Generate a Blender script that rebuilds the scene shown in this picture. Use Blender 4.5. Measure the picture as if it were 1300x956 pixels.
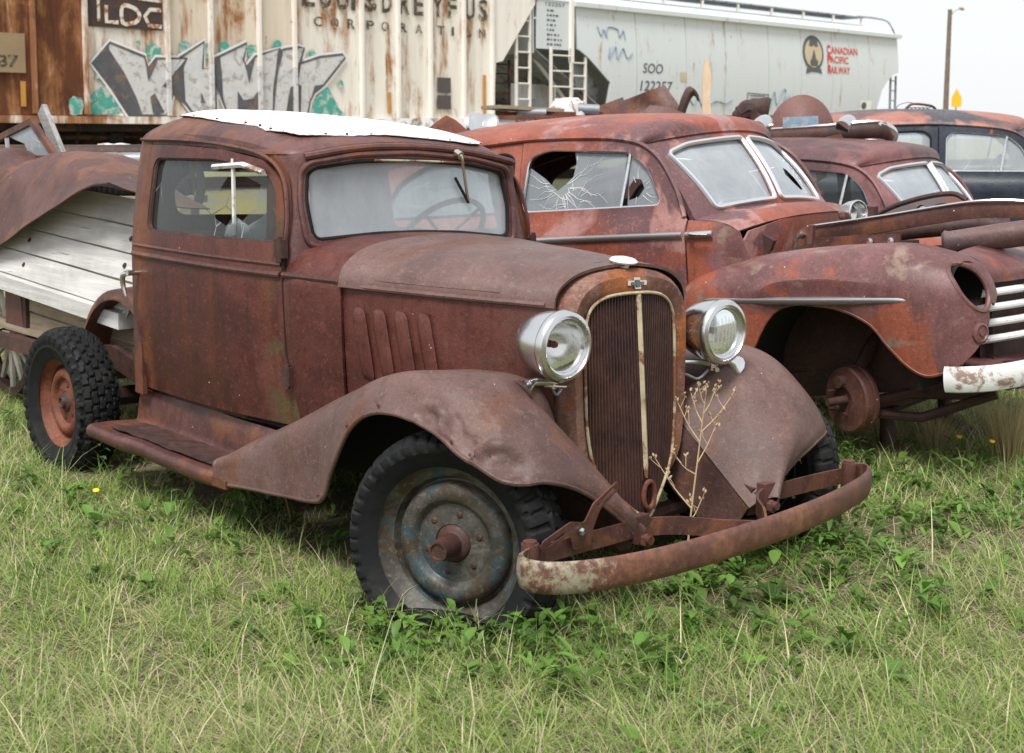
import bpy, math, random
import numpy as np
from mathutils import Vector, Matrix
from mathutils.geometry import delaunay_2d_cdt
R = math.radians
random.seed(7); RNG = np.random.default_rng(7)
for o in list(bpy.data.objects): bpy.data.objects.remove(o)
scene = bpy.context.scene
COL = scene.collection
# ------------------------------------------------------------------ camera
FPX, YP, YH, EYE = 1780.0, 360.0, 175.0, 1.533
TILT = math.atan((YP - YH) / FPX)
cam = bpy.data.cameras.new('camera'); cam_o = bpy.data.objects.new('camera', cam); COL.objects.link(cam_o)
cam_o.location = (0, 0, EYE); cam_o.rotation_euler = (math.pi / 2 - TILT, 0, 0)
cam.sensor_fit = 'HORIZONTAL'; cam.sensor_width = 36; cam.lens = FPX / 1300 * 36
cam.shift_y = -(478 - YP) / 1300; cam.clip_start = .05; cam.clip_end = 3000
cam.dof.use_dof = True; cam.dof.focus_distance = 5.0; cam.dof.aperture_fstop = 6.3
scene.camera = cam_o
# ------------------------------------------------------------------ sky: bright overcast
world = bpy.data.worlds.new('World'); scene.world = world; world.use_nodes = True
wn = world.node_tree; wn.nodes.clear()
SUN_EL, SUN_ROT = 58, 200
w_sky = wn.nodes.new('ShaderNodeTexSky'); w_sky.sky_type = 'NISHITA'; w_sky.sun_disc = False
w_sky.sun_elevation = R(SUN_EL); w_sky.sun_rotation = R(SUN_ROT); w_sky.dust_density = 4; w_sky.air_density = 1
w_mix = wn.nodes.new('ShaderNodeMix'); w_mix.data_type = 'RGBA'; w_mix.inputs[0].default_value = .90
w_mix.inputs[7].default_value = (3.70, 3.76, 3.84, 1)          # the even cloud deck
w_bg = wn.nodes.new('ShaderNodeBackground'); w_bg.inputs[1].default_value = .10
w_out = wn.nodes.new('ShaderNodeOutputWorld')
wn.links.new(w_sky.outputs[0], w_mix.inputs[6]); wn.links.new(w_mix.outputs[2], w_bg.inputs[0]); wn.links.new(w_bg.outputs[0], w_out.inputs[0])
sun = bpy.data.lights.new('sun', 'SUN'); sun.energy = 1.5; sun.angle = R(20); sun.color = (1, .975, .94)
sun_o = bpy.data.objects.new('sun', sun); COL.objects.link(sun_o)
_az = R(SUN_ROT)
_sd = Vector((math.sin(_az) * math.cos(R(SUN_EL)), math.cos(_az) * math.cos(R(SUN_EL)), math.sin(R(SUN_EL))))
sun_o.rotation_euler = _sd.to_track_quat('Z', 'Y').to_euler(); sun_o.location = (0, -5, 20)
scene.view_settings.view_transform = 'Standard'; scene.view_settings.look = 'None'
scene.view_settings.exposure = 1.46; scene.view_settings.gamma = 1
scene.render.engine = 'CYCLES'
# ------------------------------------------------------------------ mesh helpers
def cr(P, n, closed=False):
    """Catmull-Rom resample of control points (k, d) to n points"""
    P = np.asarray(P, float); k = len(P)
    if closed:
        t = np.linspace(0, k, n, endpoint=False); i = np.floor(t).astype(int); f = (t - i)[:, None]
        p0, p1, p2, p3 = (P[(i + j) % k] for j in (-1, 0, 1, 2))
    else:
        Q = np.vstack([2 * P[0] - P[1], P, 2 * P[-1] - P[-2]])
        t = np.linspace(0, k - 1, n); i = np.minimum(np.floor(t).astype(int), k - 2); f = (t - i)[:, None]
        p0, p1, p2, p3 = (Q[i + j] for j in (0, 1, 2, 3))
    return .5 * (2 * p1 + (p2 - p0) * f + (2 * p0 - 5 * p1 + 4 * p2 - p3) * f**2 + (3 * p1 - p0 - 3 * p2 + p3) * f**3)
def grid_faces(nu, nv, cu=False, cv=False, flip=False):
    F = []
    for i in range(nu - (0 if cu else 1)):
        for j in range(nv - (0 if cv else 1)):
            a, b = i * nv + j, i * nv + (j + 1) % nv
            c, d = ((i + 1) % nu) * nv + (j + 1) % nv, ((i + 1) % nu) * nv + j
            F.append((a, d, c, b) if flip else (a, b, c, d))
    return F
def net(ctrl, nu, nv, flip=False, cv=False):
    """smooth surface through a net of control points (rows, cols, 3)"""
    C = np.asarray(ctrl, float)
    A = np.stack([cr(C[:, j], nu) for j in range(C.shape[1])], 1)
    B = np.stack([cr(A[i], nv, cv) for i in range(nu)], 0)
    return B.reshape(-1, 3), grid_faces(nu, nv, False, cv, flip)
def netfn(ctrl):
    """callable (u,v in 0..1 arrays) -> points on the smooth surface"""
    C = np.asarray(ctrl, float); m, n = C.shape[:2]
    def basis(t, k):
        t = np.clip(t, 0, 1) * (k - 1); i = np.minimum(np.floor(t).astype(int), k - 2); f = t - i
        w = np.stack([-.5 * f + f**2 - .5 * f**3, 1 - 2.5 * f**2 + 1.5 * f**3, .5 * f + 2 * f**2 - 1.5 * f**3, -.5 * f**2 + .5 * f**3], -1)
        return i, w
    E = np.zeros((m + 2, n + 2, 3)); E[1:-1, 1:-1] = C
    E[0, 1:-1] = 2 * C[0] - C[1]; E[-1, 1:-1] = 2 * C[-1] - C[-2]
    E[:, 0] = 2 * E[:, 1] - E[:, 2]; E[:, -1] = 2 * E[:, -2] - E[:, -3]
    def fn(u, v):
        i, wu = basis(np.asarray(u, float), m); j, wv = basis(np.asarray(v, float), n)
        out = 0
        for a in range(4):
            for b in range(4): out = out + (wu[..., a] * wv[..., b])[..., None] * E[i + a, j + b]
        return out
    return fn
def inpoly(P, L):
    x, y = P[:, 0], P[:, 1]; L = np.asarray(L); c = np.zeros(len(P), bool); j = len(L) - 1
    for i in range(len(L)):
        xi, yi, xj, yj = *L[i], *L[j]
        m = ((yi > y) != (yj > y)) & (x < (xj - xi) * (y - yi) / ((yj - yi) if yj != yi else 1e-12) + xi)
        c ^= m; j = i
    return c
def resamp(L, step):
    L = np.asarray(L, float); out = []
    for i in range(len(L)):
        a, b = L[i], L[(i + 1) % len(L)]; n = max(1, int(math.ceil(np.linalg.norm(b - a) / step)))
        for k in range(n): out.append(a + (b - a) * k / n)
    return np.array(out)
def rnd(L, r, n=5):
    """round the corners of a closed polygon"""
    L = [np.array(p[:2], float) for p in L]; rr = [p[2] if len(p) > 2 else r for p in L] if False else [r] * len(L); out = []
    for i in range(len(L)):
        p, a, b = L[i], L[i - 1], L[(i + 1) % len(L)]
        da, db = a - p, b - p; la, lb = np.linalg.norm(da), np.linalg.norm(db); q = min(rr[i], la * .45, lb * .45)
        A, B = p + da / la * q, p + db / lb * q
        for k in range(n + 1):
            t = k / n; out.append((1 - t)**2 * A + 2 * t * (1 - t) * p + t * t * B)
    return np.array(out)
def panel2d(outer, holes, fn, res=.05, flip=False):
    """triangulated sheet with holes: 2-D outline -> fn -> 3-D"""
    O = resamp(outer, res); H = [resamp(h, res) for h in holes]
    lo, hi = O.min(0), O.max(0)
    gx = np.arange(lo[0] + res * .5, hi[0], res); gy = np.arange(lo[1] + res * .5, hi[1], res)
    G = np.array([(x, y) for x in gx for y in gy]) if len(gx) and len(gy) else np.zeros((0, 2))
    if len(G):
        m = inpoly(G, O)
        for h in H: m &= ~inpoly(G, h)
        G = G[m]
        B = np.vstack([O] + H)
        if len(G):
            d = np.min(((G[:, None] - B[None])**2).sum(-1), 1); G = G[d > (res * .45)**2]
    pts = [Vector(p) for p in O]; ed = [(i, (i + 1) % len(O)) for i in range(len(O))]
    for h in H:
        s = len(pts); pts += [Vector(p) for p in h]; ed += [(s + i, s + (i + 1) % len(h)) for i in range(len(h))]
    pts += [Vector(p) for p in G]
    V, _, F, _, _, _ = delaunay_2d_cdt(pts, ed, [], 0, 1e-7)
    V = np.array([tuple(v) for v in V]); F = np.array([f for f in F if len(f) == 3])
    c = V[F].mean(1); m = inpoly(c, O)
    for h in H: m &= ~inpoly(c, h)
    F = F[m]
    if flip: F = F[:, ::-1]
    return np.asarray(fn(V[:, 0], V[:, 1]), float), [tuple(int(i) for i in f) for f in F]
def vnorm(V, F):
    N = np.zeros_like(V)
    for k in (3, 4):
        f = np.array([x for x in F if len(x) == k])
        if len(f) == 0: continue
        n = np.cross(V[f[:, 2]] - V[f[:, 0]], V[f[:, -1]] - V[f[:, 1]] if k == 4 else V[f[:, 2]] - V[f[:, 1]])
        if k == 3: n = np.cross(V[f[:, 1]] - V[f[:, 0]], V[f[:, 2]] - V[f[:, 0]])
        for j in range(k): np.add.at(N, f[:, j], n)
    return N / (np.linalg.norm(N, axis=1, keepdims=True) + 1e-12)
def solid(V, F, t):
    n = len(V); W = V - vnorm(V, F) * t
    E = {}
    for f in F:
        for i in range(len(f)):
            a, b = f[i], f[(i + 1) % len(f)]
            if (b, a) in E: del E[(b, a)]
            else: E[(a, b)] = 1
    V2 = [V, W]; F2 = list(F) + [tuple(n + i for i in f[::-1]) for f in F]
    s = 2 * n; ex = []
    for a, b in E:
        ex += [V[a], V[b], W[b], W[a]]; F2.append((s + 3, s + 2, s + 1, s)[::-1] if False else (s, s + 3, s + 2, s + 1)); s += 4
    if ex: V2.append(np.array(ex))
    return np.vstack(V2), F2
def join(*ps):
    V, F, o = [], [], 0
    for v, f in ps:
        v = np.asarray(v, float); V.append(v); F += [tuple(i + o for i in g) for g in f]; o += len(v)
    return np.vstack(V), F
def box(c, s, rot=None):
    c = np.array(c, float); s = np.array(s, float) / 2
    V = np.array([(x, y, z) for x in (-1, 1) for y in (-1, 1) for z in (-1, 1)]) * s
    if rot is not None: V = V @ np.array(Matrix.Rotation(rot[0], 3, rot[1])).T
    return V + c, [(0, 1, 3, 2), (4, 6, 7, 5), (0, 4, 5, 1), (2, 3, 7, 6), (0, 2, 6, 4), (1, 5, 7, 3)]
def beam(a, b, w, h, up=(0, 0, 1)):
    """rectangular bar from a to b"""
    a, b = np.array(a, float), np.array(b, float); d = b - a; d /= np.linalg.norm(d)
    s = np.cross(d, up); s = s / (np.linalg.norm(s) + 1e-9); u = np.cross(s, d)
    V = [p + s * w / 2 * i + u * h / 2 * j for p in (a, b) for i in (-1, 1) for j in (-1, 1)]
    return np.array(V), [(0, 2, 3, 1), (4, 5, 7, 6), (0, 1, 5, 4), (2, 6, 7, 3), (0, 4, 6, 2), (1, 3, 7, 5)]
def tube(P, r, n=8, closed=False, prof=None, up=None):
    """sweep of a round (or given) profile along a path"""
    P = np.asarray(P, float); k = len(P)
    T = np.roll(P, -1, 0) - np.roll(P, 1, 0)
    if not closed: T[0] = P[1] - P[0]; T[-1] = P[-1] - P[-2]
    T /= np.linalg.norm(T, axis=1, keepdims=True) + 1e-12
    rr = np.broadcast_to(np.asarray(r, float), (k,))
    u0 = np.array(up if up is not None else ((0, 0, 1) if abs(T[0][2]) < .9 else (1, 0, 0)), float); V = []
    a = np.linspace(0, 2 * math.pi, n, endpoint=False)
    pr = np.stack([np.cos(a), np.sin(a)], 1) if prof is None else np.asarray(prof, float)
    n = len(pr)
    for i in range(k):
        if up is not None: u0 = np.array(up, float)
        s = np.cross(T[i], u0); s /= np.linalg.norm(s) + 1e-12; u = np.cross(s, T[i]); u0 = u
        V.append(P[i] + (pr[:, :1] * s + pr[:, 1:] * u) * rr[i])
    F = grid_faces(k, n, closed, True)
    V = np.vstack(V)
    if not closed: F += [tuple(range(n))[::-1], tuple((k - 1) * n + j for j in range(n))]
    return V, F
def lathe(prof, c=(0, 0, 0), ax=(0, 0, 1), n=32):
    """prof: (radius, height along axis)"""
    ax = np.array(ax, float); ax /= np.linalg.norm(ax); c = np.array(c, float)
    e = np.array((1, 0, 0)) if abs(ax[0]) < .9 else np.array((0, 1, 0)); s = np.cross(ax, e); s /= np.linalg.norm(s); u = np.cross(ax, s)
    a = np.linspace(0, 2 * math.pi, n, endpoint=False)
    V = np.vstack([c + ax * h + r * (np.cos(a)[:, None] * s + np.sin(a)[:, None] * u) for r, h in prof])
    return V, grid_faces(len(prof), n, False, True)
def cyl(a, b, r, r2=None, n=12):
    a, b = np.array(a, float), np.array(b, float); h = np.linalg.norm(b - a); r2 = r if r2 is None else r2
    return lathe([(1e-4, 0), (r, 0), (r2, h), (1e-4, h)], a, b - a, n)
def prism(L, fn, t):
    """flat outline -> sheet with thickness"""
    return panel2d(L, [], fn, .1)
def mesh(name, VF, mat=None, smooth=True, ang=38):
    V, F = VF; me = bpy.data.meshes.new(name)
    me.from_pydata(np.asarray(V, float).tolist(), [], [tuple(int(i) for i in f) for f in F])
    if smooth:
        me.shade_smooth(); me.set_sharp_from_angle(angle=R(ang))
    if mat: me.materials.append(mat)
    return me
def mk(name, VF, mat, parent=None, thick=0, smooth=True, ang=38, kind=None, label=None):
    V, F = VF; V = np.asarray(V, float)
    if thick: V, F = solid(V, F, thick)
    o = bpy.data.objects.new(name, mesh(name, (V, F), mat, smooth, ang)); COL.objects.link(o)
    if parent is not None: o.parent = parent
    if kind: o['kind'] = kind
    if label: o['label'] = label
    return o
def inst(name, me, parent=None, loc=None, M=None):
    o = bpy.data.objects.new(name, me); COL.objects.link(o)
    if parent is not None: o.parent = parent
    if loc is not None: o.location = loc
    if M is not None: o.matrix_local = M
    return o
def tag(o, label, cat, group=None):
    o['label'] = label; o['category'] = cat
    if group: o['group'] = group
    return o
def thing(name, label, cat, loc=(0, 0, 0), rot=(0, 0, 0), group=None):
    o = bpy.data.objects.new(name, None); COL.objects.link(o); o.location = loc; o.rotation_euler = rot
    o.empty_display_size = .1
    return tag(o, label, cat, group)
def ray(u, v):
    a, b = (u - 650) / FPX, -(v - YP) / FPX; c, s = math.cos(TILT), math.sin(TILT)
    return np.array([a, c + b * s, -s + b * c])
def at(u, v, Y):
    """world point at depth Y in the photograph's direction (u, v)"""
    r = ray(u, v); return np.array([0, 0, EYE]) + r * (Y / r[1])
def tform(V, M): V = np.asarray(V, float); M = np.array(M); return V @ M[:3, :3].T + M[:3, 3]
_nr = np.random.default_rng(3); _lat = _nr.random((32, 32, 32))
def vnoise(P, s):
    P = np.asarray(P, float) * s; i = np.floor(P).astype(int); f = P - i; f = f * f * (3 - 2 * f); out = 0
    for a in (0, 1):
        for b in (0, 1):
            for c in (0, 1):
                w = (f[:, 0] if a else 1 - f[:, 0]) * (f[:, 1] if b else 1 - f[:, 1]) * (f[:, 2] if c else 1 - f[:, 2])
                out = out + w * _lat[(i[:, 0] + a) % 32, (i[:, 1] + b) % 32, (i[:, 2] + c) % 32]
    return out * 2 - 1
def dent(V, amp, s=3., seed=0):
    V = np.asarray(V, float); o = seed * 7.3
    D = np.stack([vnoise(V + o + k * 5.1, s) for k in range(3)], 1); return V + D * amp
# ------------------------------------------------------------------ materials
class NT:
    def __init__(s, name):
        s.m = bpy.data.materials.new(name); s.m.use_nodes = True; s.t = s.m.node_tree; s.b = s.t.nodes['Principled BSDF']; s.o = s.t.nodes['Material Output']
    def n(s, k, **p):
        x = s.t.nodes.new('ShaderNode' + k)
        for a, b in p.items(): setattr(x, a, b)
        return x
    def set(s, x, i, v):
        if isinstance(v, bpy.types.NodeSocket): s.t.links.new(v, x.inputs[i])
        elif v is not None: x.inputs[i].default_value = v
    def obj(s, scale=(1, 1, 1), rot=(0, 0, 0), loc=(0, 0, 0)):
        c = s.n('TexCoord'); m = s.n('Mapping'); s.set(m, 0, c.outputs['Object']); m.inputs['Scale'].default_value = scale; m.inputs['Rotation'].default_value = rot; m.inputs['Location'].default_value = loc
        return m.outputs[0]
    def noise(s, scale, detail=5, rough=.6, vec=None, dist=0):
        x = s.n('TexNoise'); s.set(x, 'Vector', vec if vec is not None else s.obj()); x.inputs['Scale'].default_value = scale; x.inputs['Detail'].default_value = detail; x.inputs['Roughness'].default_value = rough; x.inputs['Distortion'].default_value = dist
        return x.outputs['Fac']
    def ramp(s, f, stops):
        x = s.n('ValToRGB'); s.set(x, 0, f); e = x.color_ramp.elements
        while len(e) < len(stops): e.new(.5)
        for k, (p, c) in zip(e, stops): k.position = p; k.color = (*c, 1) if len(c) == 3 else c
        return x.outputs[0]
    def rng(s, f, a, b, c=0, d=1):
        x = s.n('MapRange'); s.set(x, 0, f)
        for i, v in zip((1, 2, 3, 4), (a, b, c, d)): x.inputs[i].default_value = v
        return x.outputs[0]
    def math(s, op, a, b=None):
        x = s.n('Math', operation=op); s.set(x, 0, a); s.set(x, 1, b); return x.outputs[0]
    def mix(s, f, a, b, mode='MIX'):
        x = s.n('Mix', data_type='RGBA', blend_type=mode); s.set(x, 0, f)
        for i, v in ((6, a), (7, b)):
            if isinstance(v, tuple): v = (*v, 1) if len(v) == 3 else v
            s.set(x, i, v)
        return x.outputs[2]
    def bump(s, h, d=.01, st=.5):
        x = s.n('Bump'); s.set(x, 'Height', h); x.inputs['Distance'].default_value = d; x.inputs['Strength'].default_value = st
        s.t.links.new(x.outputs[0], s.b.inputs['Normal'])
    def fin(s, col=None, rough=.6, metal=0, spec=.5):
        s.set(s.b, 'Base Color', (*col, 1) if isinstance(col, tuple) and len(col) == 3 else col); s.set(s.b, 'Roughness', rough); s.set(s.b, 'Metallic', metal); s.b.inputs['Specular IOR Level'].default_value = spec
        return s.m
def srgb(r, g, b): return tuple(((c / 255) / 12.92 if c / 255 <= .04045 else ((c / 255 + .055) / 1.055)**2.4) for c in (r, g, b))
def rust(name, dark, mid, light, patches=(), streak=.35, streakc=(.20, .075, .03), rough=(.42, .72), sc=1.6, bump=.25, specks=True, spec=.45, seed=0, xmask=None):
    t = NT(name); L = (seed * 3.1, seed * 1.7, seed * 2.3); v = t.obj(loc=L)
    a = t.noise(sc, 8, .62, v, .5); b = t.noise(sc * 7, 6, .7, v); f = t.noise(170, 3, .7, v)
    c = t.ramp(t.math('ADD', t.math('MULTIPLY', a, .7), t.math('MULTIPLY', b, .3)), [(.40, dark), (.5, mid), (.61, light)])
    for (pc, amt, psc, soft) in patches:
        q = t.noise(psc, 5, .55, t.obj(loc=(L[0] + 4 + psc, 2, 1)), .8)
        k = t.rng(q, .5 + (.5 - amt) * .3 - soft * .3, .5 + (.5 - amt) * .3 + soft * .3)
        if xmask:
            sx = t.n('SeparateXYZ'); t.set(sx, 0, t.obj()); k = t.math('MULTIPLY', k, t.rng(t.math('ABSOLUTE', t.math('ADD', sx.outputs[0], -xmask[0])), xmask[1], xmask[2]))
        c = t.mix(k, c, t.mix(t.rng(b, .3, .7, 0, .45), pc, tuple(.6 * x for x in pc)))
    s = t.noise(5, 5, .65, t.obj(scale=(1, 1, .13), loc=L))
    c = t.mix(t.rng(s, .50, .66, 0, streak), c, streakc)
    s2 = t.noise(16, 4, .6, t.obj(scale=(1, 1, .07), loc=(L[1], L[0], 3)))
    c = t.mix(t.rng(s2, .53, .66, 0, streak * .9), c, tuple(x * .55 for x in dark))
    pit = t.noise(9, 9, .78, t.obj(loc=(2 + seed, 8, 4)), .4)
    c = t.mix(t.rng(pit, .585, .605, 0, .5), c, tuple(x * .62 for x in mid)); c = t.mix(t.rng(pit, .375, .395, .45, 0), c, tuple(min(1, x * 1.25) for x in light))
    sp = t.noise(38, 4, .8, v)
    c = t.mix(t.rng(sp, .56, .68, 0, .42), c, tuple(x * .5 for x in dark))
    sp2 = t.noise(55, 3, .7, t.obj(loc=(9 + seed, 3, 5)))
    c = t.mix(t.rng(sp2, .56, .68, 0, .35), c, tuple(min(1, x * 1.35 + .03) for x in light))
    c = t.mix(t.rng(f, .2, .8, .0, .5), c, (0, 0, 0), 'MIX') if False else t.mix(.55, c, t.ramp(f, [(.36, (.45, .45, .45)), (.62, (1.0, 1.0, 1.0))]), 'MULTIPLY')
    if specks:
        w = t.n('TexVoronoi'); t.set(w, 'Vector', v); w.inputs['Scale'].default_value = 26
        m = t.math('MULTIPLY', t.math('LESS_THAN', w.outputs['Distance'], .075), t.math('GREATER_THAN', t.noise(9, 2, .5, t.obj(loc=(1, 7, seed))), .645))
        c = t.mix(m, c, (.62, .60, .55))
    t.bump(t.math('ADD', t.math('MULTIPLY', f, .35), t.math('ADD', t.math('MULTIPLY', b, .8), sp)), .006, bump)
    return t.fin(c, t.rng(b, .3, .7, rough[0], rough[1]), 0, spec)
def plain(name, col, rough=.6, metal=0, spec=.5, var=.25, sc=12, bump=.15, dirt=None, dsc=4, damt=.5):
    t = NT(name); v = t.obj(); a = t.noise(sc, 6, .65, v)
    c = t.mix(t.rng(a, .25, .75), tuple(x * (1 - var) for x in col), tuple(min(1, x * (1 + var)) for x in col))
    if dirt: c = t.mix(t.rng(t.noise(dsc, 7, .7, v, .6), c_lo := .5 + (.5 - damt) * .3 - .03, c_lo + .07), c, dirt)
    if bump: t.bump(t.noise(sc * 6, 4, .6, v), .004, bump)
    return t.fin(c, t.rng(a, .3, .7, max(0, rough - .1), min(1, rough + .1)), metal, spec)
def glass(name, haze=.25, tint=(.75, .8, .8), hc=(.62, .67, .70), crack=0, ior=1.6):
    t = NT(name); g = t.n('BsdfGlossy'); g.inputs['Roughness'].default_value = .02; g.inputs['Color'].default_value = (.9, .93, .95, 1)
    tr = t.n('BsdfTransparent'); tr.inputs['Color'].default_value = (*tint, 1)
    fr = t.n('Fresnel'); fr.inputs['IOR'].default_value = ior
    m1 = t.n('MixShader'); t.set(m1, 0, fr.outputs[0]); t.set(m1, 1, tr.outputs[0]); t.set(m1, 2, g.outputs[0])
    d = t.n('BsdfDiffuse'); d.inputs['Color'].default_value = (*hc, 1)
    a = t.noise(2.2, 7, .7, t.obj(scale=(1, 1, .5)), .3); h = t.rng(a, .36, .66, haze * .78, haze * 1.2)
    if crack:
        vo = t.n('TexVoronoi', feature='DISTANCE_TO_EDGE'); t.set(vo, 'Vector', t.obj(scale=(1, 1, 1))); vo.inputs['Scale'].default_value = crack; vo.inputs['Randomness'].default_value = 1
        k = t.math('MULTIPLY', t.math('LESS_THAN', vo.outputs[0], .006), t.rng(t.noise(2.2, 3, .5, t.obj(loc=(3, 1, 2))), .48, .6))
        h = t.math('MAXIMUM', h, t.math('MULTIPLY', k, .8))
    m2 = t.n('MixShader'); t.set(m2, 0, h); t.set(m2, 1, m1.outputs[0]); t.set(m2, 2, d.outputs[0])
    t.t.links.new(m2.outputs[0], t.o.inputs['Surface']); return t.m
def chrome(name, rough=.12, pit=.35, rustc=(.12, .05, .03), col=(.72, .73, .75)):
    t = NT(name); v = t.obj(); a = t.noise(16, 7, .75, v); b = t.noise(4, 6, .7, v, .5)
    k = t.rng(t.math('ADD', t.math('MULTIPLY', a, .5), t.math('MULTIPLY', b, .5)), .68 - pit * .35, .78 - pit * .3)
    t.bump(a, .002, .15)
    t.set(t.b, 'Metallic', t.rng(k, 0, 1, 1, .1)); t.set(t.b, 'Roughness', t.rng(k, 0, 1, rough, .7))
    t.set(t.b, 'Base Color', t.mix(k, col, rustc)); return t.m
def wood(name, a, b, sc=3, dark=(.05, .045, .04), axis=0):
    t = NT(name); s = [26, 26, 26]; s[axis] = 1.4
    v = t.obj(scale=tuple(s)); g = t.noise(1.0, 8, .7, v, .4); h = t.noise(sc, 5, .6)
    c = t.ramp(g, [(.28, a), (.5, tuple((x + y) / 2 for x, y in zip(a, b))), (.7, b)])
    c = t.mix(t.rng(h, .45, .75, 0, .55), c, tuple(x * .55 for x in a)); s2 = [60, 60, 60]; s2[axis] = 2
    c = t.mix(t.rng(t.noise(1, 4, .7, t.obj(scale=tuple(s2))), .62, .72, 0, .8), c, dark)
    t.bump(g, .006, .6); return t.fin(c, .85, 0, .2)
M = {}
M['rust1'] = rust('dark_purple_rust', (0.0644, 0.0242, 0.0225), (0.0967, 0.0363, 0.0316), (0.1431, 0.0604, 0.0533), patches=[((.17, .062, .032), .26, 2.2, .10)], streak=.45, rough=(.36, .62), spec=.45)
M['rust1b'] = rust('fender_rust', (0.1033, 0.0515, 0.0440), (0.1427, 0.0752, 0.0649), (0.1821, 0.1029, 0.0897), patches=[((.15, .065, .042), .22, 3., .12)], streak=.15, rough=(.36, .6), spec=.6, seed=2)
M['rust_wing'] = rust('wing_rust', (0.0786, 0.0396, 0.0340), (0.1141, 0.0606, 0.0523), (0.1525, 0.0863, 0.0751), patches=[((.14, .06, .038), .22, 3., .12)], streak=.2, rough=(.46, .68), spec=.45, seed=2)
M['rust_door'] = rust('door_rust', (0.0590, 0.0161, 0.0142), (0.0894, 0.0233, 0.0192), (0.1341, 0.0419, 0.0333), patches=[((.18, .06, .022), .50, 1.5, .12), ((.10, .085, .04), .17, 2.4, .10)], xmask=(-1.66, .40, .52), streak=.42, streakc=(.18, .05, .016), rough=(.34, .58), spec=.38, seed=5)
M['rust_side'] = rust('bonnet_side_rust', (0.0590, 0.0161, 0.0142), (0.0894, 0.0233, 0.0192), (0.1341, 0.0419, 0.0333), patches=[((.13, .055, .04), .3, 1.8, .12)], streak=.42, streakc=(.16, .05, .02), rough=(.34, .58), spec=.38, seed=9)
M['rust_shell'] = rust('shell_rust', (.10, .04, .025), (.20, .085, .055), (.32, .19, .14), patches=[((.32, .10, .028), .36, 3, .08)], streak=.4, streakc=(.3, .1, .03), rough=(.5, .8), sc=3, bump=.5, seed=1)
M['rust_dark'] = rust('old_dark_rust', (.03, .014, .012), (.055, .024, .02), (.085, .038, .03), streak=.2, rough=(.5, .8), sc=3, specks=False, seed=3)
M['rust_orange'] = rust('orange_rust', (0.0920, 0.0266, 0.0148), (0.1564, 0.0441, 0.0222), (0.2300, 0.0760, 0.0370), streak=.3, rough=(.55, .8), sc=4, bump=.4, specks=False, seed=4)
M['rust_bumper'] = rust('bumper_rust', (0.0920, 0.0304, 0.0222), (0.1380, 0.0456, 0.0311), (0.1840, 0.0646, 0.0407), patches=[((.24, .10, .035), .34, 4, .1)], streak=.1, rough=(.45, .7), sc=3, seed=6)
M['rust_mid'] = rust('scrap_rust', (0.0581, 0.0226, 0.0184), (0.0939, 0.0347, 0.0274), (0.1341, 0.0565, 0.0458), patches=[((.17, .065, .035), .35, 3, .08)], streak=.3, rough=(.45, .7), sc=2.2, seed=8)
M['red2'] = rust('red_oxide_paint', (0.1943, 0.0492, 0.0303), (0.2915, 0.0723, 0.0416), (0.3709, 0.1149, 0.0759), patches=[((.15, .075, .080), .30, 1.1, .14), ((.40, .20, .18), .26, 1.6, .05)], streak=.3, streakc=(.09, .03, .022), rough=(.4, .62), sc=1.2, seed=11, bump=.2)
M['red2f'] = rust('purple_red_fender', (0.1192, 0.0486, 0.0480), (0.1749, 0.0737, 0.0700), (0.2385, 0.1089, 0.1099), patches=[((.36, .10, .055), .38, 1.5, .08), ((.30, .20, .15), .13, 2.6, .08)], streak=.3, streakc=(.08, .03, .02), rough=(.36, .58), sc=1.4, seed=12, bump=.2)
M['red3'] = rust('dull_red_paint', (0.1272, 0.0470, 0.0480), (0.1788, 0.0686, 0.0679), (0.2385, 0.1047, 0.1049), patches=[((.10, .05, .05), .36, 1.2, .1)], streak=.2, rough=(.4, .6), sc=1.2, seed=14, bump=.2)
M['roof4'] = rust('red_over_black_paint', (0.2550, 0.1000, 0.0735), (0.3570, 0.1400, 0.0998), (0.4080, 0.1900, 0.1470), patches=[((.06, .066, .08), .46, 1.0, .08)], streak=.1, rough=(.4, .6), seed=15)
M['black4'] = rust('black_paint', (0.0096, 0.0150, 0.0275), (0.0160, 0.0240, 0.0425), (0.0240, 0.0350, 0.0562), patches=[((.30, .08, .05), .16, 3.5, .05)], streak=.0, rough=(.22, .42), seed=16, specks=False)
M['chrome'] = chrome('worn_chrome', .25, .38, (.20, .15, .11), (.66, .66, .66))
M['stainless'] = chrome('stainless_trim', .34, .02, col=(.80, .81, .82))
M['chrome2'] = chrome('dull_chrome', .22, .36, col=(.68, .69, .70))
M['nickel'] = chrome('old_nickel', .25, .30, (.20, .12, .06), (.66, .62, .52))
M['cream'] = plain('cream_trim', (.42, .36, .24), .55, 0, .4, .3, 14, .2, (.17, .07, .035), 7, .47)
M['canvas'] = plain('white_roof_canvas', (.82, .82, .80), .85, 0, .2, .05, 5, .25)
M['rubber'] = plain('tyre_rubber', (.009, .0095, .0105), .66, 0, .22, .35, 9, .3, (.020, .019, .018), 3, .36)
M['wheel_blue'] = rust('weathered_wheel_paint', (.040, .034, .027), (.085, .078, .064), (.15, .142, .122), patches=[((.04, .075, .088), .27, 7, .16), ((.065, .042, .024), .30, 8, .14)], streak=0, rough=(.4, .65), sc=5, seed=17)
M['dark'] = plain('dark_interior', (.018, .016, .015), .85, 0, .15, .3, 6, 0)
M['cloth'] = plain('grey_torn_cloth', (.16, .145, .13), .95, 0, .1, .35, 9, .4)
M['dash'] = plain('painted_dash', (.10, .085, .08), .5, 0, .4, .2, 8, .1)
M['glass_ws'] = glass('dust_and_sky_sheen_glass', .33, (.88, .93, .95), (.82, .89, .94), 0, 1.6)  # bluish diffuse haze: dust plus sky reflection painted into the glass
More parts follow.
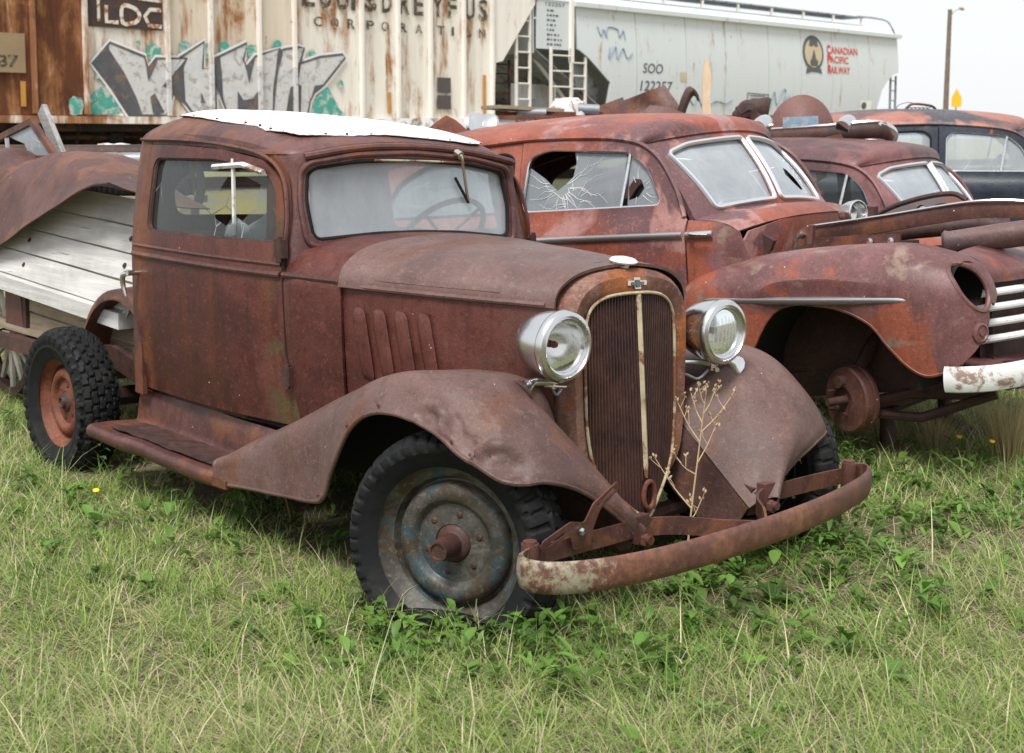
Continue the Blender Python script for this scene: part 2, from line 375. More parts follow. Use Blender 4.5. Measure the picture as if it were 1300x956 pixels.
M['glass_door'] = glass('dirty_door_glass', .055, (.72, .76, .74), (.5, .54, .53), 3.0, 1.38)
M['glass2'] = glass('cracked_glass', .30, (.5, .56, .58), (.66, .73, .78), 7.0)
M['glass2w'] = glass('sky_sheen_windscreen', .34, (.7, .77, .80), (.80, .87, .92), 3.0)  # even pale haze paints the bright sky reflection as colour
M['glass_lens'] = glass('lamp_glass', .16, (.9, .92, .92), (.8, .82, .82))
M['reflector'] = plain('lamp_reflector', (.75, .76, .74), .22, .75, .5, .08, 20, .05, (.2, .15, .1), 9, .28)
M['white_paint'] = plain('chipped_white_paint', (.66, .66, .64), .5, 0, .4, .08, 7, .1, (.24, .16, .12), 6, .35)
M['grey_wood'] = wood('weathered_grey_boards', (.40, .39, .375), (.66, .65, .63), axis=0)
M['old_wood'] = wood('splintered_grey_board', (.16, .155, .15), (.42, .41, .40), axis=0, dark=(.02, .02, .02))
M['grey_wood_z'] = wood('weathered_grey_stake', (.30, .29, .27), (.5, .49, .46), axis=2)
M['brown_wood'] = wood('stained_boards', (.20, .15, .10), (.36, .30, .22), axis=0)
M['new_wood'] = wood('split_plank', (.52, .36, .22), (.66, .54, .40), axis=2, dark=(.30, .12, .04))
M['bleach_wood'] = wood('bleached_spokes', (.36, .33, .28), (.52, .49, .43), axis=2)
M['blue_plate'] = plain('faded_blue_plate', (.20, .29, .38), .5, 0, .4, .2, 20, .1, (.35, .36, .36), 12, .45)
M['grey_metal'] = plain('galvanised_grey', (.25, .27, .29), .5, .3, .5, .2, 9, .15, (.15, .09, .06), 5, .3)
def bumper_mat():
    """rusted chrome bar: the plating survives towards the car's right end"""
    t = NT('rusted_bumper_plating'); v = t.obj(); sep = t.n('SeparateXYZ'); t.set(sep, 0, v)
    n = t.noise(9, 7, .75, v); b = t.noise(40, 5, .75, v); a = t.noise(3, 5, .6, v)
    rc = t.ramp(t.math('ADD', t.math('MULTIPLY', a, .6), t.math('MULTIPLY', b, .4)), [(.38, (.06, .028, .024)), (.5, (.13, .052, .034)), (.62, (.24, .11, .055))])
    age = t.math('ADD', t.rng(sep.outputs[1], -.86, -.30, .13, -.12), t.math('ADD', t.math('MULTIPLY', n, .55), t.math('MULTIPLY', b, .45)))
    k = t.rng(age, .56, .66); c = t.mix(k, rc, (.33, .30, .21)); c = t.mix(t.rng(age, .50, .56, 0, .6), c, (.34, .16, .05)) if False else c
    t.bump(t.math('ADD', b, n), .003, .35); t.set(t.b, 'Metallic', t.rng(k, 0, 1, 0, .35)); return t.fin(c, t.rng(b, .35, .65, .42, .65), None, .5)
M['bumper1'] = bumper_mat()
# ------------------------------------------------------------------ ground
def ground_h(x, y):
    P = np.stack([np.asarray(x, float), np.asarray(y, float), np.zeros_like(np.asarray(x, float))], 1)
    return vnoise(P, .7) * .015 + vnoise(P + 9, 2.3) * .008 + .055
def make_ground():
    # one sheet: fine near the cars, coarse out to the horizon
    xs = np.unique(np.concatenate([np.linspace(-900, -30, 12), np.linspace(-30, -8, 12), np.linspace(-8, 12, 150), np.linspace(12, 40, 14), np.linspace(40, 1200, 12)]))
    ys = np.unique(np.concatenate([np.linspace(-30, 1, 8), np.linspace(1, 14, 110), np.linspace(14, 60, 24), np.linspace(60, 1800, 18)]))
    X, Y = np.meshgrid(xs, ys, indexing='ij'); x, y = X.ravel(), Y.ravel()
    near = np.clip(1 - np.maximum(np.abs(x - 2) - 10, 0) / 10, 0, 1) * np.clip(1 - np.maximum(y - 13, 0) / 6, 0, 1)
    z = ground_h(x, y) * near
    t = NT('prairie_ground'); v = t.obj()
    a = t.noise(.9, 8, .65, v, .4); b = t.noise(16, 6, .75, v); f = t.noise(90, 4, .8, v)
    c = t.ramp(a, [(.35, (.11, .095, .06)), (.52, (.17, .15, .09)), (.68, (.25, .225, .14))])
    c = t.mix(t.rng(b, .5, .7, 0, .7), c, (.34, .30, .19)); c = t.mix(t.rng(f, .56, .7, 0, .6), c, (.05, .04, .026))
    # beyond the yard: dry stubble field
    sep = t.n('SeparateXYZ'); t.set(sep, 0, v)
    c = t.mix(t.rng(sep.outputs[1], 14, 26), c, t.ramp(t.noise(.05, 6, .6, t.obj(scale=(1, 3, 1))), [(.35, (.30, .27, .13)), (.55, (.42, .36, .20)), (.7, (.22, .26, .10))]))
    t.bump(t.math('ADD', b, f), .03, .7); t.fin(c, .95, 0, .1)
    o = mk('ground', (np.stack([x, y, z], 1), grid_faces(len(xs), len(ys), flip=True)), t.m); o['kind'] = 'structure'
make_ground()
# ------------------------------------------------------------------ railway: frame of the train (s along track, d towards camera, z up)
RT = np.array([.701, .713]); RT /= np.linalg.norm(RT); RN = np.array([RT[1], -RT[0]]); RP = np.array([3.5, 34.0])
RYAW = math.atan2(RT[1], RT[0])                      # local x = s, local y = away from camera
def railbed():
    S = np.linspace(-60, 90, 60); prof = [(-6.5, -.1), (-4.6, .25), (-2.2, .55), (0, .62), (4, .55), (7, -.1)]
    V = []
    for s in S:
        for d, z in prof: V.append((s, d + 1.6, z))
    V = dent(np.array(V), .05, 1.3)
    t = NT('ballast'); c = t.ramp(t.noise(22, 6, .8), [(.3, (.16, .14, .11)), (.5, (.30, .27, .22)), (.7, (.45, .42, .36))]); c = t.mix(t.rng(t.noise(.7, 5, .6), .45, .62), c, (.33, .30, .15)); t.bump(t.noise(22, 5, .8), .05, .8); t.fin(c, .95, 0, .1)
    o = mk('railway_embankment', (V, grid_faces(60, len(prof), flip=True)), t.m); o['kind'] = 'structure'; o.location = (*RP, 0); o.rotation_euler = (0, 0, RYAW)
    for k, d in enumerate((.9, 2.335)):
        pr = [(-.07, 0), (-.07, .02), (-.012, .035), (-.012, .12), (-.035, .13), (-.035, .165), (.035, .165), (.035, .13), (.012, .12), (.012, .035), (.07, .02), (.07, 0)]
        r = mk('rail', tube([(s, d, .60) for s in np.linspace(-58, 88, 30)], 1, prof=pr, up=(0, 0, 1)), M['rust_dark'], smooth=False); r['kind'] = 'structure'; r.location = (*RP, 0); r.rotation_euler = (0, 0, RYAW)
railbed()
def text_mesh(s, size, bold=0, sx=1):
    cu = bpy.data.curves.new('t', 'FONT'); cu.body = s; cu.size = size; cu.offset = bold; cu.resolution_u = 3
    o = bpy.data.objects.new('t', cu); COL.objects.link(o); bpy.context.view_layer.update()
    me = bpy.data.meshes.new_from_object(o.evaluated_get(bpy.context.evaluated_depsgraph_get()))
    V = np.array([v.co[:] for v in me.vertices]) if len(me.vertices) else np.zeros((0, 3)); F = [tuple(p.vertices) for p in me.polygons]
    bpy.data.objects.remove(o); bpy.data.curves.remove(cu); bpy.data.meshes.remove(me)
    V[:, 0] *= sx
    return V, F
def letters(txt, s0, s1, z, h, d, mat, parent, name='lettering', bold=.01, cap=.70):
    """text whose capitals are h tall, stretched to run from s0 to s1 on the plane y = d"""
    V, F = text_mesh(txt, 1.0, bold)
    V = V[:, [0, 2, 1]] * 1.0; V = V[:, [0, 1, 2]]
    x0, x1 = V[:, 0].min(), V[:, 0].max(); zz = V[:, 2]
    y0 = 0; k = h / cap
    P = np.stack([s0 + (V[:, 0] - x0) / (x1 - x0) * (s1 - s0), np.full(len(V), d), z + (zz - y0) * k], 1)
    return mk(name, (P, F), mat, parent, smooth=False)
def flat(L, d): return lambda a, b: np.stack([a, np.full_like(a, d), b], 1)
def decal(name, L, d, mat, parent, label=None): return mk(name, panel2d(np.array(L, float), [], flat(L, d), .6), mat, parent, smooth=False, label=label)
def hopper_paint(name, base, dirt, lo, hi, streak=.6, sx=1.5):
    """cream railcar paint, rust growing towards the low-s end"""
    t = NT(name); v = t.obj(); sep = t.n('SeparateXYZ'); t.set(sep, 0, v)
    st = t.noise(1, 7, .7, t.obj(scale=(sx * 2.2, 1, .32)), .3); bl = t.noise(1.1, 8, .68, t.obj(scale=(1.6, 1, .8)), .5); fi = t.noise(7, 7, .75, t.obj(scale=(1.3, 1, .5)))
    age = t.rng(sep.outputs[0], lo, hi, .24, 0)
    k = t.math('ADD', t.math('ADD', t.math('MULTIPLY', bl, .5), t.math('MULTIPLY', st, .5)), age)
    c = t.mix(t.rng(st, .42, .7, 0, streak), base, tuple(b * .55 + d * .25 for b, d in zip(base, dirt)))
    c = t.mix(t.rng(k, .56, .66), c, (.36, .17, .07)); c = t.mix(t.rng(k, .62, .74), c, dirt); c = t.mix(t.rng(k, .72, .88), c, tuple(x * .45 for x in dirt))
    c = t.mix(t.rng(t.math('ADD', t.math('MULTIPLY', fi, .8), t.math('MULTIPLY', bl, .22)), .615, .66, 0, .85), c, (.16, .075, .04))
    t.bump(fi, .01, .2); return t.fin(c, .75, 0, .25)
M['hop_r'] = hopper_paint('rusted_hopper_paint', (.62, .50, .38), (.13, .045, .02), 900, 901)
M['hop_m'] = hopper_paint('stained_hopper_paint', (.66, .58, .47), (.17, .07, .03), -22, -9)
M['hop1'] = hopper_paint('cream_hopper_paint', (.76, .72, .65), (.17, .07, .03), -40, 0, .5)
M['rib1'] = hopper_paint('pale_rib_paint', (.78, .75, .70), (.22, .10, .05), -17.5, -12, .4)
M['hop2'] = hopper_paint('grey_hopper_paint', (.56, .60, .615), (.36, .34, .30), -900, -899, .10)
M['ink'] = plain('faded_black_letter', (.085, .065, .05), .8, 0, .1, .4, 12, 0, (.40, .33, .25), 9, .34)
M['ink2'] = plain('dark_grey_letter', (.07, .09, .11), .8, 0, .1, .2, 12, 0)
M['halo'] = plain('white_spray', (.74, .73, .74), .8, 0, .2, .06, 5, 0)
M['silver'] = plain('silver_spray', (.56, .56, .56), .55, 0, .4, .14, 4, 0, (.36, .33, .30), 6, .30)
M['outline'] = plain('dark_grey_spray', (.10, .10, .11), .7, 0, .3, .3, 5, 0, (.20, .14, .09), 4, .30)
M['teal'] = plain('teal_spray', (.085, .34, .28), .8, 0, .2, .2, 5, 0, (.5, .50, .45), 6, .40)
M['logo_dark'] = plain('logo_dark_brown', (.06, .047, .045), .7, 0, .2, .25, 5, 0, (.10, .05, .03), 6, .3)
M['logo_cream'] = plain('logo_cream', (.68, .62, .54), .75, 0, .2, .1, 5, 0, (.35, .14, .07), 8, .42)
M['yellow_tape'] = plain('ochre_reflector', (.50, .25, .05), .6, 0, .3, .15, 5, 0)
M['tan'] = plain('tan_patch', (.30, .22, .13), .8, 0, .2, .12, 3, 0)
M['data'] = plain('data_plate', (.10, .085, .08), .8, 0, .2, .15, 9, 0)
M['red_letter'] = plain('red_letter', (.55, .07, .06), .7, 0, .2, .1, 5, 0)
M['crest_dark'] = plain('crest_dark', (.10, .11, .11), .7, 0, .2, .3, 20, 0)
M['crest_gold'] = plain('crest_tan', (.50, .42, .29), .7, 0, .2, .1, 9, 0)
M['under'] = plain('underframe_black', (.02, .016, .014), .85, 0, .2, .4, 3, 0, (.07, .03, .02), 2, .4)
def ladder(parent, s, d, z0, z1, w, mat, n):
    for k in (-1, 1): mk('ladder_rail', box((s + k * w / 2, d, (z0 + z1) / 2), (.05, .05, z1 - z0)), mat, parent, smooth=False)
    for i in range(n): mk('rung', cyl((s - w / 2, d, z0 + (i + .5) * (z1 - z0) / n), (s + w / 2, d, z0 + (i + .5) * (z1 - z0) / n), .016, n=6), mat, parent)
def bogie(parent, s):
    b = mk('truck_frame', join(*[box((s, d, 1.12), (2.3, .16, .22)) for d in (.55, 2.65)], box((s, 1.6, 1.2), (.5, 2.2, .35))), M['under'], parent, smooth=False)
    for ds in (-.85, .85):
        for d in (.87, 2.3): mk('wheel', lathe([(.05, -.08), (.12, -.1), (.4, -.06), (.46, -.06), (.46, .05), (.4, .07), (.1, .03), (.05, .06)], (s + ds, d, 1.215), (0, -1, 0), 28), M['rust_dark'], parent)
        mk('axle', cyl((s + ds, .6, 1.215), (s + ds, 2.6, 1.215), .08), M['under'], parent)
def railcar_cream():
    T = thing('covered_hopper_railcar', 'rusty cream hopper railcar with silver graffiti and a row of ribs', 'railcar', (*RP, 0), (0, 0, RYAW))
    ribs = [-19.4, -18.5, -17.7, -16.8, -15.92, -15.01, -13.47, -12.6, -11.57, -10.78, -9.18, -8.25, -7.39, -6.46, -5.63]
    zt, zb = 5.05, 1.90
    for a, b in zip(ribs[:-1], ribs[1:]):
        P = [(a + .004, zb), (b - .004, zb), (b - .004, zt), (a + .004, zt)]
        # the sheet is dished a little between its posts
        def fn(x, z, a=a, b=b): return np.stack([x, .035 * np.sin(math.pi * (x - a) / (b - a)) * np.clip((z - zb) / .2, 0, 1), z], 1)
        mk('side_sheet', panel2d(P, [], fn, .25), M['hop_r'] if b < -15 else M['hop_m'] if -13.5 < a < -10.8 else M['hop1'], T, smooth=True)
    for r in ribs: mk('side_post', join(box((r, -.045, (zt + zb) / 2 + .01), (.06, .09, zt - zb - .02))), M['rib1'], T, smooth=False)
    mk('side_sill', box((-12.5, .06, 1.83), (13.9, .22, .12)), M['rib1'], T, smooth=False)
    mk('top_chord', box((-12.5, .02, 5.1), (14.1, .2, .1)), M['rib1'], T, smooth=False)
    mk('far_side', box((-12.5, 3.15, 3.45), (13.9, .06, 3.2)), M['hop1'], T, smooth=False)
    mk('roof', join(box((-12.5, .85, 5.25), (14.1, 1.75, .05), (.13, 'X')), box((-12.5, 2.45, 5.25), (14.1, 1.75, .05), (-.13, 'X'))), M['hop1'], T, smooth=False)
    # overhanging hopper end: side gusset, slope sheet and end sheet
    G = [(-5.58, 1.92), (-5.58, 5.05), (-4.30, 5.05), (-4.30, 4.42), (-5.30, 3.16), (-5.50, 3.12)]
    mk('end_gusset', panel2d(G, [], flat(G, .005), .4), M['rib1'], T, thick=-.03, smooth=False)
    mk('slope_sheet', (np.array([(-4.32, .04, 4.42), (-4.32, 3.1, 4.42), (-6.9, 3.1, 1.9), (-6.9, .04, 1.9)]), [(0, 1, 2, 3)]), M['hop2'], T, thick=.03, smooth=False)
    mk('end_sheet', box((-4.30, 1.6, 4.73), (.04, 3.0, .6)), M['hop1'], T, smooth=False)
    mk('left_end', box((-19.4, 1.6, 3.4), (.06, 3.1, 3.1)), M['hop1'], T, smooth=False)
    mk('centre_sill', join(box((-12.5, 1.6, 1.62), (16.6, .7, .42)), box((-12.4, 1.6, 1.72), (13.6, 2.9, .16))), M['under'], T, smooth=False)
    for s in (-15.5, -12.4, -9.0):
        V = np.array([(s + i * w, 1.6 + j * w * 1.1, z) for w, z in ((1.35, 1.66), (.35, 1.02)) for i, j in ((-1, -1), (1, -1), (1, 1), (-1, 1))])
        if s > -15: mk('hopper_chute', (V, [(0, 1, 5, 4), (1, 2, 6, 5), (2, 3, 7, 6), (3, 0, 4, 7), (4, 5, 6, 7)]), M['under'], T, smooth=False)
    for s in (-15.25, -15.0): mk('brake_hanger', tube([(s - .15, .5, 1.62), (s - .05, .45, 1.3), (s - .22, .42, .95)] if s < -15.1 else [(s + .1, .5, 1.62), (s, .45, 1.3), (s + .18, .42, .95)], .035), M['under'], T)
    mk('brake_rod', join(cyl((-16.4, .5, 1.55), (-14.1, .5, 1.55), .05), cyl((-14.6, .5, 1.55), (-13.4, .5, 1.56), .02), box((-14.2, .5, 1.54), (.25, .1, .14))), M['under'], T)
    bogie(T, -18.3); bogie(T, -6.9)
    mk('end_platform', box((-4.95, 1.5, 2.17), (1.5, 2.9, .07)), M['brown_wood'], T, smooth=False)
    for s, w, z1, m in ((-5.25, .55, 3.2, 'under'), (-4.62, .42, 4.9, 'rib1')): ladder(T, s, .03 if m == 'rib1' else .1, 2.2, z1, w, M[m], 5 if m == 'under' else 8)
    D = -.009
    decal('logo_panel', [(-14.93, 3.36), (-13.53, 3.36), (-13.53, 4.9), (-14.93, 4.9)], D, M['logo_dark'], T)
    D2 = -.016
    def band(name, P, w, mat, d, closed=False, parent=T):
        P = np.array(P, float); k = len(P); Tn = np.roll(P, -1, 0) - np.roll(P, 1, 0)
        if not closed: Tn[0] = P[1] - P[0]; Tn[-1] = P[-1] - P[-2]
        Tn /= np.linalg.norm(Tn, axis=1, keepdims=True); Nn = np.stack([-Tn[:, 1], Tn[:, 0]], 1)
        A, B = P + Nn * w / 2, P - Nn * w / 2
        V = np.array([(q[0], d, q[1]) for p in zip(A, B) for q in p])
        return mk(name, (V, grid_faces(k, 2, closed)), mat, parent, smooth=False)
    # L D C and the wheat mark above
    band('letter_l', [(-14.60, 3.72), (-14.60, 3.45), (-14.38, 3.45)], .07, M['logo_cream'], D2)
    band('letter_d', cr([(-14.30, 3.45), (-14.30, 3.72), (-14.12, 3.72), (-14.02, 3.66), (-13.98, 3.585), (-14.02, 3.50), (-14.12, 3.45)], 22, True), .07, M['logo_cream'], D2, True)
    band('letter_c', [(-13.56, 3.70), (-13.78, 3.70), (-13.88, 3.58), (-13.80, 3.43), (-13.56, 3.42)], .07, M['logo_cream'], D2)
    band('stem_mark', [(-14.74, 3.45), (-14.74, 3.8), (-14.84, 3.93)], .055, M['logo_cream'], D2); band('stem_mark', [(-14.74, 3.8), (-14.62, 3.93)], .055, M['logo_cream'], D2)
    band('roof_mark', [(-14.1, 3.95), (-13.98, 3.87), (-13.55, 3.85)], .055, M['logo_cream'], D2)
    x = -10.60
    def word(w, xs, z, h, wd, bold):
        for ch, s in zip(w, xs): letters(ch, s, s + wd * (.35 if ch == 'I' else 1), z, h, -.012, M['ink'], T, 'letter', bold)
    word('LOUIS', (-10.57, -10.17, -9.76, -9.40, -9.06), 3.985, .42, .30, .03)
    word('DREYFUS', (-8.63, -8.17, -7.80, -7.27, -6.88, -6.37, -5.99), 3.985, .42, .26, .025)
    word('CORPORATION', (-10.30, -9.90, -9.50, -9.02, -8.65, -8.17, -7.76, -7.16, -6.77, -6.38, -5.99), 3.62, .18, .19, .018)
    for z0, z1 in ((2.45, 2.76), (2.12, 2.40)): decal('data_plate', [(-7.17, z0), (-6.80, z0), (-6.80, z1), (-7.17, z1)], -.012, M['data'], T)
    for s, z0, z1 in ((-8.46, 2.01, 2.43), (-5.83, 2.03, 2.85), (-16.10, 2.03, 2.43)): decal('reflector_strip', [(s - .045, z0), (s + .045, z0), (s + .045, z1), (s - .045, z1)], -.012, M['yellow_tape'], T)
    decal('number_patch', [(-16.75, 2.56), (-16.04, 2.56), (-16.04, 3.18), (-16.75, 3.18)], -.010, M['tan'], T)
    letters('87', -16.52, -16.16, 2.65, .18, -.014, M['ink'], T, 'number', .02)
    # graffiti: pale halo, silver letters, dark slabs and outlines
    Q = dict(K_out=[(-14.88, 2.76), (-14.55, 3.11), (-13.9, 2.9), (-13.84, 2.72), (-13.69, 2.88), (-13.08, 2.91), (-13.42, 2.53), (-13.55, 2.42), (-13.43, 2.38), (-13.37, 2.31), (-13.50, 1.92), (-13.72, 1.91), (-14.23, 1.91), (-14.54, 2.36)],
        A_out=[(-13.22, 2.91), (-12.72, 3.21), (-12.76, 2.74), (-12.51, 2.77), (-12.50, 1.92), (-12.95, 1.92), (-13.15, 2.17), (-13.17, 2.75), (-13.08, 2.91)],
        M_out=[(-12.52, 2.92), (-11.82, 3.23), (-11.9, 2.93), (-11.83, 2.81), (-11.64, 3.0), (-11.1, 3.17), (-11.24, 2.44), (-11.27, 1.92), (-12.25, 1.92), (-12.38, 2.26), (-12.51, 2.52)],
        I_out=[(-11.1, 3.12), (-10.98, 3.16), (-10.66, 3.21), (-10.54, 3.2), (-10.64, 2.92), (-10.72, 2.53), (-10.76, 1.92), (-11.27, 1.92), (-11.24, 2.4)],
        T_out=[(-10.67, 2.9), (-10.18, 3.05), (-9.63, 3.12), (-9.57, 3.06), (-10.03, 2.59), (-10.09, 2.53), (-10.32, 2.38), (-10.42, 2.22), (-10.49, 1.92), (-10.67, 1.92), (-10.64, 2.49), (-10.73, 2.55)])
    Dk = [[(-14.86, 2.76), (-14.58, 3.07), (-14.57, 2.99), (-14.3, 2.62), (-14.09, 2.22), (-13.97, 1.91), (-14.24, 1.91), (-14.48, 2.29), (-14.69, 2.57)], [(-13.92, 2.89), (-13.88, 2.72), (-13.85, 2.49), (-13.72, 2.73), (-13.66, 2.85), (-13.69, 2.87), (-13.84, 2.7), (-13.89, 2.89)],
        [(-13.82, 2.23), (-13.73, 2.29), (-13.55, 1.97), (-13.74, 1.91), (-13.78, 1.97)], [(-13.55, 2.42), (-13.42, 2.53), (-13.08, 2.9), (-13.18, 2.75), (-13.15, 2.17), (-13.03, 2.03), (-13.35, 2.26), (-13.43, 2.38)], [(-12.8, 2.32), (-12.72, 2.15), (-12.82, 2.14)],
        [(-12.5, 2.92), (-12.4, 2.95), (-12.37, 2.64), (-12.35, 2.18), (-12.27, 1.94), (-12.4, 2.22), (-12.51, 2.54)], [(-11.9, 2.91), (-11.84, 2.81), (-11.64, 2.98), (-11.71, 2.78), (-11.79, 2.5), (-11.83, 2.7)], [(-12.04, 2.37), (-11.92, 2.21), (-11.73, 2.24), (-11.57, 2.41), (-11.58, 1.93), (-12.05, 1.93)],
        [(-11.14, 3.13), (-11.03, 3.11), (-11.16, 2.68), (-11.22, 2.28), (-11.26, 1.94), (-11.29, 1.95), (-11.22, 2.64)], [(-10.87, 2.47), (-10.77, 2.49), (-10.64, 2.49), (-10.69, 1.94), (-10.99, 1.95), (-10.92, 2.29)], [(-10.31, 2.51), (-10.09, 2.54), (-10.32, 2.37), (-10.38, 2.34)]]
    def ribcut(L):      # a painted shape follows the sheet between posts; posts stay bare
        return L
    for blob in ([(-15.0, 2.13), (-14.86, 2.30), (-14.65, 2.41), (-14.5, 2.28), (-14.38, 2.03), (-14.42, 1.92), (-15.0, 1.92)], [(-10.4, 1.93), (-10.32, 2.26), (-10.0, 2.51), (-9.85, 2.3), (-9.72, 2.08), (-9.56, 1.98), (-9.56, 1.92)]):
        decal('teal_spray', rnd(blob, .06), -.011, M['teal'], T)
    for s, z, r in ((-14.02, 3.12, .055), (-13.72, 2.99, .16), (-13.1, 3.08, .13), (-12.62, 3.03, .15), (-12.3, 3.12, .12), (-11.7, 3.10, .13), (-11.15, 3.22, .10), (-10.35, 3.10, .09), (-9.68, 2.55, .08), (-14.78, 2.54, .06), (-15.2, 2.05, .16)):
        a = np.linspace(0, 2 * math.pi, 14, endpoint=False); decal('teal_spray', [(s + math.cos(q) * r * random.uniform(.75, 1.15), z + math.sin(q) * r * random.uniform(.8, 1.1)) for q in a], -.010, M['teal'], T)
    for k, L in Q.items():
        decal('graffiti_letter', L, -.017, M['silver'], T)
        band('graffiti_halo', L, .13, M['halo'], -.014, True); band('graffiti_outline', L, .045, M['outline'], -.022, True)
    for r in (-13.47, -12.6, -11.57, -10.78): mk('sprayed_post', box((r, -.046, 2.40), (.064, .094, .86)), M['silver'], T, smooth=False)
    for L in Dk: decal('graffiti_shadow', L, -.026, M['outline'], T)
    mk('coupler', box((-3.8, 1.6, 1.55), (1.8, .3, .3)), M['under'], T, smooth=False)
    return T
railcar_cream()
def railcar_grey():
    T = thing('covered_hopper_railcar', 'pale grey hopper railcar with red lettering and an oval crest', 'railcar', (*RP, 0), (0, 0, RYAW))
    G = M['hop2']; D = -.03
    side = [(-3.0, 4.46), (-3.0, 3.52), (-2.68, 3.36), (-1.88, 2.80), (-1.99, 2.17), (-1.9, 1.7), (9.9, 1.7), (9.99, 2.2), (10.27, 2.91), (10.6, 3.2), (10.92, 3.38), (11.24, 3.46), (11.23, 4.46)]
    seams = [-3.0, -.92, .98, 2.6, 4.5, 6.05, 7.6, 9.55, 11.23]
    def bow(x, z): return np.stack([x, -.10 * np.sin(np.clip((z - 1.7) / 2.76, 0, 1) * math.pi), z], 1)
    import itertools
    S = np.array(side)
    def clipx(P, x, keep):
        out = []
        for i in range(len(P)):
            a, b = P[i], P[(i + 1) % len(P)]; ia, ib = (a[0] >= x) == keep or a[0] == x, (b[0] >= x) == keep or b[0] == x
            if ia: out.append(a)
            if ia != ib: t = (x - a[0]) / (b[0] - a[0]); out.append((x, a[1] + t * (b[1] - a[1])))
        return out
    for a, b in zip(seams[:-1], seams[1:]):
        P = clipx(clipx([tuple(p) for p in S], a + .012, True), b - .012, False)
        mk('side_sheet', panel2d(np.array(P), [], bow, .3), G, T, thick=-.02, smooth=True)
    mk('inner_wall', panel2d(S, [], lambda x, z: bow(x, z) + np.array((0, .028, 0)), .4), G, T)
    mk('top_ledge', box((4.1, -.06, 4.50), (14.4, .16, .10)), G, T, smooth=False)
    V = np.array([(s, d, z) for s in (-4.3, 11.2) for d, z in ((-.02, 4.55), (.25, 4.70), (.9, 4.86), (1.6, 4.92), (2.3, 4.86), (2.95, 4.70), (3.2, 4.55))])
    mk('roof', (V, grid_faces(2, 7, flip=True)), M['hop2'], T, thick=.02)
    # end bay
    mk('end_panel', box((-3.62, .02, 4.03), (1.18, .04, 1.10)), M['hop2'], T, smooth=False)
    mk('end_slope_sheet', (np.array([(-4.25, .05, 3.46), (-4.25, 3.1, 3.46), (-1.2, 3.1, 1.75), (-1.2, .05, 1.75)]), [(0, 1, 2, 3)]), M['grey_metal'], T, thick=.03, smooth=False)
    mk('end_bulkhead', box((-4.28, 1.6, 3.98), (.04, 3.1, 1.2)), G, T, smooth=False)
    mk('slope_gusset', panel2d([(-3.0, 3.50), (-1.9, 2.8), (-1.9, 1.9), (-2.3, 1.9)], [], flat(0, .25), .4), M['grey_metal'], T, thick=.02, smooth=False)
    mk('bolster_web', box((-3.3, .9, 2.25), (.06, 1.2, .9)), G, T, smooth=False)
    mk('bolster_plate', panel2d([(-4.2, 1.85), (-2.3, 1.85), (-2.3, 2.75), (-3.0, 2.75), (-4.2, 2.75)], [[(-3.35 + .22 * math.cos(a), 2.2 + .22 * math.sin(a)) for a in np.linspace(0, 2 * math.pi, 18, endpoint=False)]], flat(0, .9), .3), G, T, thick=.03, smooth=False)
    mk('pole_brace', cyl((-4.0, .4, 3.4), (-2.2, .5, 1.9), .05), G, T)
    for s, w, z0, z1, n in ((-3.50, .66, 2.15, 3.52, 4), (-2.92, .46, 2.2, 3.35, 4), (11.0, .3, 2.2, 3.35, 4)): ladder(T, s, -.06, z0, z1, w, M['rib1'] if s < 0 else M['grey_metal'], n)
    mk('corner_post', box((-3.15, -.05, 3.9), (.09, .09, 1.4)), M['rib1'], T, smooth=False)
    # running board along the roof
    for s in np.arange(-3.5, 10.3, .62): mk('walkway_grate', box((s, 1.0, 5.05), (.60, .75, .035)), M['grey_metal'], T, smooth=False)
    for s in np.arange(-3.6, 10.4, 1.55): mk('walkway_post', box((s, .66, 4.93), (.06, .06, .22)), M['rib1'], T, smooth=False)
    mk('end_handrail', tube(cr([(10.2, .7, 5.08), (10.9, .5, 5.05), (11.25, .3, 4.95), (11.3, .1, 4.6)], 14), .025), M['grey_metal'], T)
    mk('centre_sill', box((4, 1.6, 1.6), (16.5, .8, .35)), M['under'], T, smooth=False); mk('far_side', box((4.2, 3.18, 3.2), (13.5, .05, 2.6)), G, T, smooth=False)
    mk('far_end', box((11.2, 1.6, 4.0), (.04, 3.1, 1.0)), G, T, smooth=False)
    bogie(T, -2.4); bogie(T, 9.9)
    def y(z): return -.10 * math.sin((z - 1.7) / 2.76 * math.pi) - .03
    for txt, a, b, z, h in (('SOO', -.72, .02, 3.06, .23), ('122257', -.80, .38, 2.64, .24)):
        o = letters(txt, a, b, z, h, 0, M['ink2'], T, 'lettering', .004)
        for v in o.data.vertices: v.co.x += (v.co.z - z) * .18; v.co.y = y(v.co.z)
    for txt, a, b, z in (('CANADIAN', 7.31, 8.92, 3.86), ('PACIFIC', 7.32, 8.42, 3.60), ('RAILWAY', 7.33, 8.50, 3.32)):
        o = letters(txt, a, b, z, .19, 0, M['red_letter'], T, 'lettering', .018)
        for v in o.data.vertices: v.co.y = y(v.co.z)
        o = letters(txt[0], a, a + .19, z - .02, .25, 0, M['red_letter'], T, 'initial', .02)
        for v in o.data.vertices: v.co.y = y(v.co.z) - .004
    def el(cx, cz, rx, rz, n=26): return [(cx + rx * math.cos(a), cz + rz * math.sin(a)) for a in np.linspace(0, 2 * math.pi, n, endpoint=False)]
    def dec(name, L, k, mat):
        return mk(name, panel2d(np.array(L, float), [], lambda x, z: np.stack([x, -.10 * np.sin((z - 1.7) / 2.76 * math.pi) - .026 - k * .006, z], 1), .2), mat, T, smooth=False)
    dec('crest_rim', el(6.62, 3.83, .52, .48), 1, M['crest_dark']); dec('crest_field', el(6.62, 3.83, .43, .39), 2, M['crest_gold'])
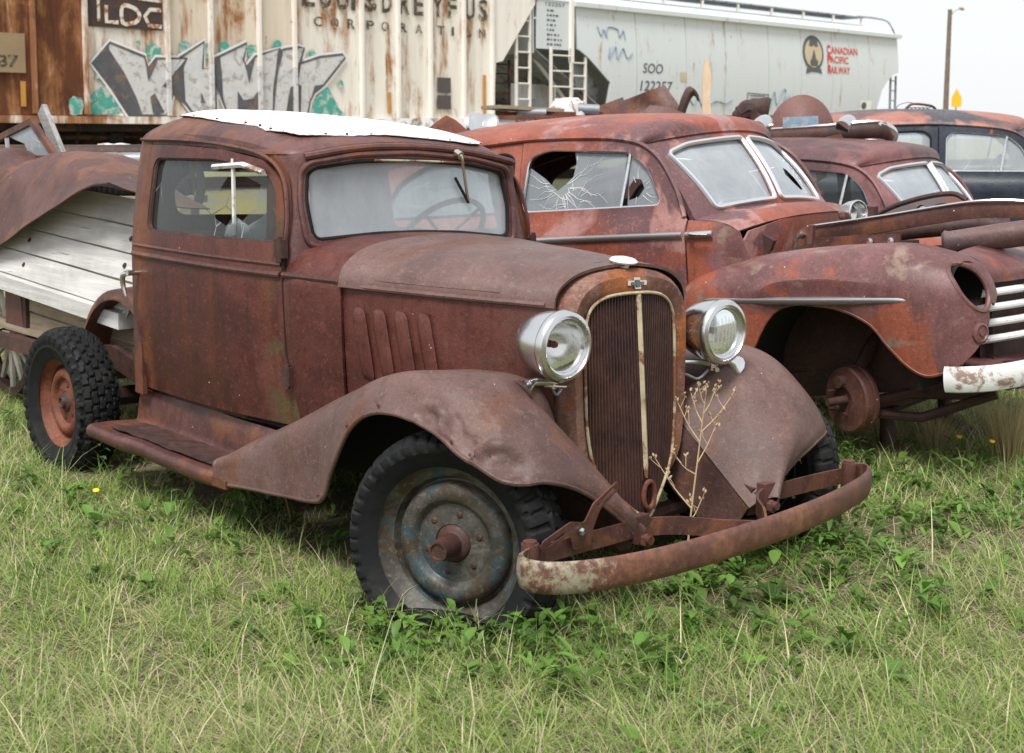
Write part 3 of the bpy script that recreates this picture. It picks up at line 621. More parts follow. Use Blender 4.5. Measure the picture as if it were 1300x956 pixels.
    dec('crest_beast', rnd([(6.42, 4.02), (6.45, 4.2), (6.62, 4.26), (6.82, 4.18), (6.86, 4.02), (6.72, 4.0), (6.66, 4.06), (6.55, 4.0)], .04), 3, M['crest_dark'])
    dec('crest_shield', [(6.46, 3.48), (6.80, 3.48), (6.84, 3.62), (6.72, 3.68), (6.70, 3.80), (6.64, 3.95), (6.58, 3.80), (6.52, 3.68), (6.44, 3.62)], 3, M['crest_dark'])
    dec('crest_ribbon', [(6.24, 3.26), (6.50, 3.32), (6.80, 3.32), (7.04, 3.28), (6.98, 3.44), (6.80, 3.38), (6.46, 3.38), (6.28, 3.42)], 1, M['crest_dark'])
    letters('122257', -3.95, -3.32, 4.42, .075, -.006, M['ink2'], T, 'lettering', .004)
    def dashes(s0, s1, z, h, d):          # stencilled lines too small to read
        x = s0
        while x < s1 - .03:
            w = random.uniform(.03, .11); mk('stencil_mark', box((x + w / 2, d, z + h / 2), (w, .004, h)), M['ink2'], T, smooth=False); x += w + random.uniform(.025, .06)
    for i, e in enumerate((-3.7, -3.55, -3.6, -3.6, -3.6, -3.5, -3.35, -3.4)): dashes(-3.9, e, 4.30 - i * .105, .04, -.004)
    def line(P, k=1.0, w=.02, mat='ink2'):
        P = np.array(P); A = np.stack([P[:, 0], [y(z) - .002 * k for z in P[:, 1]], P[:, 1]], 1)
        mk('painted_line', tube(A, w / 2, 4), M[mat], T)
    line([(3.55, 2.68), (4.5, 2.66), (4.5, 2.40), (3.55, 2.42), (3.55, 2.68)])
    for i in range(3): dashes(3.7, 4.35, 2.60 - i * .075, .03, y(2.5) - .003)
    for i in range(3): dashes(3.4, 4.4, 2.32 - i * .07, .03, y(2.25) - .003)
    dec('notice_plate', [(.72, 2.90), (.95, 2.90), (.95, 3.12), (.72, 3.12)], 1, M['crest_gold']); dec('notice_plate', [(9.1, 2.28), (9.72, 2.28), (9.72, 2.60), (9.1, 2.60)], 1, M['rib1']); dec('notice_mark', el(9.3, 2.45, .14, .1), 2, M['crest_dark'])
    M['tag_blue'] = plain('faint_blue_tag', (.24, .31, .40), .8, 0, .2, .2, 5, 0)
    for P in ([(-2.3, 4.05), (-2.2, 3.85), (-2.1, 4.0), (-2.0, 3.82), (-1.95, 4.05), (-1.6, 4.02), (-1.55, 3.85), (-1.4, 4.0), (-1.35, 3.8)], [(-1.9, 3.6), (-1.95, 3.35), (-1.7, 3.62), (-1.65, 3.35), (-1.45, 3.6), (-1.3, 3.38), (-1.1, 3.5)], [(4.6, 2.3), (4.75, 2.75), (4.9, 2.4), (5.15, 2.8), (5.3, 2.75), (5.2, 2.45), (5.5, 2.7)], [(1.1, 2.5), (1.3, 2.35), (1.45, 2.55), (1.7, 2.3), (2.2, 2.45), (2.6, 2.4), (2.9, 2.5)]):
        line(cr(P, 60), 1.5, .03, 'tag_blue')
    return T
railcar_grey()
# ================================================================== the near coupe
C1 = thing('vintage_coupe', 'rusted thirties coupe with white canvas roof, two chrome headlights and a flat front tyre', 'car', (.35, 4.675, 0), (0, 0, -.853))
ROLL = .033
def roll(V): V = np.array(V, float); V[..., 2] -= ROLL * (V[..., 1] + .6); return V
def rollVF(VF): return roll(VF[0]), VF[1]
_sx = np.array([-2.6, -2.3, -2.1, -1.8, -1.5, -1.2, -1.0, -.8, -.6, -.4, -.2, 0, .1]); _sw = np.array([.60, .630, .643, .651, .646, .613, .583, .556, .516, .460, .393, .318, .28])
def wid(x):
    x = np.asarray(x, float); return np.interp(x, *(lambda q: (q[:, 0], q[:, 1]))(cr(np.stack([_sx, _sw], 1), 120)))
def side1(x, z):
    x, z = np.asarray(x, float), np.asarray(z, float); lo = np.clip((1.0 - z) / .6, 0, 1.2); up = np.clip((z - 1.04) / .45, 0, 1.4)
    return wid(x) - .045 * lo**2 - .035 * up - .03 * up**2
def sidefn(off, sg=-1): return lambda x, z: roll(np.stack([x, sg * (side1(x, z) + off), z], 1))
WIN1 = rnd([(-2.118, 1.145), (-2.118, 1.452), (-1.60, 1.452), (-1.27, 1.418), (-1.185, 1.34), (-1.155, 1.145)], .05)
DOOR1 = rnd([(-2.235, .47), (-2.235, 1.505), (-1.9, 1.503), (-1.54, 1.488), (-1.285, 1.452), (-1.165, 1.375), (-1.122, 1.25), (-1.118, 1.08), (-1.11, .75), (-1.04, .47)], .03)
JAMB1 = [(-2.27, .44), (-2.27, 1.54), (-1.5, 1.52), (-1.26, 1.47), (-1.13, 1.36), (-1.09, 1.08), (-1.06, .75), (-.99, .44)]
for sg in (-1, 1):
    d = mk('door', panel2d(DOOR1, [WIN1], sidefn(.010, sg), .035, flip=sg > 0), M['rust_door'], C1, thick=.03)
    mk('door_jamb', panel2d(JAMB1, [rnd([(-2.16, 1.12), (-2.16, 1.48), (-1.6, 1.48), (-1.22, 1.425), (-1.14, 1.12)], .05)], sidefn(-.035, sg), .06, flip=sg > 0), M['rust_dark'], C1, thick=.01)
    y = lambda x, z, o=.018: -1 * 0 + sg * (side1(x, z) + o)
    # belt mouldings
    for z, r, a, b in ((1.045, .013, -2.235, -1.122), (1.083, .007, -2.235, -1.122)):
        P = [(x, float(sg * (side1(x, z) + .011)), z - .012 * (x + 2.235)) for x in np.linspace(a, b, 16)]
        mk('belt_moulding', tube(roll(P), r, 8), M['rust1'], d)
    for z0, x0 in ((1.13, -1.118), (.66, -1.095)):
        q = roll(np.array([(x0, float(sg * (side1(x0, z0) + .018)), z0)]))[0]
        mk('hinge', join(box(q, (.05, .03, .07)), cyl(q + (0.01, sg * .012, -.045), q + (0.01, sg * .012, .045), .009)), M['rust_dark'], d, smooth=False)
    q = roll(np.array([(-2.19, float(sg * (side1(-2.19, .96) + .01)), .965)]))[0]
    mk('handle', join(cyl(q, q + (0, sg * .05, 0), .011), tube(cr([q + (.0, sg * .05, 0), q + (-.03, sg * .056, -.01), q + (-.045, sg * .05, -.05), q + (-.03, sg * .045, -.10)], 10), [.012] * 7 + [.010, .008, .005])), M['chrome'], d)
    gl = sidefn(-.012, sg)
    if sg < 0:
        # broken pane: a dirty upper sheet with a ragged hole and shards along the sill
        hole = [(-1.60, 1.30), (-1.52, 1.39), (-1.40, 1.385), (-1.31, 1.36), (-1.33, 1.27), (-1.40, 1.215), (-1.45, 1.24), (-1.50, 1.195), (-1.58, 1.22)]
        mk('window_glass', panel2d(rnd([(-2.13, 1.13), (-2.13, 1.46), (-1.60, 1.46), (-1.27, 1.425), (-1.17, 1.33), (-1.14, 1.13)], .04), [hole], gl, .07), M['glass_door'], d)
        mk('glass_shard', panel2d([(-1.56, 1.13), (-1.545, 1.19), (-1.47, 1.225), (-1.40, 1.20), (-1.33, 1.23), (-1.25, 1.29), (-1.20, 1.24), (-1.18, 1.13)], [], lambda x, z: gl(x, z) + np.array((0, .03, 0)), .07), M['glass2'], d)
        for P, r in (([(-1.62, -.60, 1.42), (-1.40, -.60, 1.432), (-1.25, -.60, 1.405)], .012), ([(-1.478, -.595, 1.455), (-1.478, -.595, 1.16)], .009)): mk('window_channel', tube(roll(P), r, 6), M['white_paint'], d)
        for x, w, h in ((-1.93, .05, .19), (-2.0, .02, .09)):
            V = [(x - w / 2, -.50, 1.455), (x + w / 2, -.50, 1.455), (x + w * .7, -.48, 1.455 - h * .6), (x + w * .3, -.49, 1.455 - h), (x - w * .6, -.50, 1.455 - h * .95), (x - w * .4, -.49, 1.455 - h * .5)]
            mk('torn_lining', (roll(V), [(0, 1, 2, 5), (5, 2, 3, 4)]), M['cloth'], d, thick=.004)
    else:
        mk('window_glass', panel2d(WIN1, [], gl, .1), M['glass_door'], d)
    DS = [(x + .009, z) for x, z in ((-1.122, 1.12), (-1.118, 1.08), (-1.11, .75), (-1.075, .60), (-1.04, .47))]; mk('door_gap_shade', tube(roll([(x, sg * (float(side1(x, z)) + .013), z) for x, z in DS]), .0075, 6), M['dark'], d)  # dark bead painted in for the shade of the door's shut gap
    # rubber channel round the pane
    W = resamp(WIN1, .03); mk('window_seal', tube(roll(np.stack([W[:, 0], sg * (side1(W[:, 0], W[:, 1]) - .004), W[:, 1]], 1)), .010, 6, True), M['rust_dark'], d)
    # drip rail above the door
    G = cr([(-2.29, 1.528), (-1.9, 1.524), (-1.54, 1.505), (-1.29, 1.468), (-1.160, 1.39), (-1.112, 1.26), (-1.108, 1.15)], 34)
    mk('drip_rail', tube(roll(np.stack([G[:, 0], sg * (side1(G[:, 0], G[:, 1]) + .010), G[:, 1]], 1)), .0075, 6), M['rust1'], C1)
    # side strip over the door up to the roof edge
    S0 = np.stack([G[:, 0], sg * (side1(G[:, 0], G[:, 1]) - .004), G[:, 1] - .02], 1); S1 = S0 + np.array((0, -sg * .006, .045))
    mk('roof_side_rail', (roll(np.vstack([S0, S1])), grid_faces(2, len(G), flip=sg > 0)), M['rust1'], C1)
# ---- roof dome
HALF = [(-1.128, 0, 1.520), (-1.130, .22, 1.513), (-1.136, .40, 1.492), (-1.165, .512, 1.476), (-1.25, .558, 1.476), (-1.42, .570, 1.482), (-1.6, .580, 1.505), (-2.0, .583, 1.527), (-2.26, .570, 1.53), (-2.36, .50, 1.53), (-2.42, .30, 1.53), (-2.44, 0, 1.53)]
LOOP = HALF + [(x, -y, z) for x, y, z in HALF[-2:0:-1]]
LP = cr(LOOP, 132, True); CEN = np.array([-1.72, 0, 0])
def crown(x): return np.interp(x, [-2.45, -2.1, -1.7, -1.4, -1.2, -1.1], [1.635, 1.662, 1.625, 1.597, 1.572, 1.555])
def dome(P, r):
    xy = CEN[:2] + (P[:, :2] - CEN[:2]) * r; h = max(0, 1 - r**4.2)**(1 / 1.55)
    return np.column_stack([xy, P[:, 2] + (crown(xy[:, 0]) - P[:, 2]) * h])
RS = [1, .997, .988, .972, .945, .905, .85, .78, .68, .55, .4, .25, .12, .02]
V = np.vstack([dome(LP, r) for r in RS]); V = dent(V, .006, 3.5, 2)
mk('roof_panel', (roll(V), grid_faces(len(RS), 132, False, True, flip=True)), M['rust1'], C1)
# canvas insert, torn edge
ang = np.arange(132) / 132 * 2 * math.pi
edge = .84 + .05 * np.cos(ang - .8) + .015 * np.sin(ang * 5) + .008 * np.sin(ang * 13) + .005 * RNG.standard_normal(132)
CV = []
for k in np.linspace(1, .02, 12):
    rr = edge * k
    CV.append(np.array([dome(LP[i:i + 1], rr[i])[0] for i in range(132)]) + np.array((0, 0, .004 + .010 * (1 - k))))
V = np.vstack(CV); V[:, 2] += .008 * vnoise(V, 4)
cv_o = mk('roof_canvas', (roll(V), grid_faces(12, 132, False, True, flip=True)), M['canvas'], C1, thick=.003)
for i in range(0, 132, 4):
    p = roll(dome(LP[i:i + 1], edge[i] * .985) + np.array((0, 0, .008)))[0]
    mk('tack', lathe([(.007, -.004), (.006, .002), (.003, .004), (.0005, .004)], p, (0, 0, 1), 6), M['rust_dark'], cv_o)
# ---- windscreen frame
def wsfn(off=0):
    def fn(s, z):
        a = np.abs(s); t = np.clip((a - .50) / .13, 0, 1) * math.pi / 2; e = np.maximum(a - .63, 0)
        y = np.where(a < .50, a, .50 + .096 * np.sin(t)) - .047 * np.clip((z - 1.10) / .37, 0, 1.1) * np.clip(a / .55, 0, 1); x = -1.075 - .16 * (z - 1.16) - .07 * (1 - np.cos(t)) - e - .02 * np.sin(np.clip((z - 1.40) / .12, 0, 1) * math.pi) * -1
        return roll(np.stack([x + off, np.sign(s) * y, z], 1))
    return fn
top = lambda s: 1.535 - .065 * np.clip(abs(s) / .62, 0, 1)**2.2
FR = [(s, top(s)) for s in np.linspace(-.74, .74, 41)] + [(.74, 1.06), (-.74, 1.06)]
OP = rnd([(-.50, 1.160), (-.528, 1.30), (-.524, 1.425), (-.30, 1.455), (0, 1.468), (.30, 1.455), (.49, 1.425), (.495, 1.30), (.462, 1.160), (.2, 1.182), (0, 1.186), (-.2, 1.182)], .04, 6)
wf = mk('windscreen_frame', panel2d(FR, [OP], wsfn(), .03), M['rust1'], C1, thick=.03)
for o in (wf,):
    pass
mk('windscreen_glass', panel2d(np.array(OP) * np.array((1.02, 1)), [], wsfn(-.02), .12), M['glass_ws'], wf)
Wp = resamp(OP, .025); mk('windscreen_seal', tube(wsfn(-.006)(Wp[:, 0], Wp[:, 1]), .009, 6, True), M['dark'], wf)
Wp = resamp(np.array([(s * 1.05, 1.31 + (z - 1.31) * 1.16) for s, z in OP]), .03); mk('frame_ridge', tube(wsfn(.002)(Wp[:, 0], Wp[:, 1]), .011, 8, True), M['rust1'], wf)
Hh = np.array([(s, top(s) - .018) for s in np.linspace(-.55, .55, 40)]); mk('visor_ridge', tube(wsfn(.006)(Hh[:, 0], Hh[:, 1]), .014, 8), M['rust1'], wf)
Hh = np.array([(s, 1.467 - .05 * abs(s)**2 - .004) for s in np.linspace(-.22, .26, 20)]); mk('header_trim', tube(wsfn(.004)(Hh[:, 0], Hh[:, 1]), .005, 6), M['cream'], wf)
wp = roll(np.array([(-1.10, .20, 1.50), (-1.07, .20, 1.488), (-1.085, .225, 1.43), (-1.098, .255, 1.33), (-1.10, .262, 1.31)]))
wi = mk('wiper', tube(cr(wp, 16), .006, 6), M['nickel'], wf); mk('blade', tube(roll(np.array([(-1.108, .20, 1.40), (-1.10, .262, 1.30)])), .006, 6), M['dark'], wi); mk('pivot', cyl(wp[0], wp[1], .016), M['nickel'], wi)
# ---- back wall with its small window
def backfn(off=0):
    def fn(s, z):
        a = np.abs(s); t = np.clip((a - .40) / .28, 0, 1) * math.pi / 2; e = np.maximum(a - .68, 0)
        w = .40 + .235 * np.sin(t) - (.035 * np.clip((z - 1.04) / .45, 0, 1.3) + .03 * np.clip((z - 1.04) / .45, 0, 1.3)**2) * (a / .68)
        y = np.where(a < .40, a * (1 - .06 * np.clip((z - 1.1) / .4, 0, 1)), w); x = -2.45 + .17 * (1 - np.cos(t)) + e + .03 * (a / .4)**2 * (a < .4) + .03 * (a >= .4)
        return roll(np.stack([x + off, np.sign(s) * y, z], 1))
    return fn
RW = rnd([(-.36, 1.20), (-.38, 1.33), (-.28, 1.395), (.28, 1.395), (.38, 1.33), (.36, 1.20)], .07)
mk('back_panel', panel2d([(-.725, .44), (.725, .44), (.725, 1.54), (-.725, 1.54)], [RW], backfn(), .05, flip=True), M['rust1'], C1, thick=.02)
mk('back_glass', panel2d(RW, [], backfn(.01), .1), M['glass_door'], C1)
# ---- cowl
def hoodback(y): return -.805 - .10 * (1 - np.clip(np.abs(y) / .56, 0, 1)**2)
def profile(w, zt): return [(w - .035, .42), (w - .008, .72), (w, .96), (w - .002, 1.02), (w - .018, 1.068), (w - .075, 1.118), (w * .62, zt - .02), (w * .32, zt - .005), (0, zt)]
rows = []
for k, x in enumerate((-1.14, -1.06, -.97, -.88, -.80)):
    h = profile(float(wid(x if k else -1.105)) - .008 * (k == 0), 1.178 - .004 * k); f = h + [(-a, b) for a, b in h[-2::-1]]
    def xr(b): return (-1.13 if b > 1.05 else float(np.interp(b, [.42, .47, .75, 1.05], [-1.022, -1.03, -1.10, -1.108])))
    rows.append([(xr(b) * (1 - k / 4) - .80 * (k / 4) - (.10 * (1 - min(1, abs(a) / .56)**2)) * (k / 4), -a - math.copysign(.009, a) * (b < 1.05) * (1 - k / 4) if a else 0, b) for a, b in f])
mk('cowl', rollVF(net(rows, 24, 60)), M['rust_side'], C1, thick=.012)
for sg in (-1, 1):
    P = [(x, sg * (float(wid(x)) + .016 - .012 * (x + 1.1) / .3), 1.034 - .012 * (x + 1.06)) for x in np.linspace(-1.10, -.81, 8)]
    mk('cowl_moulding', tube(roll(P), .012, 8), M['rust1'], C1)
    continue
    P = [(-.86, sg * .585, 1.045), (-.93, sg * .595, 1.06), (-.985, sg * .575, 1.085), (-.97, sg * .54, 1.115), (-.90, sg * .47, 1.14)]
    mk('cowl_crease', tube(roll(cr(P, 20)), .008, 6), M['rust1'], C1)
# ---- bonnet
rear = [(.572, 1.012), (.566, 1.045), (.54, 1.085), (.46, 1.128), (.33, 1.156), (.16, 1.172), (0, 1.178)]; front = [(.302, 1.0), (.297, 1.03), (.277, 1.062), (.225, 1.096), (.155, 1.116), (.075, 1.126), (0, 1.130)]
rows = []
for t in np.linspace(0, 1, 6):
    x = -.80 + t * .83; k = (float(wid(x)) - .302) / (.572 - .302) if t > 0 else 1; k = np.clip(k, 0, 1)
    h = [(a[0] * k + b[0] * (1 - k), a[1] * (1 - t) + b[1] * t) for a, b in zip(rear, front)]
    f = h + [(-a, b) for a, b in h[-2::-1]]
    rows.append([(x - .10 * (1 - min(1, abs(a) / .56)**2) * (1 - t)**3 + .02 * t * (1 - (a / .3)**2) * (abs(a) < .3), -a, b) for a, b in f])
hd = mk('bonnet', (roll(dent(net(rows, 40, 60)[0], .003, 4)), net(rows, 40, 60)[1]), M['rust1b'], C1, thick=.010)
mk('bonnet_hinge', tube(roll([(x, 0, 1.181 - (x + .88) * .058) for x in np.linspace(-.88, .02, 12)]), .006, 6), M['white_paint'], hd)
mk('bonnet_rear_lip', tube(roll([(r[0], r[1], r[2] + .002) for r in cr(np.array(rows[0]), 50)]), .005, 5), M['rust_dark'], hd)
for sg in (-1, 1):
    def hs(x, z, sg=sg): return roll(np.stack([x, sg * (wid(x) - .030 * np.clip((.95 - z) / .5, 0, 1)**1.5), z], 1))
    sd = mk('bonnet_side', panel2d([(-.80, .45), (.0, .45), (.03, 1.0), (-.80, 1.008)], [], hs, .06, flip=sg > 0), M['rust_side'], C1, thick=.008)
    for z, r, e in ((1.020, .011, .0), (1.048, .006, -.16)):
        P = [(x, sg * (float(wid(x)) + .004 - (.006 if z > 1.04 else 0)), z - .014 * (x + .8)) for x in np.linspace(-.80, e, 16)]
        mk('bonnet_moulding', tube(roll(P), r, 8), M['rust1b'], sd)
    for i in range(4):
        lx = -.722 + i * .093; rowsL = []
        for t, dep, w in ((0, .001, .6), (.06, .008, .9), (.2, .013, 1), (.6, .013, 1), (.9, .010, .95), (1, .001, .8)):
            z = .945 - t * .25; x = lx + t * .036; yy = float(wid(x)) - .03 * max(0, (.95 - z) / .5)**1.5
            rowsL.append([(x + a * .066 * w, sg * (yy + .002 + dep * b), z) for a, b in ((-.5, 0), (-.42, .8), (-.1, 1), (.25, .75), (.45, .25), (.5, 0))])
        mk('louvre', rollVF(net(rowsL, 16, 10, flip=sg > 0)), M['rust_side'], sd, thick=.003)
mk('bonnet_gap', tube(roll(cr(np.array([(-.012 + .0, a, b + .0) for a, b in [(-.30, .6), (-.306, .95), (-.29, 1.045), (-.235, 1.09), (-.12, 1.124), (0, 1.133), (.12, 1.124), (.235, 1.09), (.29, 1.045), (.306, .95), (.30, .6)]]), 50)), .010, 6), M['dark'], C1)
# ---- radiator shell and grille
def opx(y, z): t = np.clip((1.045 - z) / .75, 0, 1); k = 1 - np.abs(y) / .216; return (.060 + .018 * t) * (1 - k) + (.100 + .052 * t) * k
halfO = [(0, 1.128), (.10, 1.121), (.19, 1.098), (.255, 1.05), (.288, .985), (.292, .90), (.287, .75), (.276, .58), (.245, .47), (.13, .375), (0, .32)]
halfI = [(0, 1.045), (.07, 1.042), (.138, 1.03), (.184, 1.002), (.208, .955), (.215, .87), (.215, .74), (.208, .58), (.178, .46), (.09, .36), (0, .300)]
cl = lambda h: np.array(h + [(-a, b) for a, b in h[-2:0:-1]])
OUT, INN = cr(cl(halfO), 96, True), cr(cl(halfI), 96, True)
rows = []
for t, bx in ((0, -.015), (.0, .025), (.10, .055), (.35, .078), (.7, .076), (.93, .066), (1, .052)):
    P = OUT * (1 - t) + INN * t; xo = np.full(96, bx); xi = opx(INN[:, 0], INN[:, 1]) + (bx - .06) * .4; x = xo * (1 - t**1.5) + xi * t**1.5
    rows.append(np.column_stack([x, P]))
sh = mk('radiator_shell', rollVF((np.vstack(rows), grid_faces(len(rows), 96, False, True, flip=True))), M['rust_shell'], C1, thick=.004)
mk('shell_bead', tube(roll(np.column_stack([opx(INN[:, 0], INN[:, 1]) + .006, INN[:, 0] * .99, INN[:, 1]])), .0055, 8, True), M['cream'], sh)
mk('radiator_core', panel2d(INN, [], lambda y, z: roll(np.stack([opx(y, z) - .035, y, z], 1)), .06), M['dark'], sh)
for sg in (-1, 1):
    P = []
    for i in range(1, 19):
        yy = sg * i * .0114
        zs = INN[:, 1][np.argsort(np.abs(INN[:, 0] - yy))[:6]]; z0, z1 = zs.min() + .01, zs.max() - .008
        if z1 - z0 < .05: continue
        Z = np.linspace(z0, z1, 6); P.append(tube(roll(np.column_stack([opx(np.full(6, yy), Z) - .006, np.full(6, yy), Z])), 1, prof=[(-.0030, -.008), (.0030, -.008), (.0022, .008), (-.0022, .008)], up=(1, 0, 0)))
    mk('grille_bars', join(*P), M['rust_dark'], sh, smooth=False, kind='stuff')
    for Z in np.arange(.38, 1.02, .05): mk('grille_tie', tube(roll([(float(opx(sg * a, Z)) - .02, sg * a, Z) for a in np.linspace(.005, .20 if Z > .5 else .11, 5)]), .003, 4), M['rust_dark'], sh)
Z = np.linspace(1.04, .43, 14); mk('grille_centre_strip', tube(roll(np.column_stack([.106 + .052 * (1.045 - Z) / .75, 0 * Z, Z])), [.0095] * 13 + [.006], 8, prof=[(-1, -.5), (-.6, .4), (0, .7), (.6, .4), (1, -.5)], up=(1, 0, 0)), M['cream'], sh)
A = np.linspace(0, 2 * math.pi, 28, endpoint=False); mk('crank_hole_ring', tube(roll(np.column_stack([.160 - .0 * A, .026 * np.cos(A), .375 + .045 * np.sin(A)])), .0085, 8, True), M['rust_orange'], sh)
mk('crank_hole', lathe([(.0005, 0), (.024, 0)], (.148, 0, .393), (1, 0, 0), 20), M['dark'], sh); mk('lower_strip', tube(roll([(.158, 0, .33), (.156, 0, .305)]), .006, 6), M['rust_orange'], sh)
BT = np.array([(-.052, -.008), (-.017, -.008), (-.017, -.022), (.015, -.022), (.017, -.008), (.052, -.008), (.056, .010), (.019, .010), (.019, .022), (-.015, .022), (-.015, .010), (-.048, .010)])
em = mk('emblem', panel2d(BT * .85, [], lambda y, z: roll(np.stack([.093 - np.abs(y) * .05 - z * .25, y, 1.075 + z], 1)), .03), M['nickel'], sh, thick=-.005)
mk('emblem_enamel', panel2d(BT * .55, [], lambda y, z: roll(np.stack([.1012 - np.abs(y) * .05 - z * .25, y, 1.075 + z], 1)), .03), M['crest_dark'], em)
cpz = roll(np.array([(.03, 0, 1.133)]))[0]
mk('radiator_cap', lathe([(.02, -.01), (.022, .004), (.044, .008), (.048, .014), (.040, .021), (.018, .026), (.0005, .027)], cpz, (.15, 0, 1), 28), M['white_paint'], sh)
# ---- headlamps
for sg in (-1, 1):
    c = roll(np.array([(.145, sg * .378, .895)]))[0]; ax = np.array((1, sg * -.02, -.03)); ax /= np.linalg.norm(ax)
    h = mk('headlight', lathe([(.0005, -.185), (.03, -.180), (.062, -.160), (.088, -.120), (.103, -.072), (.108, -.03), (.107, -.012)], c, ax, 44), M['chrome'], C1, thick=.002)
    mk('headlight_rim', lathe([(.107, -.020), (.114, -.012), (.1155, .002), (.109, .014), (.098, .018), (.094, .011), (.089, .014), (.083, .010), (.081, -.004)], c, ax, 48), M['chrome'], h)
    mk('reflector_bowl', lathe([(.082, -.003), (.074, -.035), (.055, -.065), (.028, -.082), (.0005, -.086)], c, ax, 36), M['reflector'], h)
    mk('bulb', join(lathe([(.012, -.085), (.012, -.06), (.010, -.055)], c, ax, 12), lathe([(.009, -.056), (.012, -.045), (.009, -.033), (.0005, -.029)], c, ax, 12)), M['rust_orange'], h)
    s_ = np.cross(ax, (0, 0, 1)); s_ /= np.linalg.norm(s_); u_ = np.cross(s_, ax)
    def disc(off, bulge):
        return lambda a, b: c + np.outer(np.ones_like(a), ax * off) + np.outer(a, s_) + np.outer(b, u_) + np.outer(bulge * (1 - (a * a + b * b) / .0067), ax)
    circ = [(.082 * math.cos(a), .082 * math.sin(a)) for a in np.linspace(0, 2 * math.pi, 36, endpoint=False)]
    if sg > 0:
        mk('lens', panel2d(circ, [], disc(.002, .014), .016), M['glass_lens'], h)
        for k in range(-3, 4): mk('lens_rib', tube(disc(.004, .014)(np.full(8, k * .018), np.linspace(-.06, .06, 8) * (1 - abs(k) * .12)), .0018, 4), M['glass_lens'], h)
    else:
        shard = [p for p in circ if p[1] < -.015]; shard.sort(key=lambda p: math.atan2(p[1], p[0])); shard += [(-.05, -.022), (-.02, -.034), (.015, -.040), (.035, -.034), (.05, -.030), (.056, -.018)][::1][::-1] if False else []
        L = [(.082 * math.cos(a), .082 * math.sin(a)) for a in np.linspace(math.pi * 1.06, math.pi * 1.95, 20)] + [(.052, -.03), (.03, -.042), (0, -.036), (-.03, -.026), (-.055, -.014)]
        mk('broken_lens', panel2d(L, [], disc(.002, .014), .016), M['glass_lens'], h)
    # bracket standing on the wing, and the tie bar back to the shell
    b0 = roll(np.array([(.095, sg * .505, .760)]))[0]; b1 = c + np.array((-.045, 0, -.118))
    P = cr([b0, b0 * .75 + b1 * .25 + (0, 0, .015), (b0 + b1) / 2 + (0, 0, .014), b1], 16); mk('headlight_bracket', tube(P, np.interp(np.linspace(0, 1, 16), [0, .15, .4, 1], [.042, .026, .015, .012]), 12), M['chrome2'], h)
    mk('bracket_bolt', join(cyl(b1 + (0, 0, -.02), b1 + (0, 0, .03), .014), cyl(b1 + (-.02, sg * .02, -.012), b1 + (.04, -sg * .02, -.012), .008)), M['nickel'], h)
    mk('tie_bar', tube(cr([b1, b1 * .6 + np.array((.02, sg * .26, .77)) * .4, (0.0, sg * .24, .755)], 10), .010, 8), M['chrome2'], h)
    mk('wire', tube(cr([b1 + (-.01, 0, -.015), b1 + (-.03, -sg * .04, -.05), b1 + (-.05, -sg * .09, -.03), (.0, sg * .25, .70)], 14), .005, 6), M['grey_metal'], h)
# ---- wings
CREST = [(-1.255, -.765, .348), (-1.074, -.74, .439), (-.85, -.72, .54), (-.66, -.70, .63), (-.58, -.692, .665), (-.50, -.685, .70), (-.36, -.67, .752), (-.2, -.65, .79), (-.05, -.63, .806), (.07, -.59, .785), (.16, -.52, .725), (.23, -.45, .63), (.305, -.38, .517), (.36, -.32, .42), (.395, -.285, .36)]
LIP = [(-1.235, -.835, .262), (-.95, -.83, .292), (-.72, -.83, .305), (-.60, -.83, .316), (-.525, -.832, .345), (-.455, -.84, .455), (-.335, -.85, .61), (-.165, -.85, .69), (.052, -.85, .672), (.205, -.81, .578), (.312, -.735, .540), (.345, -.63, .535), (.362, -.50, .487), (.39, -.38, .399), (.405, -.30, .312)]
LIPF = list(LIP); del LIPF[4]; LIPF[7] = (.06, -.865, .655); LIPF[8] = (.185, -.865, .575); LIPF[9] = (.275, -.80, .525); LIPF[10] = (.32, -.68, .50); LIPF[11] = (.35, -.52, .455); LIPF.insert(4, LIP[4])
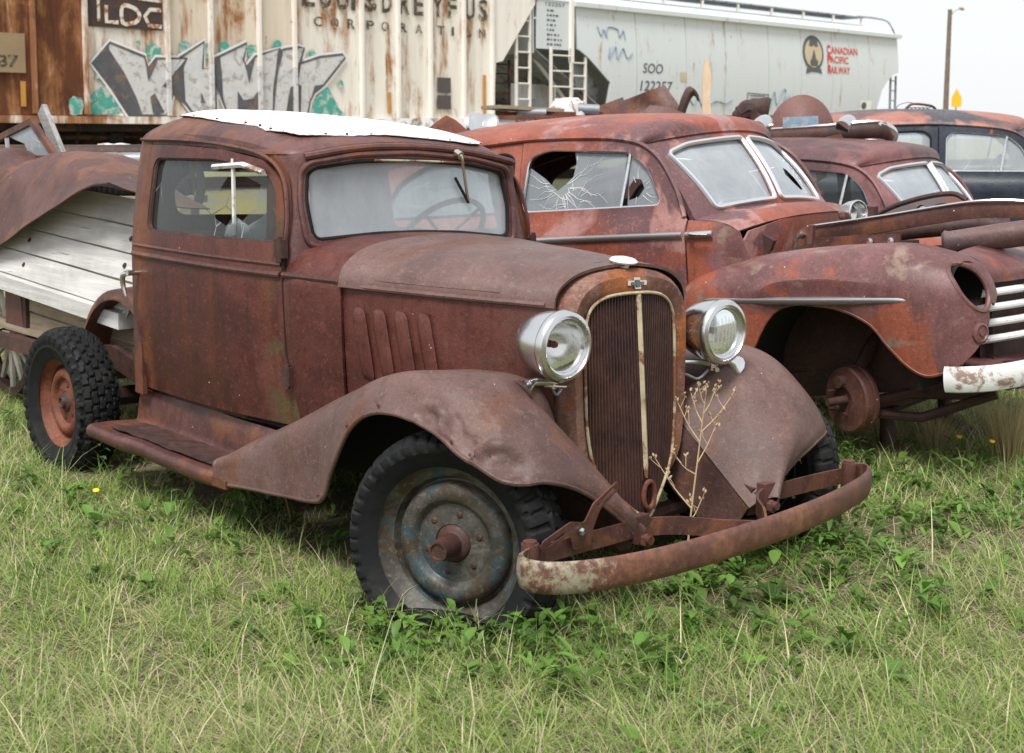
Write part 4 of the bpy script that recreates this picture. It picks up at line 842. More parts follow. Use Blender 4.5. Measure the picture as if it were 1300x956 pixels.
def wing(lip, sg, dents, bul=1.0):
    rows = []
    for k, (c, l) in enumerate(zip(CREST, lip)):
        c, l = np.array(c), np.array(l); x = c[0]
        wy = float(wid(np.clip(x, -1.0, .1))) - .02
        if k <= 5: inn = [np.array((x, -min(wy, .60), c[2] - .035)), np.array((x, -(wy * .55 + .45 * abs(c[1])), c[2] - .004))]
        elif k <= 9: inn = [np.array((x - .02 * (k - 5), -max(wy - .0, .285), c[2] - .10 - .03 * (k - 6))), np.array((x, -(wy * .5 + .5 * abs(c[1])), c[2] - .022))]
        else:
            t = (k - 10) / 4; i0 = np.array((.03, -.285, .580)) * (1 - t) + np.array((.375, -.258, .335)) * t; inn = [i0, i0 * .5 + c * .5 + np.array((.02, -.01, .012)) * (1 - t)]
        if k <= 4: out = [c * .55 + l * .45 + np.array((0, -.028, .085 * (1 - k * .0))) * np.array((1, 1, min(1, (c[2] - l[2]) * 4))), c * .2 + l * .8 + np.array((0, -.012, .03))]
        elif k <= 9: out = [c * .62 + l * .38 + np.array((0, -.035, .042)), c * .25 + l * .75 + np.array((0, -.022, .034))]
        else: out = [c * .6 + l * .4 + np.array((.022, -.012, .018)) * bul, c * .2 + l * .8 + np.array((.012, -.006, .008)) * bul]
        rows.append(inn + [c] + out + [l])
    V, F = net(rows, 170, 64, flip=True)
    if dents:
        V = dent(V, .005, 5, 1)
        for (p, r, a) in (((.10, -.80, .66), .10, (.0, .030, -.014)), ((.22, -.78, .60), .06, (.0, .03, .008)), ((.0, -.83, .72), .07, (0, .022, -.010)), ((-.12, -.83, .735), .07, (0, .02, -.008)), ((.30, -.72, .58), .06, (-.02, .02, -.01))):
            w = np.exp(-((V - np.array(p))**2).sum(1) / r**2)[:, None]; V = V + w * np.array(a)
        m = np.exp(-((V - np.array((.13, -.79, .63)))**2 / np.array((.05, .02, .02))).sum(1)); n1 = np.abs(vnoise(V + 2.2, 9)); n2 = np.abs(vnoise(V + 7.1, 19)); r_ = np.maximum(0, .22 - n1) * .12 + np.maximum(0, .25 - n2) * .035 - .008
        V = V + (m * r_)[:, None] * np.array((.2, -.8, .55))
    else: V = dent(V, .003, 4, 6)
    E = V.reshape(170, 64, 3)[:, -1]
    if sg > 0: V = V * np.array((1, -1, 1)); F = [f[::-1] for f in F]; E = E * np.array((1, -1, 1))
    w = mk('front_wing', (roll(V), F), M['rust_wing'], C1, thick=.006)
    mk('wing_bead', tube(roll(E), .0085, 8), M['rust_wing'], w); Q = V.reshape(170, 64, 3)[0]; mk('wing_end_bead', tube(roll(Q), .011, 8), M['rust_wing'], w)
    for k in (43, 71, 83, 102, 108):
        p = roll(E[k:k + 1] + np.array((0, sg * .004, .022)))[0]; mk('rivet', lathe([(.006, 0), (.005, .003), (.0005, .004)], p, (0, sg, .2), 8), M['rust_mid'], w)
    # apron closing the wing to the frame under the radiator
    AP = [[(-.02, sg * .26, .60), (.0, sg * .25, .50), (.02, sg * .24, .36)], [(.10, sg * .283, .535), (.10, sg * .27, .44), (.10, sg * .25, .30)], [(.22, sg * .275, .448), (.20, sg * .27, .36), (.18, sg * .25, .25)], [(.37, sg * .258, .335), (.34, sg * .255, .29), (.30, sg * .24, .23)]]
    mk('wing_apron', rollVF(net(AP, 14, 16, flip=sg > 0)), M['rust_wing'], w, thick=.004)
wing(LIP, -1, True); wing(LIPF, 1, False, 2.0)
# ---- running boards
for sg in (-1, 1):
    rows = [[(x, sg * -a * -1, z + .012 * (x + 1.8) * -1) for a, z in ((.800, .235), (.832, .255), (.838, .283), (.826, .300), (.80, .304), (.70, .303), (.625, .303), (.605, .312), (.598, .35), (.59, .40), (.575, .44))] for x in np.linspace(-2.33, -1.20, 6)]
    V, F = net(rows, 50, 40, flip=sg < 0); V = dent(V, .007, 5, 3)
    rb = mk('running_board', (roll(V), F), M['rust1'], C1, thick=.008)
    V, F = net([[(x, sg * a, .311 - .012 * (x + 1.8)) for a in np.linspace(.635, .79, 5)] for x in np.linspace(-2.20, -1.24, 8)], 60, 16, flip=sg < 0)
    V[:, 2] += .006 * vnoise(V, 22); mk('rubber_mat', (roll(V), F), M['rust_dark'], rb, thick=.004)
    mk('end_clamp', box((-1.195, sg * .835, .278), (.10, .02, .03)), M['rust1'], rb, smooth=False)
for sg in (-1, 1): mk('splash_panel', panel2d([(-.95, .36), (.05, .36), (.05, .60), (-.2, .68), (-.6, .60), (-.95, .46)], [], lambda x, z, sg=sg: roll(np.stack([x, sg * (wid(x) + .012), z], 1)), .1, flip=sg > 0), M['dark'], C1, thick=.004)
# ---- floor, chassis
mk('floor_pan', box((-1.68, 0, .46), (1.30, 1.14, .03)), M['dark'], C1, smooth=False)
mk('firewall', box((-.95, 0, .75), (.02, 1.0, .68)), M['dark'], C1, smooth=False)
for sg in (-1, 1): mk('frame_rail', tube([(.36, sg * .30, .32), (.1, sg * .32, .38), (-.6, sg * .36, .40), (-1.6, sg * .45, .40), (-2.4, sg * .47, .44), (-2.8, sg * .47, .52), (-3.35, sg * .47, .48)], 1, prof=[(-.022, -.05), (.022, -.05), (.022, .05), (-.022, .05)], up=(0, 0, 1)), M['rust_dark'], C1, smooth=False)
mk('front_axle', tube(cr([(0, -.62, .30), (0, -.4, .24), (0, 0, .22), (0, .4, .24), (0, .62, .30)], 16), .032, 8), M['rust_dark'], C1); mk('rear_axle', tube([(-2.8, -.66, .33), (-2.8, 0, .33), (-2.8, .66, .33)], .045, 8), M['rust_dark'], C1)
mk('engine_block', join(box((-.42, 0, .62), (.62, .26, .42)), box((-.42, 0, .88), (.58, .2, .12)), cyl((-.1, 0, .6), (-.04, 0, .6), .17)), M['rust_dark'], C1)
# ---- interior
mk('seat_cushion', rollVF(net([[(x, y, .66 + .05 * math.sin((x + 2.2) * 4) * 1 + h) for x in np.linspace(-2.15, -1.65, 5)] for y, h in ((-.52, 0), (-.25, .03), (0, .02), (.25, .03), (.52, 0))], 16, 16, flip=True)), M['cloth'], C1, thick=.1)
mk('seat_back', rollVF(net([[(-2.16 - (z - .7) * .22, y, z) for z in np.linspace(.68, 1.12, 5)] for y in (-.52, -.25, 0, .25, .52)], 16, 16)), M['cloth'], C1, thick=.1)
mk('headlining', rollVF((np.vstack([dome(LP, r) for r in (.99, .9, .7, .4, .05)]) + np.array((0, 0, -.05)), grid_faces(5, 132, False, True))), M['cloth'], C1)
mk('dashboard', box((-1.13, 0, 1.10), (.05, 1.02, .12)), M['dash'], C1, smooth=False)
sw = np.array((-1.30, .28, 1.13)); sa = np.array((-.75, 0, .66)); sa /= np.linalg.norm(sa); s1 = np.array((0, 1, 0)); s2 = np.cross(sa, s1); A = np.linspace(0, 2 * math.pi, 36, endpoint=False)
stw = mk('steering_wheel', tube(sw + .20 * (np.outer(np.cos(A), s1) + np.outer(np.sin(A), s2)), .012, 8, True), M['dark'], C1)
for k in range(4): mk('spoke', tube([sw - sa * .03, sw + .20 * (math.cos(k * math.pi / 2 + .7) * s1 + math.sin(k * math.pi / 2 + .7) * s2)], .007, 6), M['dark'], stw)
mk('steering_column', cyl(sw - sa * .03, sw - sa * .55, .022), M['dark'], stw)
# ---- wheels
def tyre_mesh(Rt=.345, rr=.205, W=.178, lug='block', n=240):
    prof = []
    for a in np.linspace(0, 1, 9): prof.append((-W * .36 - W * .16 * math.sin(a * math.pi * .62), rr - .004 + (Rt - .030 - rr) * a))
    tw = np.linspace(-.078, .078, 32)
    for w in tw: prof.append((w, Rt - .002 - .020 * (abs(w) / .078)**3.5))
    for a in np.linspace(1, 0, 9): prof.append((W * .36 + W * .16 * math.sin(a * math.pi * .62), rr - .004 + (Rt - .030 - rr) * a))
    pr = np.array(prof); th = np.linspace(0, 2 * math.pi, n, endpoint=False); m = len(pr)
    Wd = np.broadcast_to(pr[:, 0], (n, m)); Rd = np.broadcast_to(pr[:, 1], (n, m)).copy(); T = th[:, None] + 0 * Wd
    on = (np.abs(Wd) <= .0781) & (pr[:, 1] > Rt - .03)[None]
    if lug == 'block':
        N = 34; row = np.floor((Wd + .078) / .0312); fr = np.mod(T * N / (2 * math.pi) + .5 * np.mod(row, 2) + 2.2 * np.abs(Wd), 1); fw = np.mod((Wd + .078) / .0312 + .10 * np.sin(T * N), 1)
        g = ((fr < .24) | (fw < .16)) & on
    else:
        N = 44; fr = np.mod(T * N / (2 * math.pi) + np.where(np.abs(Wd) < .03, .5 + 6 * Wd, 0), 1); g = (((fr < .25) & (np.abs(Wd) > .034)) | (np.abs(np.abs(Wd) - .034) < .004) | ((fr < .12) & (np.abs(Wd) < .03))) & on
    Rd = Rd - g * .011
    sh = (~on) & (Rd > Rt - .062) & (np.mod(T * N / (2 * math.pi), 1) > .30); Wd = Wd + np.sign(Wd) * sh * .006 + np.sign(Wd) * .004 * ((~on) & (np.abs(Rd - (rr + .045)) < .006))
    V = np.stack([Rd * np.cos(T), Wd, Rd * np.sin(T)], -1).reshape(-1, 3)
    return V, grid_faces(n, m, True, False)
def rim_parts(wheel, mat, hubmat, hub=.10, sg=-1):
    """outer face towards local -y (sg=-1)"""
    a = (0, sg, 0); o = np.array((0, 0, 0.))
    rim = mk('rim', lathe([(.200, -.075), (.203, .030), (.214, .048), (.2175, .058), (.2165, .066), (.211, .067), (.206, .060), (.199, .046), (.182, .030), (.172, .022), (.168, .004), (.163, -.006), (.158, -.004), (.155, .014), (.149, .028), (.136, .036), (.120, .037), (.110, .031), (.105, .020), (.100, .0145), (.094, .016), (.060, .018), (.050, .022)], o, a, 64), mat, wheel, thick=.003)
    mk('hub', lathe([(.050, .005), (.048, .020), (.040, .028), (.035, .030), (.030, .034), (.028, .034 + hub * .8), (.025, .036 + hub), (.020, .036 + hub), (.018, .030 + hub), (.0005, .030 + hub)], o, a, 28), hubmat, rim)
    for k in range(6):
        t = k * math.pi / 3 + .3; p = np.array((.076 * math.cos(t), sg * .010, .076 * math.sin(t))); mk('lug_nut', lathe([(.011, 0), (.010, .008), (.005, .012), (.0005, .012)], p, a, 6), M['rust_dark'], rim, smooth=False)
    for k in range(3):
        t = k * 2.094 + 1.1; A = np.linspace(t - .32, t + .32, 9); mk('rim_slot', tube(np.stack([.142 * np.cos(A), 0 * A + sg * .021, .142 * np.sin(A)], 1), [.002] + [.006] * 7 + [.002], 6), M['dark'], rim)
    mk('drum', lathe([(.15, -.07), (.15, -.01), (.05, -.005)], o, a, 32), M['rust_dark'], rim)
    return rim
ST = R(23)
def place_wheel(name, x, y, z, rot, lug, mat, hubmat, hub, sg, Rt, flatten=False, rs=1.0):
    w = bpy.data.objects.new(name, None); COL.objects.link(w); w.parent = C1; w.location = (x, y, z); w.rotation_euler = (0, 0, rot); w.empty_display_size = .1
    V, F = tyre_mesh(Rt, .205 * rs, lug=lug)
    if flatten:
        lim = -z + .085; d = np.clip(lim - V[:, 2], 0, None); V[:, 1] += np.sign(V[:, 1]) * np.minimum(d, .06) * .9; V[:, 2] = np.maximum(V[:, 2], lim + .02 * np.clip(np.abs(V[:, 1]) - .09, 0, 1))
        low = np.clip((-V[:, 2] - .14) / .16, 0, 1); V[:, 1] *= 1 + .20 * low
    mk('tyre', (V, F), M['rubber'], w, ang=30)
    r = rim_parts(w, mat, hubmat, hub, sg); r.scale = (rs, 1, rs); return w
place_wheel('front_wheel', .01, -.70, .298, ST, 'bar', M['wheel_blue'], M['rust_dark'], .085, -1, .358, True, 1.22)
place_wheel('front_wheel', .0, .70, .330, ST, 'bar', M['wheel_blue'], M['rust_mid'], .085, 1, .340)
place_wheel('rear_wheel', -2.80, -.70, .335, 0, 'block', M['rust_orange'], M['rust_dark'], .012, -1, .345)
place_wheel('rear_wheel', -2.80, .70, .315, 0, 'block', M['rust_orange'], M['rust_dark'], .012, 1, .35)
# ---- front bumper
fb = [(.43, .775), (.455, .825), (.50, .842), (.555, .815), (.595, .74), (.625, .62), (.648, .45), (.662, .2), (.665, 0)]
fb = [(x, y * .95) for x, y in fb] + [(x, -y) for x, y in fb[-2::-1]]
P = cr(np.array([(x, y, .342) for x, y in [(.418, .768), (.44, .800), (.478, .775), (.530, .68), (.562, .58), (.602, .42), (.632, .25), (.656, .05), (.668, -.15), (.672, -.35), (.660, -.54), (.628, -.70), (.572, -.812), (.505, -.846), (.455, -.825), (.43, -.778)]]), 110)
bp = mk('front_bumper', tube(P, 1, prof=[(-.002, -.046), (-.009, -.041), (-.014, -.025), (-.016, 0), (-.014, .025), (-.009, .041), (-.002, .046), (.003, .044), (-.002, 0), (.003, -.044)][::-1], up=(0, 0, 1)), M['bumper1'], C1)
for sg in (-1, 1):
    e = cr(np.array([(.430, sg * .775, .342), (.455, sg * .825, .342), (.50, sg * .8435, .342), (.555, sg * .817, .342), (.593, sg * .745, .342)]), 20)
    if False: mk('chrome_remnant', tube(e + np.array((.002, sg * .001, 0)), 1, prof=[(.007, -.047), (.015, -.037), (.0205, -.018), (.0215, 0), (.0205, .018), (.015, .037), (.007, .047), (.005, .047), (.005, -.047)][::sg * 1], up=(0, 0, 1)), M['nickel'], bp)
    mk('end_bolt', join(cyl((.412, sg * .757, .292), (.412, sg * .757, .392), .026, n=18), cyl((.412, sg * .757, .392), (.412, sg * .757, .400), .020, n=18)), M['rust_mid'], bp)
    Pb = cr(np.array([(.400, sg * .745, .345), (.398, sg * .60, .348), (.400, sg * .42, .350), (.408, sg * .30, .352), (.46, sg * .19, .350), (.56, sg * .10, .345), (.632, sg * .02, .342)]), 40)
    mk('spring_bar', tube(Pb, 1, prof=[(-.004, -.028), (.004, -.028), (.004, .028), (-.004, .028)], up=(0, 0, 1)), M['rust_mid'], bp, smooth=False)
    mk('clamp', join(box((.405, sg * .303, .350), (.034, .055, .085)), cyl((.36, sg * .303, .322), (.455, sg * .303, .322), .014), lathe([(.022, 0), (.022, .016), (.0005, .02)], (.425, sg * .30, .318), (1, 0, 0), 6)), M['rust_mid'], bp, smooth=False)
    mk('bumper_iron', tube([(.38, sg * .303, .345), (.26, sg * .305, .34), (.12, sg * .32, .37)], 1, prof=[(-.02, -.012), (.02, -.012), (.02, .012), (-.02, .012)], up=(0, 0, 1)), M['rust_mid'], bp, smooth=False)
# slotted licence bracket bolted to the spring bar
def lb(a, b): return np.stack([.416 + .0 * a + .10 * b, -.585 + a * 1.25 + .0 * b, .335 + b], 1)
bl = [(.06, .0), (.075, .085), (.10, .105), (.125, .165), (.19, .205), (.205, .185), (.145, .145), (.13, .10), (.15, .03), (.145, 0)]
bl = [(-.005, .005), (.05, .005), (.055, .06), (.075, .115), (.135, .165), (.125, .188), (.05, .135), (.025, .082), (-.02, .095), (-.105, .055), (-.11, .03), (-.095, .022), (-.03, .055), (-.015, .045)]
s1_ = rnd([(.062, .13), (.118, .172), (.122, .164), (.068, .122)], .003); s2_ = rnd([(-.095, .042), (-.04, .068), (-.036, .06), (-.09, .034)], .003)
mk('licence_bracket', panel2d(rnd(bl, .008), [s1_, s2_], lb, .03), M['rust_mid'], bp, thick=.005); mk('bracket_bolt', lathe([(.012, 0), (.012, .008), (.0005, .01)], (.425, -.572, .395), (1, 0, .1), 6), M['chrome2'], bp)
# rear inner arch (no rear wings left)
A = np.linspace(R(20), R(168), 24)
for sg in (-1, 1):
    V = np.vstack([np.stack([-2.62 + r * np.cos(A), np.full(24, sg * y), .42 + r * np.sin(A)], 1) for r, y in ((.44, .42), (.43, .54), (.40, .56), (.385, .56), (.38, .42))])
    mk('rear_inner_arch', (V, grid_faces(5, 24, flip=sg > 0)), M['rust_mid'], C1, thick=.004)
# ================================================================== the forties cars
def smooth_interp(xs, ys): 
    q = cr(np.stack([xs, ys], 1), 160); return lambda x: np.interp(x, q[:, 0], q[:, 1])
W4 = smooth_interp([-4.4, -3.9, -3.2, -2.5, -1.8, -1.2, -.75, -.4], [.55, .72, .80, .82, .82, .81, .785, .74])
def side4(x, z):
    x, z = np.asarray(x, float), np.asarray(z, float); w = W4(x); lo = np.clip((.95 - z) / .55, 0, 1.2); sh = np.clip((z - 1.12) / .10, 0, 1); up = np.clip((z - 1.2) / .42, 0, 1.2)
    return w - .05 * lo**2 - .045 * sh * sh * (3 - 2 * sh) - .045 * up - .035 * up**2
def sf4(off, sg=-1): return lambda x, z: np.stack([x, sg * (side4(x, z) + off), z], 1)
DRIP = cr([(-3.05, 1.47), (-2.5, 1.60), (-1.93, 1.635), (-1.56, 1.635), (-1.13, 1.60), (-.94, 1.52), (-.82, 1.36), (-.76, 1.20)], 60)
def wind4(off=0):
    """windscreen surface: s in -1..1 across, t in 0..1 up"""
    def fn(s, t):
        s, t = np.asarray(s, float), np.asarray(t, float); k = 1 - s**2
        b = np.stack([-.715 + .075 * k, s * .735, 1.19 + .045 * k], -1); u = np.stack([-1.015 + .165 * k, s * .655, 1.56 + .045 * k], -1)
        p = b + (u - b) * t[..., None]; p[..., 0] += .022 * np.sin(t * math.pi) + off; return p
    return fn
def car40(T, body, roofm, fenm, glassw, glasss, four_door=False, broken=False, front=True, bellchrome=True, lower=.38):
    WINF = rnd([(-1.735, 1.262), (-1.70, 1.545), (-1.58, 1.578), (-1.08, 1.535), (-.965, 1.44), (-.885, 1.262)], .05) if not four_door else rnd([(-1.56, 1.25), (-1.56, 1.53), (-1.50, 1.575), (-1.08, 1.545), (-.965, 1.45), (-.875, 1.25)], .05)
    WINR = rnd([(-2.75, 1.262), (-2.62, 1.46), (-2.42, 1.545), (-1.86, 1.575), (-1.80, 1.55), (-1.80, 1.262)], .05) if not four_door else rnd([(-2.42, 1.26), (-2.36, 1.50), (-2.20, 1.56), (-1.74, 1.58), (-1.68, 1.54), (-1.68, 1.26)], .06)
    zs = lower
    up = [tuple(p) for p in DRIP]
    def cut(a, b): return [(x, z - .012) for x, z in up if a <= x <= b]
    xr = -1.75 if not four_door else -1.62
    for sg in (-1, 1):
        c = cut(xr, -.765)
        L = [(xr + .004, zs)] + [(xr + .004, c[0][1])] + c + [(-.745, 1.19), (-.745, .9), (-.70, zs)]
        d = mk('door', panel2d(L, [WINF], sf4(.006, sg), .05, flip=sg > 0), body, T, thick=.03)
        c2 = cut(-3.05, xr)
        L2 = [(-4.0, zs + .1), (-4.0, .95), (-3.5, 1.16), (-3.05, 1.42)] + c2 + [(xr - .004, c2[-1][1]), (xr - .004, zs)]
        q = mk('rear_door' if four_door else 'quarter_panel', panel2d(L2, [WINR], sf4(.0, sg), .06, flip=sg > 0), body, T, thick=.02)
        mk('door_pillar', panel2d([(xr - .05, zs), (xr - .05, 1.6), (xr + .05, 1.6), (xr + .05, zs)], [], sf4(-.03, sg), .1, flip=sg > 0), M['dark'], T, thick=.01)
        mk('drip_rail', tube(np.stack([DRIP[:, 0], sg * (side4(DRIP[:, 0], DRIP[:, 1]) + .010), DRIP[:, 1]], 1), .012, 6), roofm, T)
        # cowl side
        mk('cowl_side', panel2d([(-.738, zs + .1), (-.738, 1.185), (-.56, 1.165), (-.47, 1.12), (-.43, 1.0), (-.43, zs + .1)], [], sf4(.0, sg), .06, flip=sg > 0), fenm, T, thick=.01)
        for W, nm, pr in ((WINF, 'window', d), (WINR, 'window', q)):
            P = resamp(W, .03); wt = mk('window_trim', tube(np.stack([P[:, 0], sg * (side4(P[:, 0], P[:, 1]) - .004), P[:, 1]], 1), .009, 6, True), M['chrome2'] if W is WINF else M['dark'], pr)
            fn = sf4(-.018, sg)
            holes = []
            if broken and W is WINF and sg < 0: holes = [[(-1.70, 1.54), (-1.66, 1.575), (-1.42, 1.60), (-1.40, 1.50), (-1.42, 1.42), (-1.46, 1.40), (-1.50, 1.365)], [(-1.09, 1.36), (-1.06, 1.40), (-1.02, 1.395), (-1.0, 1.35), (-1.03, 1.31), (-1.085, 1.295)]]
            if holes:
                # a corner of the main pane is gone; the vent pane has a hole
                Lm = [(-1.74, 1.25), (-1.715, 1.50), (-1.60, 1.43), (-1.52, 1.365), (-1.47, 1.395), (-1.425, 1.43), (-1.41, 1.50), (-1.43, 1.575), (-1.11, 1.545), (-1.125, 1.25)]
                mk('window_glass', panel2d(Lm, [], fn, .08), glasss, wt)
                def star(name, cx, cz, n, rmax, sd, inside):
                    rn = random.Random(sd); parts = []
                    for i in range(n):
                        a = i * 2 * math.pi / n + rn.uniform(-.2, .2); r = rn.uniform(.035, .06); q = [(cx + r * math.cos(a), cz + r * math.sin(a))]
                        R1 = rmax * rn.uniform(.35, 1.0)
                        while r < R1: r += .035; a += rn.uniform(-.12, .12); q.append((cx + r * math.cos(a), cz + r * math.sin(a)))
                        q = [p for p in q if inpoly(np.array([p]), np.array(inside))[0]]
                        if len(q) > 1: q = np.array(q); parts.append(tube(sf4(-.0165, sg)(q[:, 0], q[:, 1]), np.linspace(.0016, .0006, len(q)), 4))
                    if parts: mk(name, join(*parts), M['halo'], wt, smooth=False, kind='stuff')
                star('glass_cracks', -1.49, 1.38, 26, .45, 3, Lm); star('glass_cracks', -1.42, 1.30, 12, .25, 9, Lm); star('glass_cracks', -1.04, 1.345, 14, .2, 5, [(-1.09, 1.26), (-1.08, 1.52), (-.97, 1.43), (-.90, 1.26)])
                mk('vent_glass', panel2d(rnd([(-1.095, 1.25), (-1.085, 1.54), (-.965, 1.44), (-.885, 1.25)], .03), [holes[1]], fn, .04), glasss, wt)
            else: mk('window_glass', panel2d(W, [], fn, .1), glasss, wt)
            if W is WINF: mk('vent_bar', tube([(-1.125, sg * (float(side4(-1.12, 1.25)) - .004), 1.25), (-1.08, sg * (float(side4(-1.09, 1.54)) - .004), 1.54)], .010, 6), M['chrome2'], wt)
        if bellchrome:
            for a, b in ((-1.745, -.755), (-.735, -.60)):
                P = [(x, sg * (float(side4(x, 1.115)) + .008), 1.115) for x in np.linspace(a, b, 12)]
                mk('belt_trim', tube(P, 1, prof=[(-.002, -.017), (.010, -.012), (.014, 0), (.010, .012), (-.002, .017)] if sg < 0 else [(.002, .017), (-.010, .012), (-.014, 0), (-.010, -.012), (.002, -.017)], up=(0, 0, 1)), M['stainless'], d)
            q0 = np.array((-.70, sg * (float(side4(-.70, 1.115)) + .012), 1.118)); mk('door_handle', tube(cr([q0 + (0, sg * .0, 0), q0 + (.01, sg * .035, .004), q0 + (.035, sg * .04, 0), q0 + (.10, sg * .03, -.004)], 10), [.014, .014, .013, .012, .012, .011, .010, .009, .008, .005]), M['chrome'], d)
    # roof
    ST_ = [(-3.95, .62, .96, 1.02), (-3.5, .68, 1.17, 1.27), (-3.05, .70, 1.45, 1.56), (-2.6, .69, 1.59, 1.71), (-2.2, .685, 1.628, 1.757), (-1.8, .683, 1.637, 1.762), (-1.5, .680, 1.633, 1.752), (-1.22, .672, 1.612, 1.725), (-1.05, .664, 1.583, 1.685)]
    rows = []; ts = np.array([-1, -.985, -.95, -.88, -.76, -.55, -.28, 0, .28, .55, .76, .88, .95, .985, 1])
    for k, (x, yd, zd, zc) in enumerate(ST_):
        f = max(0, (x + 1.8) / .75)**1.6; yd = float(side4(x, zd)) if x > -3.2 else yd + .02
        rows.append([(x + .13 * f * (1 - t * t), t * yd, zd + (zc - zd) * (1 - abs(t)**3.0)**(1 / 1.5)) for t in ts])
    w = wind4()(ts * .995, np.full(15, 1.04)); rows.append([tuple(p) for p in w])
    mk('roof', net(rows, 60, 60), roofm, T, thick=.012)
    # windscreen
    Wf = wind4(); L = [(s, 0) for s in np.linspace(-1, 1, 21)] + [(s, 1.05) for s in np.linspace(1, -1, 21)]
    k = .65
    pane = lambda sg: rnd([(sg * .045, .075), (sg * .77, .075), (sg * .90, .86), (sg * .70, .935), (sg * .045, .955)], .05)
    fr = mk('windscreen_frame', panel2d([(s * k, t * .4) for s, t in L], [[(s * k, t * .4) for s, t in pane(sg)] for sg in (-1, 1)], lambda a, b: Wf(a / k, b / .4), .03), roofm if not four_door else body, T, thick=.03)
    for sg in (-1, 1):
        P = pane(sg); hl = []
        if broken and sg > 0: hl = [[(.40, .42), (.44, .52), (.50, .50), (.58, .38), (.62, .22), (.56, .20), (.48, .30)]]
        mk('windscreen_glass', panel2d([(s * k, t * .4) for s, t in P], [[(s * k, t * .4) for s, t in h] for h in hl], lambda a, b: wind4(-.02)(a / k, b / .4), .06), glassw, fr)
        Q = resamp(np.array(P), .04); mk('windscreen_trim', tube(wind4(.004)(Q[:, 0], Q[:, 1]), .013, 6, True), M['stainless'], fr)
    # cowl top
    rows = [wind4()(np.linspace(-1, 1, 13), np.full(13, .0))]
    for x, dz, w in ((-.62, -.008, .73), (-.55, -.028, .715), (-.50, -.062, .70)): rows.append(np.array([(x + .09 * (1 - s * s), s * w, 1.185 + dz + .055 * (1 - abs(s)**2.5)) for s in np.linspace(-1, 1, 13)]))
    mk('cowl_top', net(rows, 16, 50, flip=True), body, T, thick=.01)
    fw = panel2d([(-.72, .45), (.72, .45), (.725, 1.08), (.68, 1.12), (.4, 1.16), (0, 1.175), (-.4, 1.16), (-.68, 1.12), (-.725, 1.08)], [], lambda y, z: np.stack([-.455 + .04 * (1 - (y / .7)**2), y, z], 1), .08)
    mk('firewall', fw, body, T, thick=.01)
    # cabin insides
    mk('dashboard', box((-.86, 0, 1.16), (.08, 1.30, .16)), M['dash'], T, smooth=False)
    for x in (-1.75, -2.65) if four_door else (-1.8,): mk('seat', join(box((x + .28, 0, .78), (.5, 1.2, .2)), box((x, 0, 1.02), (.14, 1.2, .55), (-.2, 'Y'))), M['cloth'], T, smooth=False)
    mk('floor', box((-2.2, 0, zs + .05), (3.1, 1.4, .04)), M['dark'], T, smooth=False)
    A = np.linspace(0, 2 * math.pi, 30, endpoint=False); cw = np.array((-1.14, .32, 1.19)); s1, s2 = np.array((0, 1, 0)), np.array((.5, 0, .86)); mk('steering_wheel', tube(cw + .21 * (np.outer(np.cos(A), s1) + np.outer(np.sin(A), s2)), .012, 6, True), M['dark'], T)
    # boot and rear wings
    for sg in (-1, 1):
        rows = []
        for t in np.linspace(0, 1, 9):
            a = math.pi * (1 - t); x = -2.92 + .62 * math.cos(a) * (1.05 if t < .5 else .9); zt = .42 + .52 * math.sin(a)**.7
            rows.append([(x, sg * .72, zt + .02), (x, sg * .80, zt + .01), (x, sg * .90, zt - .06), (x, sg * .93, max(.36, zt - .22)), (x, sg * .90, max(.30, min(zt - .3, .45)))])
        mk('rear_wing', net(rows, 30, 16, flip=sg > 0), fenm, T, thick=.006)
    mk('tail_panel', net([[(-3.95, y, .96 + .06 * (1 - (y / .64)**2)), (-4.12, y * .96, .8), (-4.12, y * .92, .6), (-4.0, y * .9, .42)] for y in (-.64, -.4, 0, .4, .64)], 20, 14), body, T, thick=.01)
